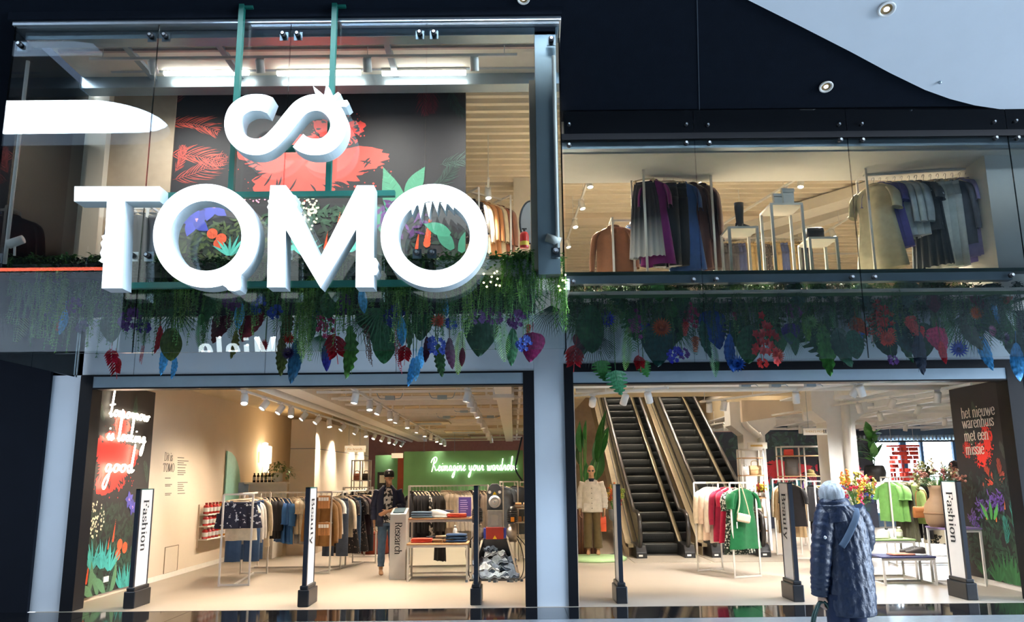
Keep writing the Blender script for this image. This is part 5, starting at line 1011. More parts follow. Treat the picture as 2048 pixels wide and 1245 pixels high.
def table(label, x0, x1, y0, y1, h, topm, tb=.03, z0=.004, th=.025, lower=True, name='display_table'):
    t = thing(name, label, 'table', ((x0 + x1) / 2, (y0 + y1) / 2, z0))
    part(t, 'tabletop', MB().box(x0 - .01, x1 + .01, y0 - .01, y1 + .01, z0 + h - th, z0 + h), topm, bevel=.004)
    for x in (x0, x1 - tb):
        for y in (y0, y1 - tb): part(t, 'leg', MB().box(x, x + tb, y, y + tb, z0, z0 + h - th), M_RACK)
        if lower: part(t, 'foot_bar', MB().box(x, x + tb, y0 + tb, y1 - tb, z0, z0 + tb), M_RACK)
    for ya in (y0, y1 - .02): part(t, 'apron', MB().box(x0 + tb, x1 - tb, ya, ya + .02, z0 + h - th - .04, z0 + h - th), M_RACK)
    if lower: part(t, 'floor_bar', MB().box(x0 + tb, x1 - tb, y1 - tb, y1, z0, z0 + tb), M_RACK)
    return t
def bottle(cx, cy, z, h, r, m, label, group=None, capm=None, body2=None):
    t = thing('bottle', label, 'bottle', (cx, cy, z), 0, group)
    part(t, 'body', MB().lathe([(r * .9, 0), (r, .01), (r, h * .68), (r * .75, h * .78), (r * .4, h * .84), (r * .4, h * .88)], 10), m, True, local=True)
    part(t, 'cap', MB().lathe([(r * .5, h * .87), (r * .5, h), (r * .3, h)], 10), capm or M_WHITE, True, local=True)
    part(t, 'paper_label', MB().lathe([(r * 1.01, h * .2), (r * 1.02, h * .22), (r * 1.02, h * .55), (r * 1.01, h * .57)], 10), body2 or M_WHITE, True, local=True)
    return t
def handbag(cx, cy, z, w, d, h, m, label, rz=0.0, handle=.2, name='handbag'):
    t = thing(name, label, 'bag', (cx, cy, z), rz)
    part(t, 'body', MB().loft([[(x * w / 2 * k, y * d / 2 * k2, h * u) for x, y in ((-1, -.7), (-.8, -1), (.8, -1), (1, -.7), (1, .7), (.8, 1), (-.8, 1), (-1, .7))] for u, k, k2 in ((0, .9, .8), (.04, 1, 1), (.5, 1, .95), (.92, .95, .7), (1, .9, .5))]), m, True, local=True)
    part(t, 'flap', MB().loft([[(x * w / 2, -d / 2 * k2 - .004 - o, h * u) for x in (-.92, -.3, .3, .92)] for u, k2, o in ((.98, .5, 0), (.85, .8, .004), (.55, .97, .006), (.5, .97, .0))], closed=False), m, True, local=True)
    if handle: part(t, 'handle', MB().tube(smooth_path([(-w * .3, 0, h * .95), (-w * .26, 0, h + handle * .8), (0, 0, h + handle), (w * .26, 0, h + handle * .8), (w * .3, 0, h * .95)], 5), .008, 7), m, True, local=True)
    return t
# research podium
x0, x1, Yp, hp = at(779, 1100, 14.3).x, at(811, 1100, 14.3).x, 14.3, 1.09
t = thing('podium', 'white podium lettered Research beside the mannequin in a cap', 'podium', ((x0 + x1) / 2, Yp + .2, .004))
part(t, 'body', MB().prism([(Yp, .004), (Yp, hp - .03), (Yp + .4, hp + .06), (Yp + .4, .004)], x0, x1, f=lambda a, y, z: (y, a, z)), M_WHITE)
tb_ = part(t, 'tablet', MB().prism([(Yp + .06, hp - .012), (Yp + .06, hp + .0), (Yp + .34, hp + .063), (Yp + .34, hp + .05)], x0 + .04, x1 - .04, f=lambda a, y, z: (y, a, z)), mat('tablet glass', '#5d7886', .15))
text_part(t, 'Research', ((x0 + x1) / 2 - .045, Yp, hp - .16), (0, 0, -1), (1, 0, 0), .165, M_INK, thick=.1, thin=.035, track=-.03)
# two stacked display tables
tlx, trx = at(814, 1160, 14.0).x, at(936, 1160, 14.0).x
TA = table('lower oak-topped display table nearest the entrance', tlx, trx, 13.95, 14.5, .60, M_WOOD)
ulx, urx = at(814, 1100, 14.6).x, at(946, 1100, 14.6).x
TBT = table('taller oak-topped display table behind the lower one', ulx, urx, 14.62, 15.15, .97, M_WOOD)
zl, zu = .606, .976
folded('folded_garment', 'folded coral top on the left of the lower table', tlx + .22, 14.2, zl, .36, .28, .07, '#e0503c', 3)
folded('folded_garment', 'folded black top at the back of the lower table', tlx + .42, 14.37, zl, .3, .2, .09, '#20242e', 2)
for k in range(2): handbag(tlx + .48 + k * .19, 14.13, zl, .17, .1, .06, mat('tan leather', '#8a6a4c', .5), ('left', 'right')[k] + ' small tan leather pouch on the lower table', handle=0, name='pouch')
folded('folded_garment', 'folded striped scarf behind the tan pouches', tlx + .6, 14.36, zl, .34, .2, .1, patmat('tan stripe', '#cbb79a', '#5a4634', 'stripes', 16), 2)
folded('folded_garment', 'folded blue shirt with white badge on the lower table', trx - .2, 14.2, zl, .36, .3, .14, '#2d4a72', 3)
part(bpy.data.objects[[o.name for o in bpy.data.objects if o.get('label', '').startswith('folded blue shirt with')][0]], 'badge', MB().lathe([(.001, 0), (.045, 0), (.045, .004), (.001, .004)], 14, (0, -.03, .145)), M_WHITE, local=True)
bottle(trx - .24, 14.4, zl, .26, .035, M_WHITE, 'white bottle behind the folded blue shirt')
folded('folded_garment', 'folded pale denim on the left of the taller table', ulx + .23, 14.8, zu, .36, .26, .11, LDEN, 3)
for k in range(2): sneaker(ulx + .53 + .04 * k, 14.76 + .13 * k, zu, R(-18 + 10 * k), M_WHITE, ('front', 'rear')[k] + ' white sneaker of the pair on the taller table', 1.05)
folded('folded_garment', 'folded navy knit behind the white sneakers', ulx + .62, 15.0, zu, .3, .2, .12, NAVY, 3)
folded('folded_garment', 'folded coral shirt on the taller table', ulx + .84, 14.78, zu, .34, .26, .07, '#e4553f', 3)
cx = at(930, 1000, 14.9).x
t = thing('sign_card', 'purple upright text card on the taller table', 'sign', (cx, 14.9, zu)); part(t, 'card', MB().box(cx - .11, cx + .11, 14.89, 14.9, zu + .01, zu + .34), mat('purple card', '#4a3f8c', .5)); part(t, 'foot', MB().box(cx - .09, cx + .09, 14.86, 14.94, zu, zu + .012), M_STEEL)
rl_ = random.Random(3)
for k in range(7): part(t, 'text_line', MB().box(cx - .085, cx - .085 + rl_.uniform(.1, .16), 14.887, 14.889, zu + .28 - k * .036, zu + .292 - k * .036), mat('pale violet ink', '#b7b0e0', .6))
# --- shredding machine
MX, MY = at(990, 1100, 14.4).x, 14.4
mz = lambda py: at(990, py, MY).z
mx = lambda px: at(px, 1060, MY).x
mt = thing('shredding_machine', 'textile shredding machine with red casing and open denim hopper', 'machine', (MX, MY + .2, .004))
M_DG = mat('machine dark grey', '#4b4f52', .4, .3); M_MET = mat('scratched steel', '#b9b0a2', .35, .7, var=.12, scale=20); M_RED = mat('machine red', '#8e2a1e', .45); M_YEL = mat('warning yellow', '#d8b81e', .5); M_ORG = mat('orange switch', '#e08a1c', .4); M_BLU = mat('machine blue', '#35409a', .4)
g = [(-.135, 0), (-.13, .32), (-.10, .43), (-.05, .49), (.05, .49), (.10, .43), (.13, .32), (.135, 0)]
part(mt, 'gauge_panel', MB().prism([(MX + a, mz(1021) + b * .9) for a, b in g], MY, MY + .08), M_DG, bevel=.008)
gd = part(mt, 'gauge', MB().cyl((MX, MY - .03, mz(1004)), (MX, MY, mz(1004)), .105, 26), M_WHITE, True); part(gd, 'gauge_ring', MB().tube([(MX + .07 * cos(2 * pi * k / 24), MY - .032, mz(1004) + .07 * sin(2 * pi * k / 24)) for k in range(24)], .004, 5, closed=True).cyl((MX, MY - .034, mz(1004)), (MX, MY - .03, mz(1004)), .012, 10), M_STEEL)
part(mt, 'warning_triangle', MB().prism([(MX - .035, mz(990)), (MX, mz(984)), (MX + .035, mz(990))], MY - .006, MY), M_YEL)
for s_ in (-1, 1): part(mt, 'round_sticker', MB().cyl((MX + s_ * .085, MY - .004, mz(985)), (MX + s_ * .085, MY, mz(985)), .026, 14), M_WHITE)
st = part(mt, 'feed_box', MB().box(MX - .125, MX + .125, MY - .05, MY + .2, mz(1057), mz(1021)), M_MET, bevel=.006); part(st, 'window', MB().box(MX - .06, MX + .06, MY - .056, MY - .05, mz(1052), mz(1030)), mat('machine glass', '#9a938a', .15))
for s_ in (-1, 1):
    x = MX + s_ * .30; mo = part(mt, 'motor', MB().lathe([(.03, 0), (.085, .01), (.09, .05), (.09, .2), (.075, .24), (.04, .27)], 18, (x, MY + .05, mz(1047))), M_BLACKP, True)
    for k in range(6): part(mo, 'cooling_fin', MB().lathe([(.088, .03 + k * .03), (.098, .034 + k * .03), (.098, .042 + k * .03), (.088, .046 + k * .03)], 18, (x, MY + .05, mz(1047))), M_DG, True)
    sw = part(mo, 'switch_box', MB().box(x - .05, x + .05, MY - .08, MY - .03, mz(1046), mz(1033)), M_BLACKP); part(mo, 'switch', MB().box(x - .03, x + .03, MY - .1, MY - .08, mz(1044), mz(1035)), M_ORG)
    part(mt, 'gear_housing', MB().cyl((x - s_ * .02, MY - .04, mz(1066)), (x - s_ * .02, MY + .16, mz(1066)), .095, 18).box(x - .07, x + .07, MY, MY + .14, mz(1085), mz(1050)), M_MET, True)
    part(mt, 'blue_plate', MB().box(MX + s_ * .17 - .02, MX + s_ * .17 + .02, MY - .06, MY + .1, mz(1077), mz(1057)), M_BLU)
    part(mt, 'hopper_side', MB().loft([[(MX + s_ * .2, MY - .05, .62), (MX + s_ * .23, MY - .05, .62), (MX + s_ * .23, MY + .35, .62), (MX + s_ * .2, MY + .35, .62)], [(MX + s_ * .38, MY - .3, .03), (MX + s_ * .41, MY - .3, .03), (MX + s_ * .41, MY + .35, .03), (MX + s_ * .38, MY + .35, .03)]]), M_MET)
part(mt, 'red_casing', MB().box(MX - .15, MX + .15, MY - .08, MY + .15, mz(1079), mz(1055)), M_RED, bevel=.008)
part(mt, 'warning_triangle', MB().prism([(MX - .035, mz(1078)), (MX, mz(1071)), (MX + .035, mz(1078))], MY - .086, MY - .08), M_YEL)
part(mt, 'hopper_back', MB().loft([[(MX - .21, MY + .3, .62), (MX + .21, MY + .3, .62), (MX + .21, MY + .34, .62), (MX - .21, MY + .34, .62)], [(MX - .39, MY + .32, .03), (MX + .39, MY + .32, .03), (MX + .39, MY + .36, .03), (MX - .39, MY + .36, .03)]]), M_DG)
part(mt, 'hopper_tray', MB().box(MX - .41, MX + .41, MY - .42, MY + .36, .004, .035), M_DG)
for k, (s_, dx) in enumerate(((1, .48), (-1, .46), (1, .55))):
    part(mt, 'cable', MB().tube(smooth_path([(MX + s_ * .3, MY + .05, .75), (MX + s_ * (.44 + .04 * k), MY, .5), (MX + s_ * dx, MY - .05, .2), (MX + s_ * (dx - .06), MY - .1, .012), (MX + s_ * (dx - .25), MY - .4, .012)], 5), .008, 6), M_BLACKP, True)
rs = random.Random(12)
def scrap(cx, cy, cz, w, d, h, m, label, group):
    n = 12; g = []; ph = [rs.uniform(0, 6) for _ in range(4)]
    for i in range(n + 1):
        for j in range(n + 1):
            u, v = i / n * 2 - 1, j / n * 2 - 1; e = 1 + .12 * sin(5 * math.atan2(v, u) + ph[0])
            g.append((cx + u * w / 2 * e, cy + v * d / 2 * e, cz + h * (1 - .7 * (u * u + v * v) / 2) * (.6 + .4 * sin(4 * u + ph[1]) * cos(3.3 * v + ph[2])) + .02 * sin(9 * u + 7 * v + ph[3])))
    lo = [(a, b, max(.04, c - .035)) for a, b, c in g]; mb = MB(); N = (n + 1) ** 2
    mb.v = g + lo; 
    for i in range(n):
        for j in range(n):
            a = i * (n + 1) + j; mb.f += [(a, a + n + 1, a + n + 2, a + 1), (N + a, N + a + 1, N + a + n + 2, N + a + n + 1)]
    edge = [i * (n + 1) for i in range(n + 1)] + [n * (n + 1) + j for j in range(1, n + 1)] + [i * (n + 1) + n for i in range(n - 1, -1, -1)] + [j for j in range(n - 1, 0, -1)]
    for q in range(len(edge)): a, b = edge[q], edge[(q + 1) % len(edge)]; mb.f.append((a, b, N + b, N + a))
    mb.m = [0] * len(mb.f); mb.c = [None] * len(mb.f)
    solo('denim_scrap', mb, m, label, 'denim scrap', group, True)
DM = [mat('washed denim %d' % i, h, .9, var=.25, scale=22, bump=.3, bscale=60) for i, h in enumerate(('#7d8fa3', '#9db0c2', '#55677d', '#b9c5cf', '#67798f'))]
for k, (dx, dy, z, w_, d_, h_) in enumerate([(-.18, -.28, .04, .34, .22, .13), (.05, -.3, .04, .36, .22, .11), (.24, -.26, .04, .3, .24, .14), (-.12, -.12, .12, .4, .26, .16), (.14, -.1, .12, .42, .26, .16), (-.2, .06, .2, .32, .24, .14), (.05, .04, .22, .36, .24, .16), (.2, .1, .24, .28, .22, .14), (0, .16, .34, .34, .2, .12), (-.08, .2, .42, .22, .16, .1)]):
    scrap(MX + dx, MY + dy, z, w_, d_, h_, DM[k % 5], ('grey blue', 'pale blue', 'dark blue', 'bleached', 'mid blue')[k % 5] + ' denim scrap in the hopper, ' + ('front left', 'front middle', 'front right', 'centre left', 'centre right', 'back left', 'back middle', 'back right', 'heap shoulder', 'heap top')[k], 'denim scraps in the hopper')
for k in range(14): scrap(MX + rs.uniform(-.5, .55), MY - .5 - rs.random() * .12, .004, .04, .03, .012, DM[k % 5], 'tiny denim shred fallen on the floor before the machine', 'denim shreds on the floor')
# --- left wall: texts, access panel, bottle shelves, mint board, lamp, planter shelf
wtx = thing('wall_text', 'black printed wall text on the beige left wall beside the mural', 'lettering', onX(335, 1000, WL + .002))
for wd, px, py, sz in (('Dit is', 328, 922, .20), ('TOMO', 325, 944, .20)): text_part(wtx, wd, onX(px, py, WL + .002), (0, 1, 0), (0, 0, 1), sz, M_INK, thick=.08, thin=.03, track=-.03)
rl_ = random.Random(8); M_GINK = mat('grey ink', '#6a6259', .8, var=0)
for c_, (pxa, ys_) in enumerate(((330, (957, 970, 973, 988, 991)), (355, (916, 922, 926, 930, 936, 942, 946, 950, 966, 970, 974, 978, 982, 988)))):
    for yy in ys_:
        a_, b_ = onX(pxa, yy, WL), onX(pxa + rl_.uniform(10, 22 if c_ else 14), yy, WL); part(wtx, 'text_line', MB().box(WL + .001, WL + .003, a_.y, b_.y, a_.z - .006, a_.z + .007), M_GINK)
a_, b_ = onX(330, 1096, WL), onX(353, 1142, WL)
ap = thing('access_panel', 'outlined square access panel low on the left wall', 'panel', (WL + .004, (a_.y + b_.y) / 2, b_.z)); part(ap, 'door', MB().box(WL, WL + .006, a_.y, b_.y, b_.z, a_.z), M_BEIGE, bevel=.002); part(ap, 'frame', MB().bar((WL + .005, a_.y, b_.z), (WL + .005, a_.y, a_.z), .012).bar((WL + .005, a_.y, a_.z), (WL + .005, b_.y, a_.z), .012).bar((WL + .005, b_.y, a_.z), (WL + .005, b_.y, b_.z), .012).bar((WL + .005, b_.y, b_.z), (WL + .005, a_.y, b_.z), .012), mat('brown gap', '#8c7a62', .8))
yb0, yb1 = 16.1, 17.25
bs = thing('wall_shelf', 'beige wall shelf unit of red and green bottles on the left', 'shelf', (WL + .1, (yb0 + yb1) / 2, .5)); part(bs, 'back_panel', MB().box(WL, WL + .03, yb0, yb1 + .9, .4, 1.2), M_BEIGE)
zs = [onX(410, yy, WL + .12).z for yy in (1004, 1029, 1056)]
GB = ['red', 'red', 'red', 'amber', 'green', 'clear']; BC_ = {'red': '#a5201c', 'amber': '#b5741c', 'green': '#8aa63c', 'clear': '#cfd3c2'}
for k, z in enumerate((1.02, .80, .56)):
    part(bs, 'shelf_board', MB().box(WL + .03, WL + .2, yb0, yb1 + .6, z - .02, z), M_CREAMW)
    for j in range(8):
        c = GB[min(5, j * 6 // 8)]; bottle(WL + .12, yb0 + .1 + j * .19, z, .21, .055, mat('bottle ' + c, BC_[c], .25, coat=.3), '%s bottle, %s from the entrance on the %s wall shelf' % (c, ORD[j], ('upper', 'middle', 'lower')[k]), 'bottles on the left wall shelf', mat('red cap', '#a3231d', .5) if k == 0 and j < 5 else M_WHITE)
a_, b_ = onX(449, 950, WL).y, onX(478, 950, WL).y
mbd = thing('round_board', 'mint green board with rounded edge on the left wall', 'board', (WL + .02, (a_ + b_) / 2, .9)); zc, rz_ = 1.6, .72
part(mbd, 'board', MB().prism([(a_, .9), (a_, 2.25)] + [(a_ + (b_ - a_) * cos(R(90 - k * 15)), 1.5 + .75 * sin(R(90 - k * 15))) for k in range(1, 11)] + [(a_ + .9 * (b_ - a_) * .5, .9)], WL + .01, WL + .04, f=lambda a, x, z: (x, a, z)), mat('mint paint', '#8fc7b8', .6)); part(mbd, 'sticker', MB().box(WL + .041, WL + .044, a_ + .8, a_ + 1.5, 1.38, 1.6), mat('pale blue sticker', '#8fb0dd', .5))
ly = onX(527, 900, WL + .06).y
wl = thing('wall_lamp', 'glowing wall lamp of upright light tubes on the beige wall', 'lamp', (WL + .06, ly, 1.95))
for k, (dy, z0_, z1_) in enumerate(((-.22, 2.0, 2.45), (-.08, 1.95, 2.52), (.08, 1.8, 2.42), (.24, 2.02, 2.45))): part(wl, 'light_tube', MB().lathe([(.02, 0), (.07, .02), (.07, z1_ - z0_ - .02), (.02, z1_ - z0_)], 12, (WL + .12, ly + dy, z0_)), emat('lamp tube %d' % k, (1, .82, .55), 4), True)
part(wl, 'back_plate', MB().box(WL, WL + .05, ly - .2, ly + .2, 2.05, 2.3), M_BEIGE)
l = bpy.data.lights.new('wall_lamp_light', 'POINT'); l.energy = 16; l.color = (1, .75, .45); l.shadow_soft_size = .2; o = bpy.data.objects.new('wall_lamp_light', l); COL.objects.link(o); o.location = (WL + .35, ly, 2.2)
ct = thing('counter', 'low white counter along the left wall behind the racks', 'counter', (-5.55, 18.6, .004)); part(ct, 'body', MB().box(-5.95, -5.15, 18.2, 19.0, .004, .62), M_CREAMW, bevel=.006); part(ct, 'upstand', MB().box(-5.95, -5.1, 18.95, 19.0, .62, 1.56), M_CREAMW)
sh = struct('trim_11', MB().box(-6.0, -5.05, 18.6, 19.0, 1.56, 1.60), M_CREAMW, label='cream ledge with brown bottles and a trailing plant')
for k in range(7): bottle(-5.78 + k * .085, 18.75, 1.60, .2, .035, mat('brown glass', '#2a1a12', .15), 'dark brown bottle, %s from the left on the cream ledge' % ORD[k], 'brown bottles on the ledge', M_BLACKP)
# fitting-room block
fb = struct('wall_fitting_block', MB().box(-5.07, -4.5, 19.0, 26, 0, 3.0), M_BEIGE); part(fb, 'wall_joint', MB().box(-4.499, -4.495, 19.0, 26, 2.33, 2.345).box(-5.07, -4.5, 18.996, 19.0, 2.33, 2.345), mat('grey joint strip', '#6d757b', .8))  # joint is a grey strip round the block
sgn_ = thing('hanging_sign', 'small lit cream sign board above the fitting rooms', 'sign', (-4.25, 22.3, 2.2)); part(sgn_, 'board', MB().box(-4.75, -3.95, 22.3, 22.34, 2.35, 2.52), mat('cream sign', '#f0dcb8', .6, emit=.6)); part(sgn_, 'wire', MB().cyl((-4.1, 22.32, 2.52), (-4.1, 22.32, 3.3), .004, 5), M_STEEL); part(sgn_, 'wire', MB().cyl((-4.4, 22.32, 2.52), (-4.4, 22.32, 3.3), .004, 5), M_STEEL)
sans(sgn_, 'Meet the brands', (-4.66, 22.298, 2.40), (1, 0, 0), (0, 0, 1), .095, mat('tan ink', '#b08a50', .8))
# card display behind the Beauty gate
M_CARD = mat('kraft card', '#a5703f', .7)
for k, (ya, yb) in enumerate(((992, 1018), (1046, 1072))):
    a_, b_ = at(636, yb, 15.0), at(656, ya, 15.0); t = thing('card_rack', ('upper', 'lower')[k] + ' row of brown kraft cards behind the Beauty gate', 'display', ((a_.x + b_.x) / 2, 15.05, a_.z))
    for j in range(4): c_ = part(t, 'card', MB().box(a_.x + j * .047, a_.x + j * .047 + .044, 15.0, 15.1, a_.z, b_.z), M_CARD); part(c_, 'header', MB().box(a_.x + j * .047 + .002, a_.x + j * .047 + .042, 14.996, 15.0, b_.z - .09, b_.z - .03), M_WHITE)
    part(t, 'hook_bar', MB().box(a_.x - .02, b_.x + .05, 15.1, 15.13, b_.z - .02, b_.z).box(a_.x + .08, a_.x + .11, 15.13, 15.3, b_.z - .02, b_.z), M_RACK)
# far shelves and shoe table
def shelf_unit(label, x0, x1, y, d, h, zs, m=None, boards=None, cols=1, z0=.004, name='shelf_unit'):
    t = thing(name, label, 'shelf', ((x0 + x1) / 2, y + d / 2, z0)); m = m or M_RACK; tb = .03
    for i in range(cols + 1):
        x = x0 + (x1 - x0 - tb) * i / cols
        for yy in (y, y + d - tb): part(t, 'upright', MB().box(x, x + tb, yy, yy + tb, z0, z0 + h), m)
    for z in zs: part(t, 'shelf_board', MB().box(x0, x1, y, y + d, z - .025, z), boards or M_WOOD)
    for yy in (y, y + d - tb): part(t, 'top_bar', MB().box(x0, x1, yy, yy + tb, z0 + h - tb, z0 + h), m)
    return t
sx0, sx1 = at(702, 950, 20.3).x, at(738, 950, 20.3).x
shelf_unit('white grid shelf of dark shoes near the green wall', sx0, sx1, 20.3, .35, 2.1, (1.05, 1.32, 1.62), cols=2, boards=M_WHITE)
kk = 0
for z in (1.05, 1.32, 1.62):
    for j in range(2):
        kk += 1
        if z > 1.6: handbag(sx0 + .12 + j * .22, 20.45, z, .17, .12, .16, mat('bag %d' % j, ('#8a4a30', '#2a2624')[j], .5), ('brown', 'black')[j] + ' bag on the top of the white grid shelf', handle=.06)
        else: sneaker(sx0 + .13 + j * .2, 20.5, z, R(-70), M_BLACKP, 'black shoe %s on the %s board of the white grid shelf' % (('left', 'right')[j], 'lower' if z < 1.2 else 'middle'), .8)
tx0, tx1 = at(700, 1070, 18.4).x, at(752, 1070, 18.4).x
t = thing('shoe_table', 'low white pedestal table of white sneakers at the left', 'table', ((tx0 + tx1) / 2, 18.6, .004)); part(t, 'tabletop', MB().box(tx0, tx1, 18.4, 18.8, .55, .58), M_WOOD); part(t, 'stem', MB().box((tx0 + tx1) / 2 - .02, (tx0 + tx1) / 2 + .02, 18.58, 18.62, .02, .55), M_RACK); part(t, 'foot', MB().box(tx0, tx1, 18.4, 18.8, .004, .02), M_RACK)
for k in range(5): sneaker(tx0 + .09 + k * .115, 18.55, .58, R(-75), M_WHITE, 'white sneaker, %s from the left on the low pedestal table' % ORD[k], .85, 'sneakers on the pedestal table')
# green back wall, rust post, neon
GY = 26.0; gzt = at(900, 906, GY).z; gx0 = at(807, 950, GY).x
gwm = struct('wall_green', MB().loft([[(gx0 + (3.7) * i / 12, GY - .1 * sin(pi * i / 12 * .5), .0), (gx0 + 3.7 * i / 12, GY + .12 - .1 * sin(pi * i / 12 * .5), .0), (gx0 + 3.7 * i / 12, GY + .12 - .1 * sin(pi * i / 12 * .5), gzt + .05), (gx0 + 3.7 * i / 12, GY - .1 * sin(pi * i / 12 * .5), gzt + .05)] for i in range(13)]), M_GREENW, smooth=False); gwm['label'] = 'green curved wall carrying the neon sentence'
struct('wall_green_rear', MB().box(at(750, 950, 28).x, at(797, 950, 28).x, 28, 28.1, 0, at(770, 911, 28).z), M_GREENW)
struct('trim_12', MB().box(at(795, 950, 27).x, at(807, 950, 27).x, 27, 27.1, 0, at(800, 916, 27).z), M_RUST, label='rust red upright beside the green wall')
t = thing('poster', 'black framed poster on the green rear wall', 'poster', (at(764, 980, 27.9).x, 27.9, .9)); a_, b_ = at(754, 990, 27.9), at(775, 945, 27.9); part(t, 'frame', MB().box(a_.x, b_.x, 27.92, 27.98, a_.z, b_.z), M_BLACKP); part(t, 'picture', MB().box(a_.x + .07, b_.x - .07, 27.915, 27.92, b_.z - .35, b_.z - .1), M_CREAMW)
t = thing('hanging_sign', 'small cream sign beside the green wall', 'sign', (at(795, 910, 25.6).x, 25.6, gzt - .1)); a_, b_ = at(783, 917, 25.6), at(806, 907, 25.6); part(t, 'board', MB().box(a_.x, b_.x, 25.58, 25.62, a_.z, b_.z), mat('cream sign', '#f0dcb8', .6, emit=.6)); part(t, 'wire', MB().cyl((a_.x + .1, 25.6, b_.z), (a_.x + .1, 25.6, 3.3), .004, 5), M_STEEL)
nn2 = thing('neon_sign', 'pale neon sentence Reimagine your wardrobe on the green wall', 'neon sign', (at(940, 940, 25.85).x, 25.85, at(940, 950, 25.85).z)); q = at(862, 943, 25.89); neon_text(nn2, 'Reimagine your wardrobe', q, (1, 0, 0), (0, 0, 1), .43, .012, E_NEONG, .03, .78)
for k, px in enumerate((848, 909)): q = at(px, 880, 25.7); part(gwm, 'hanging_wire', MB().cyl((q.x, 25.75, gzt), (q.x, 25.75, 3.3), .006, 5), M_STEEL)
rst = thing('round_bench', 'rust red round bench behind the mannequin in a cap', 'bench', (at(752, 1090, 19.2).x, 19.2, .004)); part(rst, 'drum', MB().lathe([(.3, 0), (.33, .02), (.33, .4), (.3, .42)], 24), M_RUST, True, local=True); part(rst, 'cushion', MB().lathe([(.3, .42), (.32, .43), (.31, .47), (.2, .48), (.01, .48)], 24), mat('rust cushion', '#9a4a34', .8), True, local=True)
# basket shelf by the pier
bx0, bx1 = at(1027, 1050, 16.9).x, .66
shelf_unit('white shelf of soap baskets beside the middle door frame', bx0, bx1, 16.9, .35, 1.1, (.45, .78, 1.05), cols=1, boards=M_WHITE)
for k, z in enumerate((1.05, .78)):
    for j in range(3): handbag(bx0 + .1 + j * .16, 17.05, z, .13, .16, .1, mat('wicker %d' % (j % 2), ('#c99a6c', '#d8b58e')[j % 2], .8), 'small basket of soaps, %s from the left on the %s white board' % (ORD[j], ('upper', 'lower')[k]), handle=0, name='basket')
pcb = part(bpy.data.objects['wall_pier_middle'], 'hanging_cable', MB().tube(smooth_path([(.12, 11.62, 2.2), (.05, 11.66, 1.9), (.03, 11.66, 1.75), (.12, 11.62, 1.6)], 5), .012, 6), M_BLACKP, True)
# ================================================================== right half goods
dc = gr(1195, 1118)
solo('platform', MB().lathe([(.62, 0), (.64, .01), (.64, .05), (.62, .06), (.01, .06)], 40, (1.62, 17.3, .004)), mat('pale green platform', '#9fc08d', .6), 'round pale green platform under the white-jacket mannequin', 'platform', smooth=True)
t = thing('ribbed_plinth', 'brown ribbed plinth behind the white-jacket mannequin', 'plinth', (1.35, 18.35, .004)); part(t, 'core', MB().box(1.1, 1.75, 18.2, 18.5, .004, 1.0), mat('brown plinth', '#6d4a3a', .6))
for k in range(10): part(t, 'rib', MB().cyl((1.12 + k * .068, 18.2, .004), (1.12 + k * .068, 18.2, 1.0), .03, 8), mat('brown plinth', '#6d4a3a', .6), True)
# shelf units behind the green dress rack
ax0, ax1 = at(1487, 1000, 18.0).x, at(1534, 1000, 18.0).x
shelf_unit('tall white shelf of bags and jars in front of the bent drain pipe', ax0, ax1, 18.0, .35, 2.2, (.5, .78, 1.18, 1.65, 2.02), cols=1)
t = thing('shelf_header', 'cream header board on top of the jar shelf', 'sign', ((ax0 + ax1) / 2, 18.1, 2.2)); part(t, 'board', MB().box(ax0 + .18, ax1 + .1, 18.05, 18.08, 2.204, 2.34), M_CREAMW); part(t, 'lettering_bar', MB().box(ax0 + .24, ax1, 18.045, 18.05, 2.25, 2.29), mat('gold ink', '#c2a05a', .6))
handbag(ax0 + .33, 18.15, 1.65, .26, .12, .2, mat('straw bag', '#c9ac7c', .7), 'straw bag on the jar shelf', handle=.1); handbag(ax0 + .12, 18.15, 1.65, .14, .1, .18, M_WHITE, 'white tote on the jar shelf', handle=.05)
for k in range(4): bottle(ax0 + .08 + k * .1, 18.12, 1.18, .17, .032, mat('amber glass', '#5a3a1c', .2), 'amber bottle, %s from the left on the jar shelf' % ORD[k], 'amber bottles on the jar shelf', M_BLACKP)
for k in range(4): bottle(ax0 + .08 + k * .11, 18.12, .5, .14, .045, mat('sage jar', '#a9b08a', .5), 'sage jar, %s from the left on the low board of the jar shelf' % ORD[k], 'jars on the jar shelf', M_WOOD)
for k in range(2): folded('gift_box', ('left', 'right')[k] + ' kraft gift box on the jar shelf', ax0 + .14 + k * .22, 18.15, .78, .16, .14, .2, CRM, 1)
bx0_, bx1_ = at(1567, 980, 20).x, at(1662, 980, 20).x
shelf_unit('wide white shelf of backpacks and hats left of the customer', bx0_, bx1_, 20, .4, 2.32, (.45, .85, 1.2, 1.62, 2.1), cols=2)
handbag(bx0_ + .3, 20.2, 1.62, .3, .18, .42, mat('grey canvas', '#5e5a58', .8), 'tall grey backpack on the wide shelf', handle=.05, name='backpack'); handbag(bx1_ - .08, 20.2, 1.62, .2, .18, .4, M_BLACKP, 'tall black backpack at the right end of the wide shelf', handle=.05, name='backpack')
t = thing('hat', 'olive bucket hat on the wide shelf', 'hat', (bx1_ - .38, 20.2, 1.62)); part(t, 'crown', MB().lathe([(.09, .04), (.085, .1), (.07, .14), (.01, .15)], 16), fab('#6a5c34'), True, local=True); part(t, 'brim', MB().lathe([(.09, .05), (.14, .0), (.145, .006), (.09, .06)], 16), fab('#6a5c34'), True, local=True)
handbag(bx0_ + .25, 20.2, 2.1, .22, .12, .15, mat('red pouch', '#d8493f', .5), 'red pouch on the top board of the wide shelf', handle=0, name='pouch')
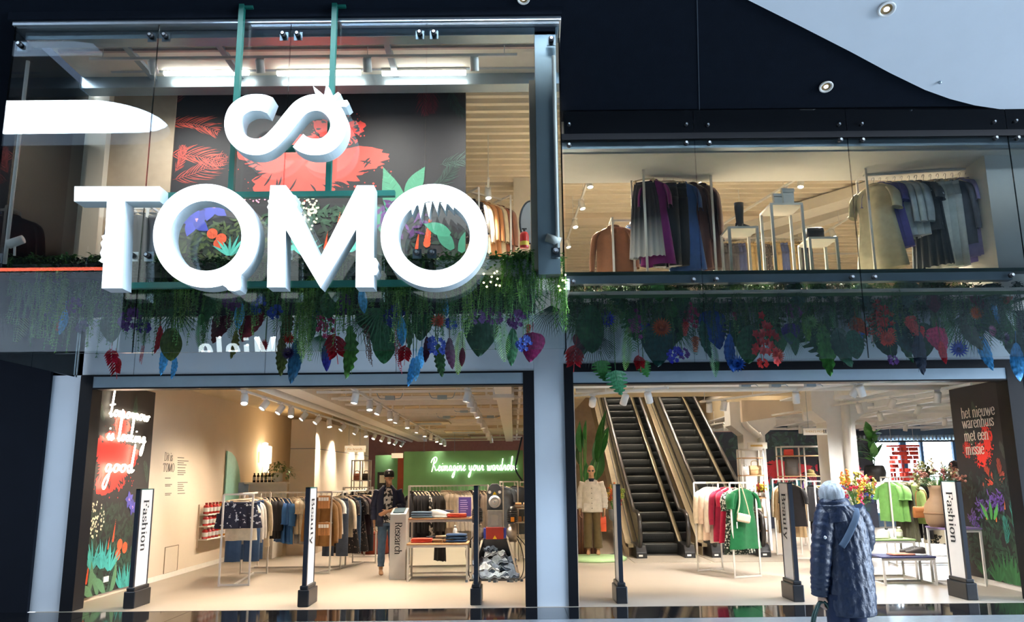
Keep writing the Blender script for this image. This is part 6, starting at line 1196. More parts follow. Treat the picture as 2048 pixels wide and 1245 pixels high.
for k in range(4): folded('folded_garment', 'folded %s knit, %s from the left on the low board of the wide shelf' % (('rust', 'white', 'navy', 'cream')[k], ORD[k]), bx0_ + .18 + k * .28, 20.2, .45, .22, .25, .14, ('#a8432c', WHT, NAVY, CRM)[k], 3)
t = thing('hanging_sign', "cream sign THERE'S MORE hung on the white column", 'sign', (at(1630, 870, 15.9).x, 15.9, 2.5)); a_, b_ = at(1607, 871, 15.9), at(1653, 857, 15.9); part(t, 'board', MB().box(a_.x, b_.x, 15.88, 15.91, a_.z, b_.z), M_CREAMW); sans(t, "THERE'S MORE", (a_.x + .03, 15.879, a_.z + .045), (1, 0, 0), (0, 0, 1), .058, mat('gold ink', '#c2a05a', .6)); part(t, 'arrow', MB().box(b_.x - .07, b_.x - .055, 15.876, 15.88, a_.z + .03, b_.z - .03).box(b_.x - .035, b_.x - .02, 15.876, 15.88, a_.z + .03, b_.z - .03), M_INK); part(t, 'hanger_rod', MB().cyl((a_.x + .1, 15.895, b_.z), (a_.x + .1, 15.895, 3.3), .005, 5), M_STEEL)
# crossbody bag on the green dress
gd_ = [o for o in bpy.data.objects if o.get('label', '').startswith('bright green dress')][0]
bc = at(1487, 1037, 13.98); t = thing('crossbody_bag', 'small cream crossbody bag hung over the green dress', 'bag', (bc.x, 13.98, bc.z - .06))
part(t, 'body', MB().box(bc.x - .11, bc.x + .11, 13.93, 14.0, bc.z - .07, bc.z + .07).xf(Matrix.Translation((bc.x, 13.97, bc.z)) @ Matrix.Rotation(R(12), 4, 'Y') @ Matrix.Translation((-bc.x, -13.97, -bc.z))), fab('#d9c7ac'), bevel=.03); part(t, 'zip_pull', MB().box(bc.x - .13, bc.x - .115, 13.94, 13.95, bc.z - .16, bc.z - .06), M_WHITE)
rp = at(1482, 972, 14.05)
part(t, 'strap', MB().tube(smooth_path([(bc.x - .1, 13.965, bc.z + .07), (rp.x - .06, 13.98, bc.z + .25), (rp.x - .02, 14.05, 1.53), (rp.x + .05, 13.98, bc.z + .25), (bc.x + .1, 13.965, bc.z + .03)], 5), .011, 6, flat=.5), fab('#cdbd9f'), True)
# tables at the right
M_BLUT = mat('blue table top', '#3d4268', .5); M_GRNT = mat('green table top', '#8fae72', .5); M_PURT = mat('purple table top', '#7d6a96', .5)
q0, q1 = gr(1795, 1180), gr(1872, 1178)
bl0, bl1 = at(1762, 1150, 13.0).x, at(1868, 1150, 13.0).x
table('low display table with dark blue top right of the customer', bl0, bl1, 12.9, 13.4, .42, M_BLUT)
table('middle display table with green top behind the blue one', bl0 - .02, bl1 + .05, 13.6, 14.1, .62, M_GRNT)
pu0, pu1 = at(1836, 1100, 12.9).x, at(1952, 1100, 12.9).x
PTB = table('tall display table with purple top behind the right Fashion gate', pu0 + .35, pu1 + .02, 12.72, 13.3, .84, M_PURT)
for k in range(2): sneaker(bl1 - .22 - .02 * k, 13.05 + .16 * k, .424, R(160), mat('dark brown leather', '#2f2a26', .45), ('front', 'rear')[k] + ' dark shoe of the pair on the blue table', 1.0)
folded('folded_garment', 'coral notebook-thin folded cloth on the blue table', bl0 + .38, 13.12, .424, .34, .26, .035, '#e08a72', 1)
folded('folded_garment', 'pale folded cloth on the green table', bl0 + .3, 13.8, .624, .36, .26, .03, '#cdd0a0', 1)
bottle(bl1 - .28, 13.85, .624, .16, .05, mat('white jar', '#d9d9cc', .3), 'white jar on the green table', None, M_BLACKP); bottle(bl1 - .1, 13.8, .624, .18, .05, mat('sage jar', '#a9b08a', .5), 'sage jar on the green table', None, M_WHITE)
# tan handbag on the leaf-print rail, navy bag under
hb = at(1845, 1025, 15.55); handbag(hb.x, 15.55, hb.z - .1, .34, .1, .2, mat('cognac leather', '#a86a3a', .45), 'cognac leather bag hung on the leaf-print rack', handle=.30)
# window ledge: white shelf, potted plant, boxes, garland banner
wy = 22.0; wx0, wx1 = at(1712, 962, wy).x, at(1905, 962, wy).x; wz = at(1800, 964, wy).z
t = thing('ledge_shelf', 'long white ledge shelf before the rear windows', 'shelf', ((wx0 + wx1) / 2, wy + .2, .004)); part(t, 'board', MB().box(wx0, wx1, wy, wy + .45, wz - .06, wz), M_WHITE)
for x in (wx0 + .02, (wx0 + wx1) / 2, wx1 - .06): part(t, 'leg', MB().box(x, x + .04, wy + .05, wy + .09, .004, wz - .06), M_RACK)
for k, (px, h_, c_) in enumerate(((1713, .2, '#d9d6d0'), (1722, .26, '#e2b8c4'), (1732, .14, '#c9a07a'))):
    q = at(px, 960, wy + .2); t = thing('gift_box', '%s box beside the potted plant on the window ledge' % ('white', 'pink', 'tan')[k], 'box', (q.x, wy + .2, wz)); part(t, 'carton', MB().box(-.07, .07, -.05, .05, 0, h_), mat('carton %d' % k, c_, .6), local=True, bevel=.004); part(t, 'lid', MB().box(-.074, .074, -.054, .054, h_, h_ + .03), mat('carton %d' % k, c_, .6), local=True)
# leaves for real plants (shared by the hanging planters too)
def leaf_mb(L, w, curl=.3, n=8, fold=.25, tip=1.0, base=.08, droop=0.0):  # along +X, curls down in z
    L_, R_, C_ = [], [], []
    for i in range(n + 1):
        t = i / n; ww = w * .5 * (sin(pi * min(1, (t * (1 - base) + base)) ** (.85 if tip >= 1 else tip)) if t < 1 else 0.0); x = L * t; z = -curl * L * t * t - droop * t
        C_.append((x, 0, z)); L_.append((x, ww, z + ww * fold)); R_.append((x, -ww, z + ww * fold))
    mb = MB(); N = n + 1; mb.v = C_ + L_ + R_
    for i in range(n): mb.f += [(i, i + 1, N + i + 1, N + i), (2 * N + i, 2 * N + i + 1, i + 1, i)]
    mb.m = [0] * len(mb.f); mb.c = [None] * len(mb.f); return mb
def rotM(loc, rz=0, ry=0, rx=0, s=1.0): return Matrix.Translation(loc) @ Matrix.Rotation(rz, 4, 'Z') @ Matrix.Rotation(ry, 4, 'Y') @ Matrix.Rotation(rx, 4, 'X') @ Matrix.Scale(s, 4)
def leafmat(name, h, rough=.45): return mat(name, h, rough, var=.18, scale=12, spec=.5)
LG = leafmat('leaf green', '#4a8a42'); LD = leafmat('leaf dark green', '#24512f'); LP = leafmat('leaf pale', '#86a45a')
q = at(1752, 962, wy + .2)
pp = thing('potted_plant', 'leafy green plant in black pot on the window ledge', 'plant', (q.x, wy + .22, wz)); part(pp, 'pot', MB().lathe([(.16, 0), (.26, .1), (.28, .25), (.24, .4), (.2, .43), (.19, .4)], 20), M_BLACKP, True, local=True)
rp_ = random.Random(4); lm_ = leaf_mb(.42, .17, .25, 8, .2); lm_me = lm_.mesh('leaf', [LG], True)
part(pp, 'stem', MB().tube([(0, 0, .4), (.03, 0, .8), (.0, .02, 1.2)], .015, 6).tube([(0, 0, .4), (-.1, 0, .7), (-.12, .02, 1.0)], .012, 6), LD, True, local=True)
for k in range(26):
    h_ = rp_.uniform(.5, 1.25); inst('leaf', lm_me, pp, rotM((rp_.uniform(-.08, .08), rp_.uniform(-.08, .08), h_), rp_.uniform(0, 6.28), -R(rp_.uniform(15, 70)), 0, rp_.uniform(.8, 1.2)))
bq0, bq1 = at(1776, 895, 24.5), at(1842, 962, 24.5)
t = thing('paper_garland', 'red banner of hanging paper tiles before the rear windows', 'banner', ((bq0.x + bq1.x) / 2, 24.5, bq1.z)); part(t, 'rod', MB().box(bq0.x - .05, bq1.x + .05, 24.48, 24.52, bq0.z, bq0.z + .06), mat('red paper', '#d8463a', .7)); rg = random.Random(2)
part(t, 'cord', MB().cyl((bq0.x + .1, 24.5, bq0.z + .05), (bq0.x + .1, 24.5, 3.3), .006, 5), M_WHITE); part(t, 'cord', MB().cyl((bq1.x - .1, 24.5, bq0.z + .05), (bq1.x - .1, 24.5, 3.3), .006, 5), M_WHITE)
tile = MB().box(-.045, .045, -.004, .004, -.055, .055).mesh('paper_tile', [mat('red paper', '#d8463a', .7)])
nx, nz = 10, 8
for i in range(nx):
    for j in range(nz):
        if rg.random() < .82: inst('paper_tile', tile, t, root_tf(t).inverted() @ Matrix.Translation((bq0.x + (i + .5) * (bq1.x - bq0.x) / nx, 24.5 + rg.uniform(-.02, .02), bq0.z - (j + .5) * (bq0.z - bq1.z) / nz)) @ Matrix.Rotation(rg.uniform(-.4, .4), 4, 'Z'))
# strelitzia behind the mannequin
st_ = thing('banana_plant', 'tall plant with upright paddle leaves behind the white-jacket mannequin', 'plant', (1.55, 18.9, .004)); part(st_, 'pot', MB().lathe([(.2, 0), (.26, .3), (.25, .4), (.22, .38)], 18), M_CREAMW, True, local=True)
BLM = leafmat('paddle green', '#2f6a32', .4)
for k, (pxb, pyb, pxt, pyt, w_) in enumerate(((1196, 925, 1207, 832, .20), (1190, 920, 1213, 862, .18), (1188, 960, 1202, 905, .20), (1162, 905, 1158, 850, .13), (1168, 900, 1168, 846, .12), (1160, 930, 1158, 890, .2), (1172, 880, 1171, 845, .1), (1180, 965, 1172, 930, .16))):
    a_, b_ = at(pxb, pyb, 18.9 + .1 * (k % 3)), at(pxt, pyt, 18.8 + .1 * (k % 3)); d = b_ - a_; L = d.length * 1.15
    f = part(st_, 'leaf', leaf_mb(L, w_ * 1.7, .05, 10, .35).xf(Matrix.Translation(a_) @ d.to_track_quat('X', 'Z').to_matrix().to_4x4() @ Matrix.Rotation(R(60 + 25 * (k % 3)), 4, 'X')), BLM, True)
    part(st_, 'stalk', MB().tube(smooth_path([(1.55, 18.9, .4), ((1.55 + a_.x) / 2, 18.9, a_.z * .6), tuple(a_), tuple(a_.lerp(b_, .9))], 4), [.02] * 5 + [.014] * 5 + [.006] * 3, 6), LG, True)
# flower arrangements: a vase of dried flowers and two bouquets
def bouquet(label, base, spread, hgt, cols, n, seed, vase=None, name='bouquet', lean=(0, 0)):
    t = thing(name, label, 'flowers', base); r = random.Random(seed); bz = 0
    if vase: bz = vase(t)
    fm = {}
    for c in cols: fm[c] = MB().ell((0, 0, 0), (.5, .5, .35), 8, 5).mesh('flower', [mat('petal ' + c, c, .7, var=.25, scale=8)], True)
    petal = {c: None for c in cols}
    for k in range(n):
        a = r.uniform(0, 6.28); e = math.sqrt(r.random()) * spread; h_ = hgt * r.uniform(.55, 1.0) - e * .35; tip = (e * cos(a) + lean[0] * h_, e * sin(a) * .8 + lean[1] * h_, bz + h_)
        part(t, 'stem', MB().tube([(0, 0, bz), (tip[0] * .4, tip[1] * .4, bz + h_ * .55), tip], .004, 4), LG, local=True)
        c = cols[k % len(cols)]; kind = k % 3; m_ = mat('petal ' + c, c, .7, var=.25, scale=8); mb = MB(); s_ = r.uniform(.04, .075)
        if kind == 0:
            for p in range(9): mb.join(leaf_mb(s_, s_ * .5, .1, 3, .2), rotM(tip, p * .7, -R(25)))
            mb.ell(tip, s_ * .3, 8, 5)
        elif kind == 1:
            for p in range(12): mb.ell((tip[0] + r.uniform(-.35, .35) * s_, tip[1] + r.uniform(-.35, .35) * s_, tip[2] + (p - 6) * s_ * .3), s_ * .32, 6, 4)
        else:
            for p in range(14): mb.ell((tip[0] + r.uniform(-1, 1) * s_, tip[1] + r.uniform(-1, 1) * s_, tip[2] + r.uniform(-.7, .7) * s_), s_ * .35, 6, 4)
        part(t, 'flower', mb, m_, True, local=True)
        if k % 2: part(t, 'leaf', leaf_mb(.16, .05, .3, 5).xf(rotM((tip[0] * .6, tip[1] * .6, bz + h_ * .6), a, -.4)), LP if k % 4 == 1 else LG, True, local=True)
    return t
def vase_big(t): part(t, 'vase', MB().lathe([(.15, 0), (.2, .05), (.22, .2), (.2, .33), (.12, .44), (.11, .56), (.14, .62), (.12, .6), (.1, .55)], 22), mat('sand clay', '#8a6f54', .7), True, local=True); part(t, 'vase_band', MB().lathe([(.222, .19), (.226, .2), (.222, .22)], 22), mat('dark clay', '#7d5f42', .7), True, local=True); return .5
vq = at(1884, 1060, 13.0)
bouquet('clay vase of dried flowers on the purple table', (vq.x, 13.02, .846), .38, .5, ['#d8c8a4', '#b87a6a', '#efe6d2', '#8a4a4a', '#7a7a4a'], 46, 9, vase_big, 'flower_vase')
def vase_tall(t): part(t, 'stand', MB().lathe([(.16, 0), (.16, .02), (.03, .04), (.03, .7), (.1, .75), (.12, .95), (.1, .95)], 16), mat('bucket grey', '#8d9296', .4, .4), True, local=True); return .85
fq = at(1722, 1080, 14.6); bouquet('big mixed bouquet of bright flowers behind the customer', (fq.x, 14.6, .004), .30, .85, ['#d8b03a', '#c23a6a', '#e8763a', '#8a9a3a', '#5a5ab0', '#e2dc9a', '#c8324a', '#b8ac4a'], 64, 5, vase_tall, 'bouquet')
fq2 = at(1226, 1010, 18.3); bouquet('small bouquet in a tall stand between mannequin and escalator', (fq2.x, 18.2, .004), .2, .6, ['#c9a84a', '#d8763a', '#7a8a3a', '#b84a3a'], 22, 15, vase_tall, 'bouquet')
fq3 = at(1520, 965, 18.1); bouquet('little potted flowers on the jar shelf', (ax0 + .45, 18.15, 1.18), .12, .22, ['#e8a03a', '#d8563a', '#e8d04a'], 14, 19, lambda t: (part(t, 'pot', MB().lathe([(.05, 0), (.06, .1), (.05, .1)], 12), M_WHITE, True, local=True), .09)[1], 'potted_flowers')
# trailing plant on the ledge
tp = thing('potted_plant', 'bushy trailing plant in white pot on the cream ledge', 'plant', (-5.25, 18.75, 1.604)); part(tp, 'pot', MB().lathe([(.07, 0), (.1, .02), (.1, .2), (.09, .2)], 16), M_WHITE, True, local=True); sl_ = leaf_mb(.09, .05, .3, 4).mesh('leaf', [leafmat('ledge leaf', '#6d8048')], True); r_ = random.Random(3)
for k in range(130): a = r_.uniform(0, 6.28); e = r_.random() ** .5 * .36; inst('leaf', sl_, tp, rotM((e * cos(a), e * sin(a) * .6, .32 + .16 * r_.random() - e * e * 2.2), a, R(r_.uniform(-30, 50))))
# ================================================================== upstairs display
def cube_stand(label, px0, px1, pyt, Y, d):
    a_, b_ = at(px0, pyt, Y), at(px1, pyt, Y); t = thing('display_cube', label, 'display stand', ((a_.x + b_.x) / 2, Y + d / 2, UF)); h = a_.z; tb = .035
    part(t, 'top_panel', MB().box(a_.x, b_.x, Y, Y + d, h - .03, h), M_CREAMW)
    for x in (a_.x, b_.x - tb):
        for y in (Y, Y + d - tb): part(t, 'leg', MB().box(x, x + tb, y, y + tb, UF, h - .03), M_RACK)
    for y in (Y, Y + d - tb): part(t, 'foot_bar', MB().box(a_.x, b_.x, y, y + tb, UF, UF + tb), M_RACK)
    return (a_.x + b_.x) / 2, h
cx_, hz1 = cube_stand('low white display cube carrying the black boot upstairs', 1456, 1517, 453, 10.9, .45); bq = at(1478, 420, 11.1)
t = thing('boot', 'tall black boot on the left display cube upstairs', 'boot', (bq.x, 11.1, hz1)); part(t, 'shaft', MB().loft([[(dx * k + .0, dy * k, z) for dx, dy in [(.062 * cos(2 * pi * j / 12), .05 * sin(2 * pi * j / 12)) for j in range(12)]] for k, z in ((.95, .05), (.85, .12), (.9, .2), (1.05, .32), (1.1, .4))]), M_BLACKP, True, local=True); part(t, 'foot', MB().loft([[(x, .045 * w_ * cos(a), .03 + .075 * h_ * max(0, sin(a))) for a in [pi * j / 8 for j in range(9)]] for x, h_, w_ in ((-.06, 1.1, .8), (0, 1.1, 1), (.07, .8, 1), (.13, .5, .8), (.15, .2, .3))], closed=False), M_BLACKP, True, local=True); part(t, 'heel', MB().box(-.06, .0, -.035, .035, 0, .04).box(0, .15, -.04, .04, .02, .035), M_RUBBER, local=True)
cx_, hz2 = cube_stand('tall white display cube carrying the white bag upstairs', 1540, 1606, 406, 10.85, .5); bq = at(1567, 400, 11.0)
for k, (dx, h_) in enumerate(((-.05, .2), (.06, .26))): t = thing('paper_bag', ('left', 'right')[k] + ' white folded bag on the tall display cube', 'bag', (bq.x + dx, 11.05 - .05 * k, hz2)); part(t, 'body', MB().loft([[(-.07, -.04, 0), (.07, -.04, 0), (.07, .04, 0), (-.07, .04, 0)], [(-.075, -.045, h_ * .6), (.075, -.045, h_ * .6), (.075, .045, h_ * .6), (-.075, .045, h_ * .6)], [(-.09, -.02, h_), (.09, -.02, h_ * .97), (.09, .02, h_ * .97), (-.09, .02, h_)]]), mat('white leather', '#d8d8d2', .4), local=True); part(t, 'fold_flap', MB().box(-.085, .085, -.05, -.045, h_ * .75, h_ * .93), mat('white leather', '#d8d8d2', .4), local=True)
cx_, hz3 = cube_stand('low white display cube carrying the black handbag upstairs', 1617, 1676, 474, 10.9, .45); bq = at(1631, 465, 11.0); handbag(bq.x, 11.05, hz3, .24, .14, .17, M_BLACKP, 'black handbag on the right display cube upstairs', handle=.0); handbag(at(1632, 530, 11.3).x, 11.2, UF, .2, .14, .2, mat('dark leather', '#2a2220', .4), 'dark round bag under the right display cube', handle=.14)
fx = at(1049, 497, 9.75); t = thing('fire_extinguisher', 'red canister with yellow label at the right end of the plant trough', 'canister', (fx.x, 9.75, fx.z)); part(t, 'body', MB().lathe([(.05, 0), (.055, .01), (.055, .17), (.04, .2), (.02, .21)], 16), mat('canister red', '#c32a20', .35), True, local=True); part(t, 'label_band', MB().lathe([(.0555, .03), (.056, .032), (.056, .08), (.0555, .082)], 16), mat('canister yellow', '#e0b83a', .5), True, local=True); part(t, 'valve', MB().cyl((0, 0, .2), (0, 0, .25), .014, 8).box(-.03, .03, -.008, .008, .24, .255), M_BLACKP, local=True)
mq = at(1062, 445, 10.6); t = thing('round_mirror', 'round mirror in dark frame beside the upstairs jamb', 'mirror', (mq.x, 10.6, mq.z - .3)); part(t, 'frame', MB().tube([(mq.x + .3 * cos(2 * pi * k / 32) * .5, 10.6, mq.z + .3 * sin(2 * pi * k / 32)) for k in range(32)], .012, 6, closed=True), M_BLACKP, True); part(t, 'glass', MB().add([(mq.x + .15 * cos(2 * pi * k / 32), 10.6, mq.z + .3 * sin(2 * pi * k / 32)) for k in range(32)], [tuple(range(32))]), M_ALU); part(t, 'post', MB().box(mq.x - .012, mq.x + .012, 10.61, 10.63, UF, mq.z - .28), M_BLACKP)
for k, (px, py, s_) in enumerate(((30, 484, 1), (1108, 480, -1))):
    q = at(px, py, GL_L + .14); t = thing('flood_lamp', ('left', 'right')[k] + ' white flood lamp clamped inside the glass box end', 'lamp', (q.x, q.y, q.z - .05)); part(t, 'head', MB().tube([(q.x - s_ * .07, q.y, q.z - .03), (q.x + s_ * .09, q.y, q.z + .03)], [.055, .05], 14), M_WHITE, True); part(t, 'bracket', MB().bar((q.x, q.y, q.z - .03), (q.x, q.y + .02, q.z - .16), .02), M_WHITE)
# ================================================================== people and mannequins
def remesh(o, v=.008, it=3):
    m = o.modifiers.new('remesh', 'REMESH'); m.mode = 'VOXEL'; m.voxel_size = v; m.use_smooth_shade = True
    s_ = o.modifiers.new('smooth', 'SMOOTH'); s_.iterations = it; s_.factor = .5
def frame_to(p, d, up=(0, -1, 0)):                      # matrix with local -Z along d
    return Matrix.Translation(p) @ Vector(d).to_track_quat('-Z', 'Y').to_matrix().to_4x4()
def hand_mb(mb, wrist, d, palm_n, thumb, curl=.5, s=1.0):
    d = Vector(d).normalized(); n = Vector(palm_n); n = (n - d * n.dot(d)).normalized(); side = d.cross(n) * thumb; w = Vector(wrist)
    mb.tube([w - d * .02, w + d * .02 * s, w + d * .06 * s, w + d * .09 * s], [.026 * s, .03 * s, .038 * s, .034 * s], 10, flat=.5) if False else None
    rings = []
    for t, hw, th in ((-.02, .024, .02), (.02, .03, .017), (.055, .04, .016), (.09, .041, .013)):
        c = w + d * t * s; rings.append([c + side * (hw * s * cos(a)) + n * (th * s * sin(a)) for a in [2 * pi * k / 12 for k in range(12)]])
    mb.loft(rings)
    for k, L in enumerate((.072, .08, .075, .058)):
        b = w + d * .085 * s + side * ((.03 - k * .02) * s); p = [b]; dd = d.copy()
        for j in range(3): dd = (dd * cos(curl * (.6 + .3 * j)) + n * sin(curl * (.6 + .3 * j))).normalized(); p.append(p[-1] + dd * L * s / 2.6)
        mb.tube([b - d * .02 * s] + p, [.0095 * s, .0095 * s, .0088 * s, .008 * s, .006 * s], 8)
    b = w + d * .025 * s + side * .03 * s; t1 = b + (side * .7 + d * .6 + n * .25).normalized() * .035 * s; t2 = t1 + (side * .25 + d * .85 + n * .35).normalized() * .032 * s; mb.tube([b - side * .015 * s, b, t1, t2], [.014 * s, .013 * s, .011 * s, .007 * s], 8)
def head_mb(mb, c, fd, s=1.0, ears=True):               # c: head centre, fd: direction of the face (unit, horizontal-ish)
    f = Vector(fd).normalized(); up = Vector((0, 0, 1)); up = (up - f * up.dot(f)).normalized(); r = up.cross(f); c = Vector(c)
    W = lambda a, b, h: c + (r * a + f * b + up * h) * s
    def ell(a, b, h, ra, rb, rh):
        m = MB().ell((0, 0, 0), (ra, rb, rh), 16, 11); mb.add([W(a + p[0], b + p[1], h + p[2]) for p in m.v], m.f)
    ell(0, -.015, .025, .074, .095, .092); ell(0, .028, -.045, .055, .058, .07); ell(0, .05, -.085, .03, .028, .026)      # skull, face, chin
    ell(0, .088, -.02, .012, .02, .03); ell(0, .1, -.034, .015, .012, .011)                                              # nose
    ell(0, .082, .022, .05, .012, .012); ell(0, .084, -.062, .022, .01, .006); ell(0, .083, -.072, .02, .011, .007)        # brow, lips
    for q in (-1, 1):
        ell(q * .045, .05, -.03, .02, .025, .022)
        if ears: ell(q * .076, -.01, -.01, .009, .018, .03)
        m = MB().ell((0, 0, 0), .011, 8, 6); mb.add([W(q * .029 + p[0], .078 + p[1], .004 + p[2] * .7) for p in m.v], m.f)
    nk = [W(0, -.035, -.05), W(0, -.04, -.11), W(0, -.05, -.18)]; mb.tube(nk, [.052 * s, .054 * s, .066 * s], 14)
def oval(c, rx, ry, n=24, tilt=0.0, wob=0.0, ph=0.0): return [(c[0] + rx * cos(2 * pi * k / n) * (1 + wob * sin(5 * 2 * pi * k / n + ph)), c[1] + ry * sin(2 * pi * k / n) * (1 + wob * sin(5 * 2 * pi * k / n + ph)), c[2] + tilt * cos(2 * pi * k / n)) for k in range(n)]
def figure(root, J, skin, face=(0, -1, 0)):             # bare body as one continuous mesh, local coordinates
    mb = MB(); head_mb(mb, J['head'], face)
    mb.loft([oval((0, 0, z), a, b, 20) for z, a, b in ((.86, .15, .1), (.95, .165, .11), (1.08, .135, .095), (1.22, .155, .105), (1.36, .175, .105), (1.44, .16, .085), (1.5, .07, .06))])
    for s_ in (-1, 1):
        k = 'l' if s_ < 0 else 'r'; mb.tube(smooth_path([J['sh' + k], J['el' + k], J['wr' + k]], 4), [.052, .05, .047, .043, .04, .038, .034, .029, .026], 10)
        d = Vector(J['wr' + k]) - Vector(J['el' + k]); hand_mb(mb, J['wr' + k], J.get('hd' + k, d), J.get('pn' + k, (-s_, 0, 0)), J.get('th' + k, s_), J.get('cu' + k, .45))
        h = Vector((s_ * .085, 0, .9)); kn = Vector(J.get('kn' + k, (s_ * .095, -.01, .5))); an = Vector(J.get('an' + k, (s_ * .1, .02, .085)))
        mb.tube(smooth_path([h, kn, an], 5), [.085, .082, .078, .07, .062, .055, .055, .054, .048, .04, .035], 12)
        mb.loft([[(an.x + .04 * w_ * cos(a), y + an.y, .0 + max(.004, hh * .5 + hh * .5 * sin(a))) for a in [2 * pi * q / 12 for q in range(12)]] for y, w_, hh in ((.06, .6, .07), (.02, .85, .1), (-.05, .95, .085), (-.12, 1.1, .055), (-.18, .9, .035), (-.2, .5, .025))])
    o = part(root, 'body', mb, skin, True, local=True); remesh(o); return o
def sleeve(root, pts, r0, r1, m, name='sleeve'): 
    p = smooth_path(pts, 6); n = len(p); r = [r0 + (r1 - r0) * i / (n - 1) + .006 * sin(i * 2.1) for i in range(n)]; return part(root, name, MB().tube(p, r, 16), m, True, local=True)
def legs(root, J, m, r0=.1, rk=.075, ra=.068, za=.1):
    mb = MB().loft([oval((0, 0, z), a, b, 24, 0, .02, z * 9) for z, a, b in ((1.02, .155, .11), (.97, .165, .118), (.9, .175, .125), (.83, .17, .12))]); part(root, 'trouser_seat', mb, m, True, local=True)
    for s_ in (-1, 1):
        k = 'l' if s_ < 0 else 'r'; kn = Vector(J.get('kn' + k, (s_ * .095, -.01, .5))); an = Vector(J.get('an' + k, (s_ * .1, .02, .085))); q = smooth_path([Vector((s_ * .083, 0, .9)), kn, Vector((an.x, an.y - .01, za))], 7); n = len(q)
        part(root, 'trouser_leg', MB().tube(q, [(r0 + (rk - r0) * min(1, i / (n / 2)) if i < n / 2 else rk + (ra - rk) * (i - n / 2) / (n / 2)) + .004 * sin(i * 1.9 + s_) for i in range(n)], 16), m, True, local=True)
# mannequin with cap
mp = gr(773, 1150)
m1 = thing('mannequin', 'mannequin in navy jacket, jeans and black cap beside the Research podium', 'mannequin', (mp.x, mp.y, .004), R(12))
J = dict(head=(.01, -.03, 1.67), shl=(-.19, 0, 1.43), ell=(-.24, .03, 1.15), wrl=(-.23, .0, .88), shr=(.19, 0, 1.43), elr=(.24, -.06, 1.17), wrr=(-.02, -.2, 1.08), hdr=(-1, -.1, -.45), pnr=(0, 1, 0), thr=-1, hdl=(0, -.1, -1))
figure(m1, J, M_SKIN, (-.12, -1, -.05))
NV = fab('#1c2238'); JN = mat('mid denim', '#46607c', .85, var=.15, scale=16, bump=.2, bscale=60)
part(m1, 'shirt', MB().loft([oval((0, -.008, z), a, b, 24, 0, .015, z * 7) for z, a, b in ((.88, .168, .13), (1.0, .166, .125), (1.1, .15, .118), (1.3, .172, .122), (1.42, .15, .1), (1.5, .075, .07))], caps=False), P_WB, True, local=True)
for s_ in (-1, 1):                                       # open jacket: two front halves and a back
    rings = []
    for z, a, b in ((.82, .2, .15), (.95, .2, .15), (1.1, .185, .14), (1.3, .205, .145), (1.42, .185, .12), (1.49, .11, .085), (1.53, .085, .075)):
        rings.append([(s_ * a * sin(t), .006 - b * cos(t) * 1.0, z) for t in [R(24 + (180 - 24) * i / 12) for i in range(13)]])
    o = part(m1, 'jacket_half', MB().loft(rings, closed=False), NV, True, local=True); sd = o.modifiers.new('thick', 'SOLIDIFY'); sd.thickness = .012
sleeve(m1, [(-.17, 0, 1.44), (-.235, .03, 1.2), (-.24, .02, 1.08), (-.235, 0, .93)], .078, .058, NV); sleeve(m1, [(.17, 0, 1.44), (.235, -.03, 1.25), (.25, -.07, 1.16), (.16, -.13, 1.13)], .078, .062, NV)
legs(m1, J, JN, .096, .07, .055, .14)
cp = part(m1, 'cap', MB().lathe([(.098, 0), (.1, .03), (.092, .075), (.06, .105), (.012, .115), (.001, .118)], 22, (.01, -.015, 1.695), sx=.93, sy=1.12), M_BLACKP, True, local=True)
part(cp, 'visor', MB().loft([[(.01 + .085 * cos(a) * w_, -.1 - .085 * (1 - w_ * .2) * sin(a) * q, 1.70 - .02 * q + dz) for a in [pi * k / 12 for k in range(13)]] for q, w_, dz in ((0, 1, 0), (1, 1, 0), (1, 1, -.008), (0, 1, -.008))], closed=False), M_BLACKP, True, local=True); part(cp, 'emblem', MB().ell((.0, -.122, 1.745), (.014, .004, .018), 10, 6), M_WHITE, True, local=True)
# mannequin in white jacket
m2p = (gr(1187, 1110, .06).x, gr(1187, 1110, .06).y)
m2 = thing('mannequin', 'bald mannequin in white work jacket and olive trousers by the escalator', 'mannequin', (m2p[0], m2p[1], .064), R(-6)); m2.scale = (1.02, 1.02, 1.02)
J = dict(head=(0, -.03, 1.67), shl=(-.19, 0, 1.43), ell=(-.25, .02, 1.14), wrl=(-.255, -.04, .88), shr=(.19, 0, 1.43), elr=(.25, .02, 1.14), wrr=(.25, -.05, .88), hdl=(0, -.1, -1), hdr=(0, -.1, -1))
figure(m2, J, M_SKIN, (.05, -1, 0)); WJ = fab('#cfc7bb'); OL = fab('#5b4a30')
part(m2, 'tee', MB().loft([oval((0, 0, z), a, b, 24) for z, a, b in ((1.2, .16, .11), (1.42, .15, .1), (1.5, .075, .072), (1.52, .066, .064))], caps=False), fab('#232733'), True, local=True)
jk = part(m2, 'jacket', MB().loft([oval((0, 0, z), a, b, 32, 0, .018, z * 11) for z, a, b in ((.84, .215, .155), (.95, .215, .155), (1.1, .205, .145), (1.3, .212, .145), (1.4, .195, .125), (1.455, .13, .1))], caps=False), WJ, True, local=True)
for s_ in (-1, 1):
    part(jk, 'collar', MB().loft([[(s_ * .02, -.1, 1.40), (s_ * .1, -.115, 1.40), (s_ * .1, -.02, 1.47)], [(s_ * .06, -.085, 1.5), (s_ * .12, -.08, 1.47), (s_ * .11, .02, 1.49)]], closed=False), WJ, False, local=True); part(jk, 'pocket', MB().box(s_ * .11 - .06, s_ * .11 + .06, -.158, -.140, .87, 1.02), WJ, local=True, bevel=.004)
part(jk, 'placket', MB().box(-.014, .014, -.162, -.148, .85, 1.38), WJ, local=True)
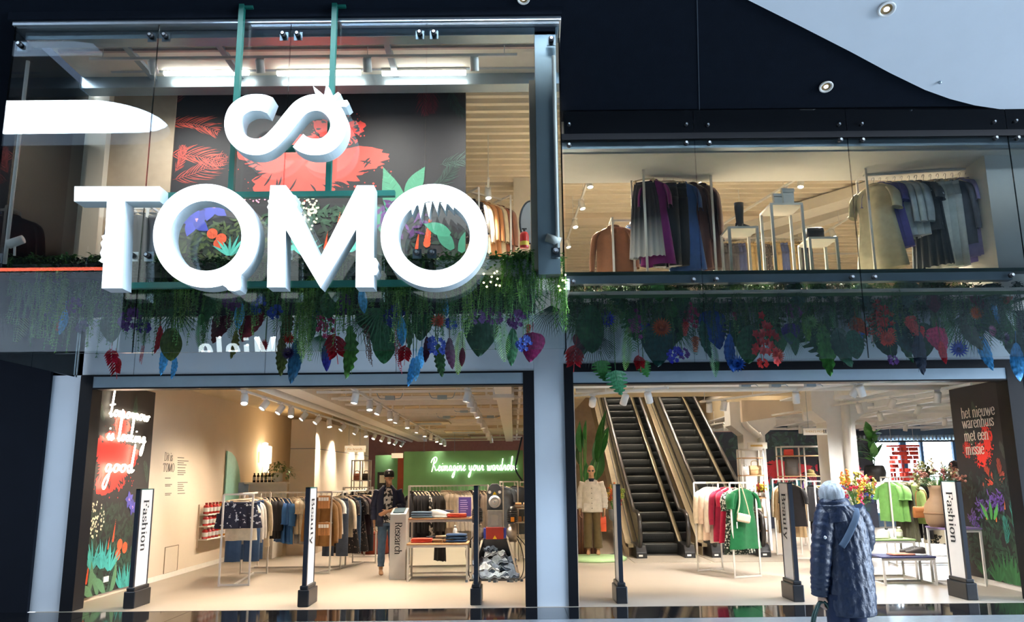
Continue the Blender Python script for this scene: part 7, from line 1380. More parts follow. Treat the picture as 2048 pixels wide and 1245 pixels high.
for k in range(5): part(jk, 'button', MB().cyl((0, -.168, .92 + k * .1), (0, -.160, .92 + k * .1), .009, 10), M_BLACKP, True, local=True)
for s_ in (-1, 1): sleeve(m2, [(s_ * .165, 0, 1.44), (s_ * .24, .02, 1.2), (s_ * .255, .015, 1.08), (s_ * .255, -.03, .91)], .08, .062, WJ)
legs(m2, J, OL, .1, .088, .088, .13)
sg_ = part(m2, 'sunglasses', MB().tube([(-.074, -.03, 1.675), (-.05, -.112, 1.675), (.05, -.112, 1.675), (.074, -.03, 1.675)], .005, 6), M_BLACKP, local=True)
for s_ in (-1, 1): part(sg_, 'lens', MB().ell((s_ * .031, -.116, 1.672), (.028, .006, .02), 12, 7), M_BLACKP, True, local=True)
ob = at(1208, 1045, 17.6); handbag(ob.x, m2p[1] - .05, ob.z - .2, .13, .07, .3, mat('orange nylon', '#d8502a', .5), 'small orange bag hanging from the white-jacket mannequin', handle=.16)
# far shopper, mostly behind the gate
fp = at(1913, 960, 15.2)
p2 = thing('person', 'dark-haired person in dark top behind the right Fashion gate', 'person', (fp.x, 15.2, .004), R(25)); p2.scale = (1.03,) * 3
J = dict(head=(0, -.03, 1.67), shl=(-.19, 0, 1.43), ell=(-.24, .02, 1.14), wrl=(-.2, -.12, .95), shr=(.19, 0, 1.43), elr=(.24, .02, 1.14), wrr=(.2, -.12, .95))
figure(p2, J, mat('skin tone', '#b98468', .55, var=.05), (.5, -.85, 0)); DK = fab('#3a2f3c'); part(p2, 'sweater', MB().loft([oval((0, 0, z), a, b, 24) for z, a, b in ((.85, .19, .14), (1.1, .18, .135), (1.3, .2, .14), (1.42, .18, .115), (1.5, .08, .075))]), DK, True, local=True)
for s_ in (-1, 1): sleeve(p2, [(s_ * .17, 0, 1.44), (s_ * .235, .02, 1.2), (s_ * .245, 0, 1.1), (s_ * .21, -.1, .97)], .075, .05, DK)
legs(p2, J, fab('#23252c')); part(p2, 'hair', MB().ell((0, 0, 0), (.086, .1, .1), 16, 10).xf(Matrix.Translation((-.018, .005, 1.715))).ell((-.05, .06, 1.6), (.05, .05, .1), 12, 8), mat('dark hair', '#231a18', .6, var=.3, scale=40), True, local=True)
# ---------------------------------------------------------------- the customer in the blue quilted coat
WY = 7.0
cw = thing('person', 'grey-haired person in long dark blue quilted coat seen from behind', 'person', (at(1700, 1228, WY).x, WY, .0))
rows = [(997, 1641, 1694, .8), (1004, 1638, 1698, .8), (1013, 1638, 1704, .78), (1022, 1643, 1715, .72), (1034, 1646, 1724, .66), (1055, 1648, 1731, .64), (1080, 1650, 1736, .64), (1110, 1651, 1740, .66), (1150, 1653, 1745, .68), (1190, 1655, 1749, .7), (1222, 1657, 1751, .72), (1230, 1658, 1750, .72)]
keys = []
for py, l_, r__, k in rows: a, b = at(l_, py, WY), at(r__, py, WY); keys.append(((a.x + b.x) / 2, (b.x - a.x) / 2, (b.x - a.x) / 2 * k, (a.z + b.z) / 2))
fine = lerp_rows(keys, 12); NSEG = 96; rings = []
for i, (cx, hw, hd, z) in enumerate(fine):
    ring = []
    for k in range(NSEG):
        a = 2 * pi * k / NSEG; puff = abs(sin(a * 8 + .3)) ** .6; cross = abs(sin(z * 30 + 2.2 * sin(a * 8) + 1.5 * sin(z * 9 + a))) ** .5
        g = .985 + .055 * puff + .03 * cross + .012 * sin(a * 23 + z * 37) + .012 * sin(a * 11 - z * 51)
        if i < 22: g = 1 + .02 * sin(z * 120)
        ring.append((cx + hw * .97 * g * cos(a), WY + (.12 if i < 12 else .1) * 0 + hd * g * sin(a), z))
    rings.append(ring)
COAT = mat('dark blue nylon', '#122038', .4, var=.14, scale=20, bump=.5, bscale=38, spec=.5)
co = part(cw, 'coat', MB().loft(rings), COAT, True)
def csurf(px, py, out=.012):
    q = at(px, py, WY); best = min(fine, key=lambda f: abs(f[3] - q.z)); u = max(-.98, min(.98, (q.x - best[0]) / best[1])); return Vector((q.x, WY - best[2] * math.sqrt(1 - u * u) * 1.05 - out, q.z))
def qsleeve(pts, r0, r1):
    p = smooth_path(pts, 12); n = len(p); mb = MB(); rr_ = [(r0 + (r1 - r0) * i / (n - 1)) * (1 + .08 * abs(sin(i * .5)) ** .6 + .03 * sin(i * 1.7)) for i in range(n)]; mb.tube(p, rr_, 24); return part(co, 'sleeve', mb, COAT, True)
S = lambda px, py, dy: Vector((at(px, py, WY).x, WY + dy, at(px, py, WY).z))
qsleeve([S(1660, 1018, .03), S(1650, 1045, .0), S(1643, 1085, -.02), S(1640, 1130, -.02), S(1641, 1165, .0), S(1643, 1190, .02)], .092, .068)
qsleeve([S(1708, 1022, .05), S(1727, 1050, .06), S(1737, 1085, .1), S(1736, 1110, .22), S(1730, 1112, .36)], .10, .066)
part(co, 'strap', MB().tube(smooth_path([csurf(1703, 1017), csurf(1702, 1028), csurf(1697, 1043), csurf(1688, 1062), csurf(1680, 1078), csurf(1672, 1092)], 4), .026, 10, flat=.3), mat('grey webbing', '#44566b', .8), True)
part(co, 'sleeve_badge', MB().ell(S(1640, 1074, -.115), (.012, .006, .014), 10, 6), M_ALU, True); part(co, 'hem_band', MB().loft([[(fine[-1][0] + fine[-1][1] * 1.01 * k * cos(2 * pi * j / 40), WY + fine[-1][2] * 1.01 * k * sin(2 * pi * j / 40), fine[-1][3] + dz) for j in range(40)] for k, dz in ((1, .02), (1.01, .0), (.96, -.008))]), COAT, True)
# body: head, neck, hand, legs in one mesh
bm = MB(); hc = at(1663, 993, WY); head_mb(bm, (hc.x, WY + .03, hc.z - .015), (-.55, .8, -.25), 1.0)
bm.tube([(hc.x + .02, WY, hc.z - .05), (hc.x + .06, WY, hc.z - .2), (fine[90][0], WY, .9), (fine[-1][0], WY, .62)], [.06, .075, .08, .08], 16)
hw_ = S(1643, 1186, .02); bm.tube([S(1655, 1030, .02), S(1641, 1110, 0), tuple(hw_)], [.05, .04, .028], 10); hand_mb(bm, hw_, (-.05, 0, -1), (.9, .2, 0), 1, .75)
hw2 = S(1729, 1112, .36); bm.tube([S(1710, 1035, .05), S(1737, 1090, .1), tuple(hw2)], [.05, .04, .028], 10); hand_mb(bm, hw2, (-.2, 1, .1), (-1, 0, 0), 1, .5)
lx = [at(1680, 1240, WY).x, at(1712, 1240, WY).x]
for k, x in enumerate(lx): bm.tube(smooth_path([(x, WY, .62), (x - .01, WY - .0, .42), (x, WY + .02, .1)], 4), [.085, .08, .075, .07, .062, .058, .052, .045, .042], 12)
bo = part(cw, 'body', bm, mat('older skin', '#c99f86', .5, var=.06), True); remesh(bo, .008)
for k, x in enumerate(lx):
    part(cw, 'trouser_leg', MB().tube(smooth_path([(x, WY, .7), (x - .01, WY, .42), (x, WY + .02, .06)], 6), [.1 - .0022 * i + .003 * sin(i * 1.7) for i in range(13)], 18), fab('#18233c'), True)
    part(cw, 'shoe', MB().loft([[(x + .045 * w_ * cos(a), WY + y, max(.002, hh * .5 + hh * .52 * sin(a))) for a in [2 * pi * q / 14 for q in range(14)]] for y, w_, hh in ((-.07, .6, .07), (-.04, .9, .09), (.04, .95, .085), (.12, 1.05, .06), (.19, .8, .045), (.21, .4, .03))]), M_BLACKP, True)
HAIR = mat('silver grey hair', '#8d9296', .6, var=.5, scale=34, bump=.8, bscale=60, stretch=(1, 1, .25))
hr = MB(); r_ = random.Random(6)
for i in range(15):
    t = i / 14; ring = []
    for k in range(40):
        a = 2 * pi * k / 40; s_ = sin(pi * (.03 + .72 * t)); ring.append((hc.x + .006 + .101 * s_ * cos(a) * (1 + .035 * sin(a * 9 + i * .4) + .02 * sin(a * 21 + i)), WY + .015 + .112 * s_ * sin(a) * (1 + .035 * sin(a * 11 + i * .3)), hc.z + .012 + .112 * cos(pi * (.03 + .72 * t)) + .004 * sin(a * 13)))
    hr.loft([ring]) if False else None
    if i == 0: HR = [ring]
    else: HR.append(ring)
part(cw, 'hair', MB().loft(HR), HAIR, True)
col_ = part(co, 'collar', MB().loft([[(hc.x + .018 + .115 * k * cos(2 * pi * j / 36), WY + .02 + .125 * k * sin(2 * pi * j / 36), z + .03 * cos(2 * pi * j / 36) * .6) for j in range(36)] for k, z in ((1.12, hc.z - .2), (1.1, hc.z - .15), (1.04, hc.z - .1), (1.0, hc.z - .065), (.9, hc.z - .065), (.88, hc.z - .12))], caps=False), COAT, True)
# green handbag in the left hand
hb_ = hw_ + Vector((-.0, -.02, -.10)); bz_ = hb_.z - .42
bag = thing('handbag', 'dark green leather handbag in the left hand of the blue-coated person', 'bag', (hb_.x, hb_.y, bz_)); bag.scale = (1.1, 1.1, 1.0); GLM = mat('dark green leather', '#1c3a38', .4, var=.2, scale=20, bump=.2, bscale=40)
part(bag, 'body', MB().loft([[(x * .15 * k, y * .07 * k2, u) for x, y in [(cos(2 * pi * j / 20) ** 1 if True else 0, sin(2 * pi * j / 20)) for j in range(20)]] for u, k, k2 in ((0, .85, .9), (.02, .95, 1), (.12, 1, 1), (.2, .9, .75), (.235, .78, .45))]), GLM, True, local=True)
for s_ in (-1, 1): part(bag, 'handle', MB().tube(smooth_path([(-.09, s_ * .025, .2), (-.07, s_ * .022, .33), (-.025, s_ * .012, .435), (.0, s_ * .008, .445), (.025, s_ * .012, .435), (.07, s_ * .022, .33), (.09, s_ * .025, .2)], 5), .011, 8), GLM, True, local=True)
# ================================================================== hanging planters
def lm2(h, k=0): return mat('foliage %s %d' % (h, k), h, .45, var=.42, scale=9, spec=.45, bump=.35, bscale=24, stretch=(2.2, 2.2, .8))
rv_ = random.Random(77)
def mb_strand(mb, L, x0, y0, leaf, r, step, sway):       # one trailing strand with paired leaflets
    ph = r.uniform(0, 6); pts = []
    n = max(4, int(L / .06))
    for i in range(n + 1): t = i / n; pts.append(Vector((x0 + sway * sin(ph + t * 3) * t, y0 + sway * cos(ph + t * 2.3) * t, -L * t)))
    mb.tube(pts, .0028, 3, caps=False)
    q = 0.0
    while q < L:
        f = q / L * n; i = min(n - 1, int(f)); p = pts[i].lerp(pts[i + 1], f - i); a = r.uniform(0, 6.28)
        for s_ in (0, pi):
            d = Vector((cos(a + s_), sin(a + s_) * .8, -.55)).normalized() * leaf * r.uniform(.7, 1.2); w_ = Vector((-sin(a + s_), cos(a + s_), .2)) * leaf * .22
            mb.add([p, p + d * .5 + w_, p + d, p + d * .5 - w_], [(0, 1, 2, 3)])
        q += step
def tmpl_vine(L, seed, n=7, leaf=.03, step=.03, spread=.07):
    r = random.Random(seed); mb = MB()
    for k in range(n): mb_strand(mb, L * r.uniform(.55, 1.0), r.uniform(-spread, spread), r.uniform(-.05, .05), leaf, r, step, .04)
    return mb
def tmpl_fern(L, n=18, w=.3, lw=.02, m=.35):
    mb = MB().tube([(0, 0, 0), (0, -.02, -L * .5), (0, 0, -L)], .004, 4)
    for i in range(n):
        t = (i + .6) / n; l = L * w * sin(pi * (t * .8 + .16))
        for s_ in (-1, 1): mb.join(leaf_mb(l, lw, .12, 3, .1), Matrix.Translation((0, -.02 * sin(pi * t), -L * t)) @ Matrix.Rotation(R(35) * s_ + (pi if s_ < 0 else 0), 4, 'Y') if False else Matrix.Translation((0, -.02 * sin(pi * t), -L * t)) @ (Matrix.Rotation(R(38), 4, 'Y') if s_ > 0 else Matrix.Rotation(pi, 4, 'Z') @ Matrix.Rotation(R(38), 4, 'Y')) @ Matrix.Rotation(R(65), 4, 'X'))
    return mb
def tmpl_fan(L, n=17, w=.03, arc_=150):
    mb = MB().tube([(0, 0, L * .25), (0, 0, 0)], .006, 5)
    for i in range(n): a = R(-arc_ / 2 + arc_ * i / (n - 1)); mb.join(leaf_mb(L * (1 - .15 * abs(i - n / 2) / n * 2), w, .08, 4, .3), Matrix.Rotation(a, 4, 'Y') @ Matrix.Rotation(pi / 2, 4, 'Y') @ Matrix.Rotation(pi / 2, 4, 'X'))
    return mb
def outline_leaf(pts, n_mid=None, th=.0, bend=.12):      # symmetric leaf from half outline (x>=0, z from 0 to -1), facing -Y
    mb = MB(); N = len(pts); 
    def yy(x, z): return bend * 4 * x * x - .32 * z * z + .35 * -z * .3
    rows_ = []
    for j, u in enumerate((0, .33, .66, 1)): rows_.append([(x * u, yy(x * u, z) - .018 * sin(z * 40 + u * 5) * u, z - .02 * u) for x, z in pts])
    mb.v = [p for rw in rows_ for p in rw] + [(-p[0], p[1], p[2]) for rw in rows_[1:] for p in rw]
    for i in range(N - 1):
        for a, b in ((0, 1), (1, 2), (2, 3)): mb.f.append((a * N + i, b * N + i, b * N + i + 1, a * N + i + 1))
        for a, b in ((0, 4), (4, 5), (5, 6)): mb.f.append((a * N + i, a * N + i + 1, b * N + i + 1, b * N + i))
    mb.m = [0] * len(mb.f); mb.c = [None] * len(mb.f); return mb
def half(fn, n=24): return [(max(0, fn(i / n)), -i / n) for i in range(n + 1)]
HEART = outline_leaf(half(lambda t: .40 * abs(sin(pi * t ** .55)) ** .75))
LANCE = outline_leaf(half(lambda t: .16 * sin(pi * min(1, t * .93 + .07)) ** .8))
WAVY = outline_leaf(half(lambda t: (.15 * sin(pi * min(1, t * .93 + .07)) ** .8) * (1 + .13 * sin(t * 42)), 48))
BROAD = outline_leaf(half(lambda t: .3 * sin(pi * min(1, t * .92 + .08)) ** .7))
MONS = outline_leaf([(x * (1 if (i % 5) in (0, 1, 2) or i < 7 else .55), z) for i, (x, z) in enumerate(half(lambda t: .46 * abs(sin(pi * t ** .6)) ** .7, 32))])
for mb_ in (HEART, LANCE, WAVY, BROAD, MONS): mb_.tube([(0, 0, .3), (0, .01, 0), (0, -.012, -.5), (0, -.0, -.92)], [.012, .01, .007, .003], 5)
def tmpl_helic():
    mb = MB().tube([(0, 0, .2), (0, 0, -.5), (.03, 0, -1)], .012, 5)
    for i in range(9): t = i / 9; s_ = 1 if i % 2 else -1; mb.join(leaf_mb(.5 * (1 - .4 * t), .19, -.2, 5, .5), Matrix.Translation((0, 0, -.12 - t * .6)) @ (Matrix.Rotation(0 if s_ > 0 else pi, 4, 'Z')) @ Matrix.Rotation(R(52), 4, 'Y') @ Matrix.Rotation(R(60 if s_ > 0 else -60), 4, 'X'))
    return mb
def tmpl_star(n=20, layers=2, L=.5):
    mb = MB()
    for l in range(layers):
        for i in range(n): a = 2 * pi * (i + .5 * l) / n; mb.join(leaf_mb(L * (1 - .3 * l), .12, -.1 - .25 * l, 4, .3), Matrix.Rotation(pi / 2, 4, 'X') @ Matrix.Rotation(a, 4, 'Z') @ Matrix.Rotation(-R(12 + 20 * l), 4, 'Y'))
    mb.ell((0, -.06, 0), (.09, .07, .09), 10, 6); return mb
def tmpl_cluster(seed, n=26, q=.13):
    r = random.Random(seed); mb = MB()
    for k in range(n):
        a, e = r.uniform(0, 6.28), math.sqrt(r.random()) * .4; c = (e * cos(a), -.2 * (1 - e * e * 4) + r.uniform(-.05, .05), e * sin(a))
        for p in range(5): mb.join(leaf_mb(q, q * .75, .1, 3, .2), Matrix.Translation(c) @ Matrix.Rotation(pi / 2, 4, 'X') @ Matrix.Rotation(p * 1.256 + k, 4, 'Z') @ Matrix.Rotation(-.3, 4, 'Y'))
    return mb
def tmpl_spray(seed, n=12):
    r = random.Random(seed); mb = MB().tube([(0, 0, 0), (.05, 0, -.5), (-.02, 0, -1)], .01, 4)
    for k in range(n): c = (r.uniform(-.12, .12), r.uniform(-.1, .1), -.1 - .9 * k / n); mb.join(tmpl_cluster(seed + k, 2, .13), Matrix.Translation(c) @ Matrix.Scale(1.0, 4))
    return mb
def tmpl_cone():
    mb = MB()
    for l in range(8):
        for i in range(7): mb.join(leaf_mb(.3 * (1 - l * .09), .16, -.4, 4, .5), Matrix.Translation((0, 0, -l * .11)) @ Matrix.Rotation(2 * pi * (i + l * .5) / 7, 4, 'Z') @ Matrix.Rotation(R(48), 4, 'Y'))
    return mb
def tmpl_beads(seed):
    r = random.Random(seed); mb = MB()
    for k in range(6):
        x, y, L = r.uniform(-.1, .1), r.uniform(-.06, .06), r.uniform(.6, 1); mb.tube([(x, y, 0), (x * 1.1, y, -L)], .006, 3)
        for j in range(int(L * 26)): mb.ell((x + r.uniform(-.015, .015), y, -L * j / (L * 26)), .016, 5, 3)
    return mb
def tmpl_anth(): return outline_leaf(half(lambda t: .4 * abs(sin(pi * t ** .55)) ** .75), bend=.3).tube([(0, -.05, -.2), (0, -.2, -.45)], [.03, .018], 7)
TPL = {'fern': [tmpl_fern(1.0), tmpl_fern(1.0, 22, .22, .03)], 'fan': [tmpl_fan(1.0), tmpl_fan(1.0, 23, .022, 120)], 'heart': [HEART], 'lance': [LANCE], 'wavy': [WAVY], 'broad': [BROAD], 'mons': [MONS], 'helic': [tmpl_helic()], 'star': [tmpl_star(), tmpl_star(16, 3)], 'cluster': [tmpl_cluster(1), tmpl_cluster(2)], 'spray': [tmpl_spray(3)], 'cone': [tmpl_cone()], 'beads': [tmpl_beads(4), tmpl_beads(5)], 'anth': [tmpl_anth()]}
TME = {k: [m.mesh(k, [LG], True) for m in v] for k, v in TPL.items()}
KNAME = {'fern': ('fern_frond', 'fern frond', 'leaf'), 'fan': ('palm_fan', 'palm fan leaf', 'leaf'), 'heart': ('heart_leaf', 'heart-shaped leaf', 'leaf'), 'lance': ('lance_leaf', 'long pointed leaf', 'leaf'), 'wavy': ('wavy_leaf', 'long wavy leaf', 'leaf'), 'broad': ('broad_leaf', 'broad leaf', 'leaf'), 'mons': ('monstera_leaf', 'notched monstera leaf', 'leaf'), 'helic': ('heliconia', 'spiky heliconia flower', 'flower'), 'star': ('star_flower', 'spiky star-shaped flower', 'flower'), 'cluster': ('flower_cluster', 'round flower cluster', 'flower'), 'spray': ('orchid_spray', 'hanging spray of small flowers', 'flower'), 'cone': ('cone_flower', 'scaly cone-shaped flower', 'flower'), 'beads': ('bead_strand', 'hanging strands of tiny berries', 'plant'), 'anth': ('anthurium', 'glossy anthurium flower', 'flower')}
def zone(px, left):
    if left: return 'left of the letter T' if px < 150 else 'under the letter T' if px < 300 else 'under the first letter O' if px < 525 else 'under the letter M' if px < 755 else 'under the last letter O' if px < 975 else 'at the right end of the glass box'
    return 'above the white-jacket mannequin' if px < 1240 else 'above the escalators' if px < 1450 else 'above the green dress' if px < 1560 else 'above the customer' if px < 1760 else 'above the printed dresses' if px < 1900 else 'above the right mural board'
_used = {}
STEMG = lm2('#3c6a34')
def plant(px, py, kind, size, h, cname, left, Y=None, rot=0.0, rz=None):
    nm, noun, cat = KNAME[kind]; r = rv_; Y = Y or (r.uniform(9.3, 9.75) if left else r.uniform(10.5, 10.95)); c = at(px, py, Y); s = size * Y / FPX * (.88 if cat == 'flower' else 1.0)
    lab = '%s %s %s' % (cname, noun, zone(px, left)); k = _used.get(lab, 0); _used[lab] = k + 1
    if k: lab = '%s %s, %s one %s' % (cname, noun, ORD[k], zone(px, left))
    top = kind in ('star', 'cluster'); t = thing(nm, lab, cat, c); me = TME[kind][r.randrange(len(TME[kind]))]
    z_up = s * (.5 if not top else 0)
    o = inst('blade' if cat == 'leaf' else 'bloom', me, t, Matrix.Translation((0, 0, z_up)) @ Matrix.Rotation(rot + r.uniform(-.15, .15), 4, 'Y') @ Matrix.Rotation(r.uniform(-.5, .5) if rz is None else rz, 4, 'Z') @ Matrix.Scale(s, 4), lm2(h))
    zt = (3.95 if left else 4.0) - c.z
    if zt > z_up + .03: part(t, 'stem', MB().tube([(r.uniform(-.04, .04), .04, zt), (0, .03, (zt + z_up) / 2), (0, .005, z_up + .01)], .005, 4), STEMG, local=True)
    return t
G1, G2, G3, G4 = '#3a7a3c', '#285a36', '#6a9a44', '#98b868'
BLU, SKY, PUR, DPU, RED, ORG, PNK, MAR, MAG = '#1f3f9a', '#4fa3d8', '#55307a', '#2a1a44', '#a81c28', '#c05a2a', '#b8406a', '#4a1424', '#7a1f50'
LEFT = [(230, 733, 'helic', 60, RED, 'red'), (222, 715, 'helic', 50, '#b81f3a', 'crimson'), (285, 712, 'beads', 40, RED, 'red'), (325, 722, 'lance', 62, SKY, 'sky blue'), (347, 735, 'lance', 50, SKY, 'sky blue'), (128, 645, 'lance', 55, SKY, 'sky blue'), (112, 622, 'cluster', 60, PUR, 'purple'), (145, 612, 'cluster', 46, PUR, 'purple'), (262, 640, 'cluster', 60, PUR, 'purple'), (285, 655, 'cluster', 40, '#47308a', 'violet'), (318, 680, 'lance', 60, RED, 'red'), (165, 655, 'cluster', 34, '#3a2a5a', 'dark violet'), (118, 655, 'star', 28, '#c83a2a', 'orange red'),
 (480, 632, 'lance', 62, SKY, 'sky blue'), (470, 600, 'cluster', 60, '#4a1f5a', 'plum'), (440, 655, 'heart', 70, MAR, 'maroon'), (500, 650, 'heart', 75, '#6a1426', 'dark red'), (420, 620, 'broad', 70, G2, 'dark green'), (520, 612, 'cluster', 50, BLU, 'deep blue'), (550, 625, 'cluster', 40, BLU, 'deep blue'), (470, 690, 'wavy', 60, '#5a5f2a', 'olive'), (400, 665, 'fern', 80, G1, 'green'), (530, 692, 'star', 34, RED, 'red'), (350, 650, 'fan', 70, G2, 'dark green'), (340, 690, 'broad', 70, '#4a5a2a', 'olive'),
 (578, 678, 'star', 34, '#c2321f', 'orange red'), (578, 707, 'star', 36, DPU, 'dark purple'), (612, 676, 'fern', 90, G4, 'pale green'), (590, 725, 'lance', 90, '#2a5a7a', 'teal blue'), (657, 650, 'spray', 60, PNK, 'pink'), (669, 695, 'helic', 80, RED, 'red'), (653, 712, 'lance', 66, '#2a2a7a', 'indigo'), (698, 705, 'wavy', 110, '#3a6a2a', 'green'), (722, 602, 'lance', 58, SKY, 'sky blue'), (730, 695, 'beads', 90, '#5a3a30', 'brown'), (688, 612, 'cluster', 56, PUR, 'purple'), (660, 610, 'broad', 60, G2, 'dark green'), (570, 640, 'wavy', 80, '#4a4a20', 'olive'), (560, 715, 'wavy', 80, '#3f4a20', 'olive'), (630, 630, 'cluster', 30, BLU, 'deep blue'), (640, 700, 'fan', 60, G2, 'dark green'),
 (788, 633, 'cluster', 60, '#1f2a7a', 'deep blue'), (802, 664, 'lance', 62, SKY, 'sky blue'), (792, 700, 'beads', 110, '#a04a5a', 'pink'), (812, 709, 'helic', 52, RED, 'red'), (826, 745, 'lance', 60, '#3f93cf', 'sky blue'), (832, 738, 'lance', 52, SKY, 'sky blue'), (843, 716, 'lance', 46, SKY, 'sky blue'), (890, 612, 'lance', 50, SKY, 'sky blue'), (878, 643, 'star', 40, '#d0583a', 'orange'), (871, 695, 'cluster', 56, '#24409a', 'deep blue'), (899, 708, 'lance', 66, '#3a1430', 'dark purple'), (853, 700, 'lance', 54, '#3a1430', 'dark purple'), (875, 722, 'wavy', 70, '#2a4a2a', 'dark green'), (923, 705, 'fern', 90, G4, 'pale green'), (925, 715, 'lance', 40, MAR, 'maroon'), (760, 660, 'fan', 90, G2, 'dark green'), (840, 640, 'broad', 90, G2, 'dark green'), (900, 650, 'cluster', 34, BLU, 'deep blue'), (770, 690, 'broad', 80, G2, 'dark green'), (940, 600, 'cluster', 40, '#3a2a6a', 'violet'),
 (964, 672, 'heart', 90, '#20402e', 'dark green'), (954, 636, 'cluster', 46, '#7a5a9a', 'lilac'), (985, 636, 'cluster', 50, '#5a2a6a', 'purple'), (1033, 640, 'cluster', 50, '#5a2a6a', 'purple'), (1050, 632, 'star', 30, '#2a2a8a', 'deep blue'), (1058, 662, 'cone', 30, ORG, 'orange'), (1027, 695, 'lance', 80, '#2a5a3a', 'dark green'), (1047, 688, 'cluster', 44, BLU, 'deep blue'), (1066, 695, 'heart', 64, MAG, 'magenta'), (1030, 622, 'lance', 30, SKY, 'sky blue'), (1103, 645, 'fan', 70, '#16301f', 'dark green'), (1000, 680, 'fern', 90, G3, 'green'), (1005, 600, 'fan', 70, G2, 'dark green'), (40, 640, 'fern', 90, G4, 'pale green'), (190, 620, 'broad', 60, '#39406a', 'blue grey')]
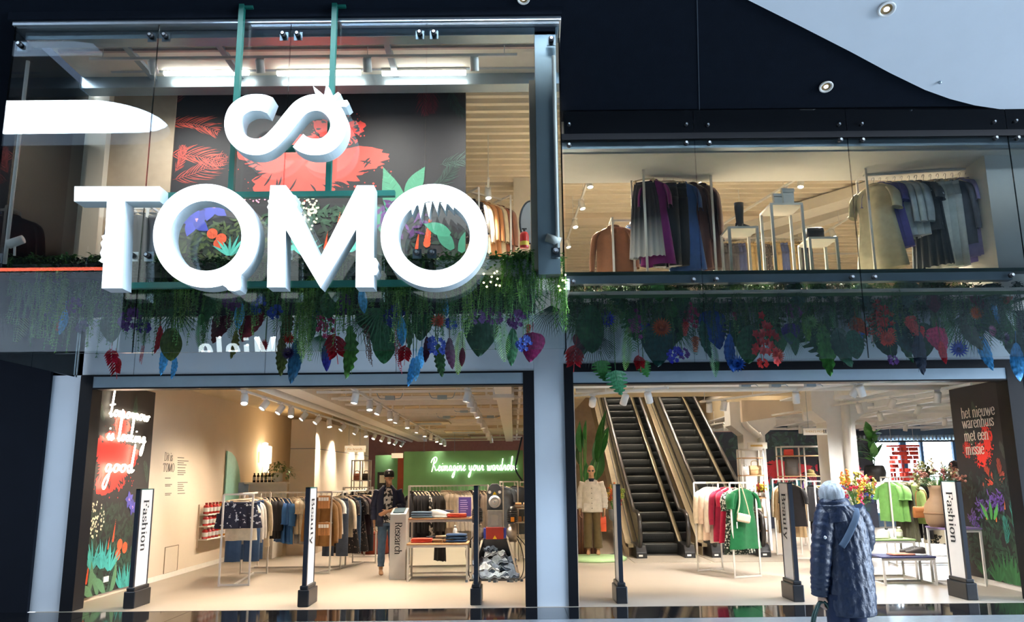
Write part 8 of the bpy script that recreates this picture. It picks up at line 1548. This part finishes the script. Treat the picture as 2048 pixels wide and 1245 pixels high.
RIGHT = [(1153, 640, 'fan', 110, '#142a24', 'blackish green'), (1153, 715, 'helic', 70, RED, 'red'), (1160, 685, 'heart', 42, MAR, 'maroon'), (1215, 640, 'star', 44, '#2430c0', 'cobalt blue'), (1185, 660, 'broad', 100, G2, 'dark green'), (1189, 705, 'fan', 80, '#142a24', 'blackish green'), (1203, 742, 'mons', 44, G1, 'green'), (1232, 766, 'mons', 52, '#2f6f4a', 'variegated green'), (1256, 655, 'fern', 100, G1, 'green'), (1232, 620, 'fern', 90, G3, 'light green'), (1273, 654, 'spray', 52, '#9a3a8a', 'orchid pink'), (1292, 659, 'anth', 34, '#1f2fc0', 'cobalt blue'), (1323, 656, 'star', 50, '#c05a2a', 'burnt orange'), (1316, 582, 'broad', 50, G1, 'green'), (1342, 611, 'broad', 54, G1, 'green'), (1290, 600, 'broad', 56, G2, 'dark green'), (1362, 600, 'heart', 50, G2, 'dark green'), (1321, 692, 'heart', 90, '#173f3a', 'deep teal'), (1258, 697, 'fern', 90, G3, 'light green'), (1278, 726, 'helic', 44, RED, 'red'), (1287, 738, 'mons', 36, G1, 'green'), (1349, 711, 'cluster', 44, '#2a2ab0', 'cobalt blue'), (1364, 709, 'cluster', 36, PUR, 'purple'), (1373, 661, 'cone', 40, '#d83a2a', 'red orange'), (1392, 692, 'cone', 44, '#b8602a', 'burnt orange'), (1383, 635, 'spray', 44, PNK, 'pink'), (1431, 660, 'heart', 84, '#1f4a9a', 'royal blue'), (1407, 680, 'lance', 80, '#2a5a4a', 'striped green'), (1426, 715, 'fern', 80, G1, 'green'), (1350, 670, 'fan', 80, G2, 'dark green'), (1240, 600, 'mons', 54, G2, 'dark green'),
 (1462, 707, 'lance', 80, '#1f4f9a', 'royal blue'), (1476, 728, 'star', 44, '#2457a8', 'royal blue'), (1469, 635, 'cone', 26, PNK, 'pink'), (1483, 675, 'cone', 30, ORG, 'orange'), (1522, 687, 'spray', 90, '#c8302c', 'red'), (1524, 728, 'cluster', 30, '#d0302c', 'red'), (1553, 712, 'star', 40, '#d0482c', 'red orange'), (1471, 589, 'mons', 62, '#2a4f48', 'dark green'), (1495, 660, 'fern', 90, G3, 'light green'), (1500, 690, 'broad', 80, G2, 'dark green'), (1540, 640, 'fern', 80, G1, 'green'),
 (1584, 625, 'cluster', 44, '#9a5a9a', 'orchid pink'), (1581, 668, 'heart', 46, '#4a3a8a', 'violet'), (1631, 577, 'broad', 50, '#4a7a6a', 'grey green'), (1645, 577, 'broad', 48, '#4a7a6a', 'grey green'), (1610, 655, 'wavy', 60, G3, 'light green'), (1620, 645, 'star', 40, '#7fae6a', 'pale green'), (1584, 696, 'fan', 64, G2, 'dark green'), (1646, 700, 'wavy', 110, '#3f7a36', 'green'), (1679, 696, 'broad', 84, '#17402f', 'deep green'), (1665, 640, 'fern', 60, '#3f9a3a', 'vivid green'), (1712, 653, 'helic', 60, '#d0602a', 'orange'), (1718, 668, 'cluster', 30, '#2a5aa8', 'blue'), (1705, 690, 'broad', 60, '#2a5a44', 'dark green'), (1746, 655, 'spray', 70, '#d8483c', 'coral'), (1774, 678, 'star', 44, '#d8563a', 'coral'), (1760, 640, 'spray', 60, '#c83a30', 'red'), (1590, 590, 'mons', 52, '#3f6a5a', 'grey green'), (1700, 600, 'fern', 80, G1, 'green'), (1735, 595, 'mons', 60, '#3f5f58', 'grey green'),
 (1801, 655, 'broad', 110, '#1f4a44', 'deep teal'), (1829, 652, 'anth', 50, '#e0584e', 'coral'), (1840, 668, 'anth', 44, '#d84a48', 'coral'), (1844, 708, 'lance', 90, '#1f2a3a', 'dark striped'), (1784, 722, 'cluster', 30, '#5a2a7a', 'purple'), (1877, 682, 'heart', 60, '#d0406a', 'pink'), (1884, 706, 'lance', 48, '#c8303a', 'red'), (1872, 622, 'fern', 70, '#6f8f4a', 'grassy green'), (1867, 605, 'broad', 46, '#5a2430', 'maroon'), (1897, 640, 'fern', 90, G1, 'green'), (1815, 590, 'mons', 60, '#4a6a62', 'grey green'), (1850, 580, 'broad', 54, '#4a6a5a', 'grey green'),
 (1917, 699, 'star', 44, '#1f3fa8', 'cobalt blue'), (1951, 627, 'star', 36, '#e8742a', 'bright orange'), (1951, 599, 'heart', 44, '#6a2430', 'maroon'), (1994, 622, 'lance', 60, SKY, 'sky blue'), (1953, 682, 'fan', 74, '#16332c', 'blackish green'), (1982, 663, 'star', 32, '#c07a9a', 'dusty pink'), (2008, 677, 'star', 36, '#3a1f4a', 'dark purple'), (1965, 704, 'lance', 80, '#4a9ad0', 'sky blue'), (2037, 725, 'lance', 80, '#3f8fc8', 'sky blue'), (2013, 585, 'broad', 56, '#9a4a2a', 'rusty'), (2025, 640, 'fern', 90, G1, 'green'), (1935, 665, 'broad', 80, '#3a4a3a', 'dark green'), (1915, 600, 'fern', 80, G3, 'light green'), (1990, 590, 'mons', 50, '#4a6a62', 'grey green')]
for p in LEFT: plant(*p, True)
for p in RIGHT: plant(*p, False)
# trailing vines: left box (thick curtain), bright ones at its right end
VT = [tmpl_vine(L, s_, n, lf, st, sp).mesh('strands', [LG]) for L, s_, n, lf, st, sp in ((.85, 1, 9, .034, .026, .10), (.75, 2, 9, .03, .026, .10), (.95, 3, 8, .036, .028, .09), (.65, 4, 10, .032, .026, .11), (.8, 5, 8, .05, .04, .10))]
def vine(px, top_py, Lpx, left, h, lab, grp, Y, wide=1.0):
    c = at(px, top_py, Y); t = thing('trailing_vine', lab, 'plant', c, 0, grp); k = rv_.randrange(5); L0 = (.85, .75, .95, .65, .8)[k]; s = Lpx * Y / FPX / L0
    inst('strands', VT[k], t, Matrix.Rotation(rv_.uniform(0, 6), 4, 'Z') @ Matrix.Diagonal((wide, wide, s, 1)), lm2(h)); inst('crown', CROWN, t, Matrix.Rotation(rv_.uniform(0, 6), 4, 'Z'), lm2(h)); return t
cr = MB(); r_ = random.Random(31)
for k in range(40): a = r_.uniform(0, 6.28); cr.join(leaf_mb(.07, .03, .3, 3), rotM((.07 * r_.uniform(-1, 1), .05 * r_.uniform(-1, 1), r_.uniform(-.05, .03)), a, r_.uniform(-.5, .6)))
CROWN = cr.mesh('crown', [LG], True)
for i in range(104):
    px = 12 + i * 10.6 + rv_.uniform(-5, 5)
    if px > 1078: continue
    yt = 520 + rv_.uniform(-5, 12); Lp = rv_.uniform(105, 195) * (1.1 if (80 < px < 330) or (580 < px < 640) else .95)
    vine(px, yt, Lp, True, rv_.choice(['#4a7a44', '#55883f', '#3a6a44', '#629a4c', '#4a804e']), 'green trailing vine in the dense vine curtain ' + zone(px, True), 'vine curtain ' + zone(px, True), rv_.uniform(9.35, 9.62))
for k, (px, yt, Lp) in enumerate(((1012, 515, 80), (1030, 508, 110), (1048, 508, 75), (1064, 508, 90), (1082, 505, 100), (1096, 505, 90), (1116, 520, 150), (1122, 560, 110), (1110, 512, 120))):
    vine(px, yt, Lp, True, ('#5f9a3a', '#78b04a', '#6aa63e')[k % 3], 'bright green trailing vine, %s from the left at the right end of the glass box' % ORD[k], 'bright vines at the right end', 9.25 + .05 * (k % 3))
for k, (px, yt, Lp) in enumerate(((605, 580, 150), (612, 600, 140), (625, 560, 130), (800, 585, 110), (938, 560, 130), (95, 540, 150), (118, 545, 120), (365, 560, 120))):
    vine(px, yt, Lp, True, G3, 'long pale green vine, %s from the left among the dark vine curtain' % ORD[k], 'pale vines in the glass box', 9.3)
for i in range(64):
    px = 1140 + i * 14.3 + rv_.uniform(-8, 8); vine(px, 566 + rv_.uniform(0, 10), rv_.uniform(60, 135), False, rv_.choice(['#3a6a40', '#4a7a3f', '#305a3c', '#2a503c']), 'dark green trailing vine behind the right glass ' + zone(px, False), 'vines behind the right glass ' + zone(px, False), rv_.uniform(10.5, 11.0))
# filler foliage (leaves nobody could tell apart) in both planters
for i in range(130):
    left = i < 50; px = rv_.uniform(60, 1060) if left else rv_.uniform(1150, 2040); kind = rv_.choice(['broad', 'fern', 'fern', 'fan', 'fan', 'lance', 'mons']); nm, noun, cat = KNAME[kind]
    Y = rv_.uniform(9.75, 10.05) if left else rv_.uniform(10.9, 11.12); py = rv_.uniform(590, 680) if left else rv_.uniform(590, 690); c = at(px, py, Y); s = rv_.uniform(50, 85) * Y / FPX
    t = thing(nm, 'rear dark green %s %s' % (noun, zone(px, left)), cat, c, 0, 'rear dark %s %s' % (noun, zone(px, left))); inst('blade', TME[kind][0], t, Matrix.Translation((0, 0, s * .5)) @ Matrix.Rotation(rv_.uniform(-.4, .4), 4, 'Y') @ Matrix.Rotation(rv_.uniform(-.8, .8), 4, 'Z') @ Matrix.Scale(s, 4), lm2(rv_.choice(['#1f4a30', '#24553a', '#183c2a', '#2f5f36'])))
    part(t, 'stem', MB().tube([(0, .02, 3.95 - c.z), (0, 0, s * .5)], .005, 4), STEMG, local=True)
# troughs and rails that carry them
for k in range(5):
    x0 = LX0 + .08 + k * 1.24; t = thing('planter_trough', 'pale metal planter trough, %s from the left behind the sign' % ORD[k], 'planter', (x0 + .6, 9.45, at(600, 552, 9.3).z), 0, 'planter troughs in the glass box'); z0 = at(600, 552, 9.3).z; z1 = at(600, 522, 9.3).z
    part(t, 'trough', MB().box(x0, x0 + 1.2, 9.33, 9.58, z0, z1), M_GREYPANEL if k == 4 else mat('dark green trough', '#26332d', .6), bevel=.006); part(t, 'bracket', MB().box(x0 + .1, x0 + .14, 9.58, 9.72, z0 + .02, z0 + .06), M_STEEL); part(t, 'bracket', MB().box(x0 + 1.06, x0 + 1.1, 9.58, 9.72, z0 + .02, z0 + .06), M_STEEL)
    ms = MB(); r_ = random.Random(50 + k)
    for j in range(760): ms.join(leaf_mb(.06, .035, .2, 2, .2), rotM((x0 + r_.uniform(0, 1.22), 9.30 + r_.random() ** 2 * .25, z1 + r_.uniform(-.15, .07)), r_.uniform(0, 6.28), r_.uniform(-1, .5)))
    solo('moss_bed', ms, lm2('#1f4428' if k < 4 else '#3f7a34', 3), 'dense dark green moss bed in the planter trough, %s from the left' % ORD[k], 'plant', 'moss beds in the troughs')
bk = struct('trim_13', MB().box(LX0, .28, 9.64, 9.69, at(600, 632, 9.7).z, UF + .0), mat('painted shade board', '#2a3034', .8), label='painted shade board behind the vine curtain')  # dark board stands in for the shade under the upper floor
pr = struct('trim_14', MB().box(.75, 6.9, 10.5, 10.54, 3.93, 3.97).box(.75, 6.9, 11.1, 11.14, 3.93, 3.97), mat('green planter rail', '#3f6a3a', .5), label='green rails carrying the right planter')
for x in [.85 + i * .6 for i in range(11)]: part(pr, 'cross_rail', MB().box(x, x + .03, 10.5, 11.14, 3.92, 3.95), mat('green planter rail', '#3f6a3a', .5))
# fairy lights
for k, (px0, py0, sp) in enumerate(((985, 558, 20), (1126, 565, 10))):
    t = thing('fairy_lights', ('cluster of glowing fairy lights beside the last letter O', 'short string of glowing fairy lights at the glass box edge')[k], 'fairy lights', at(px0, py0 + 20, 9.2)); pts = [at(px0 + sp * cos(j * 2.3) * (.5 + .5 * ((j * 37) % 10) / 10), py0 + 16 * sin(j * 1.7), 9.2) for j in range(10 if k == 0 else 6)]
    part(t, 'wire', MB().tube(smooth_path(pts, 3), .002, 4), LD)
    for p in pts: part(t, 'bulb', MB().ell(p, .011, 8, 5), E_FAIRY, True)
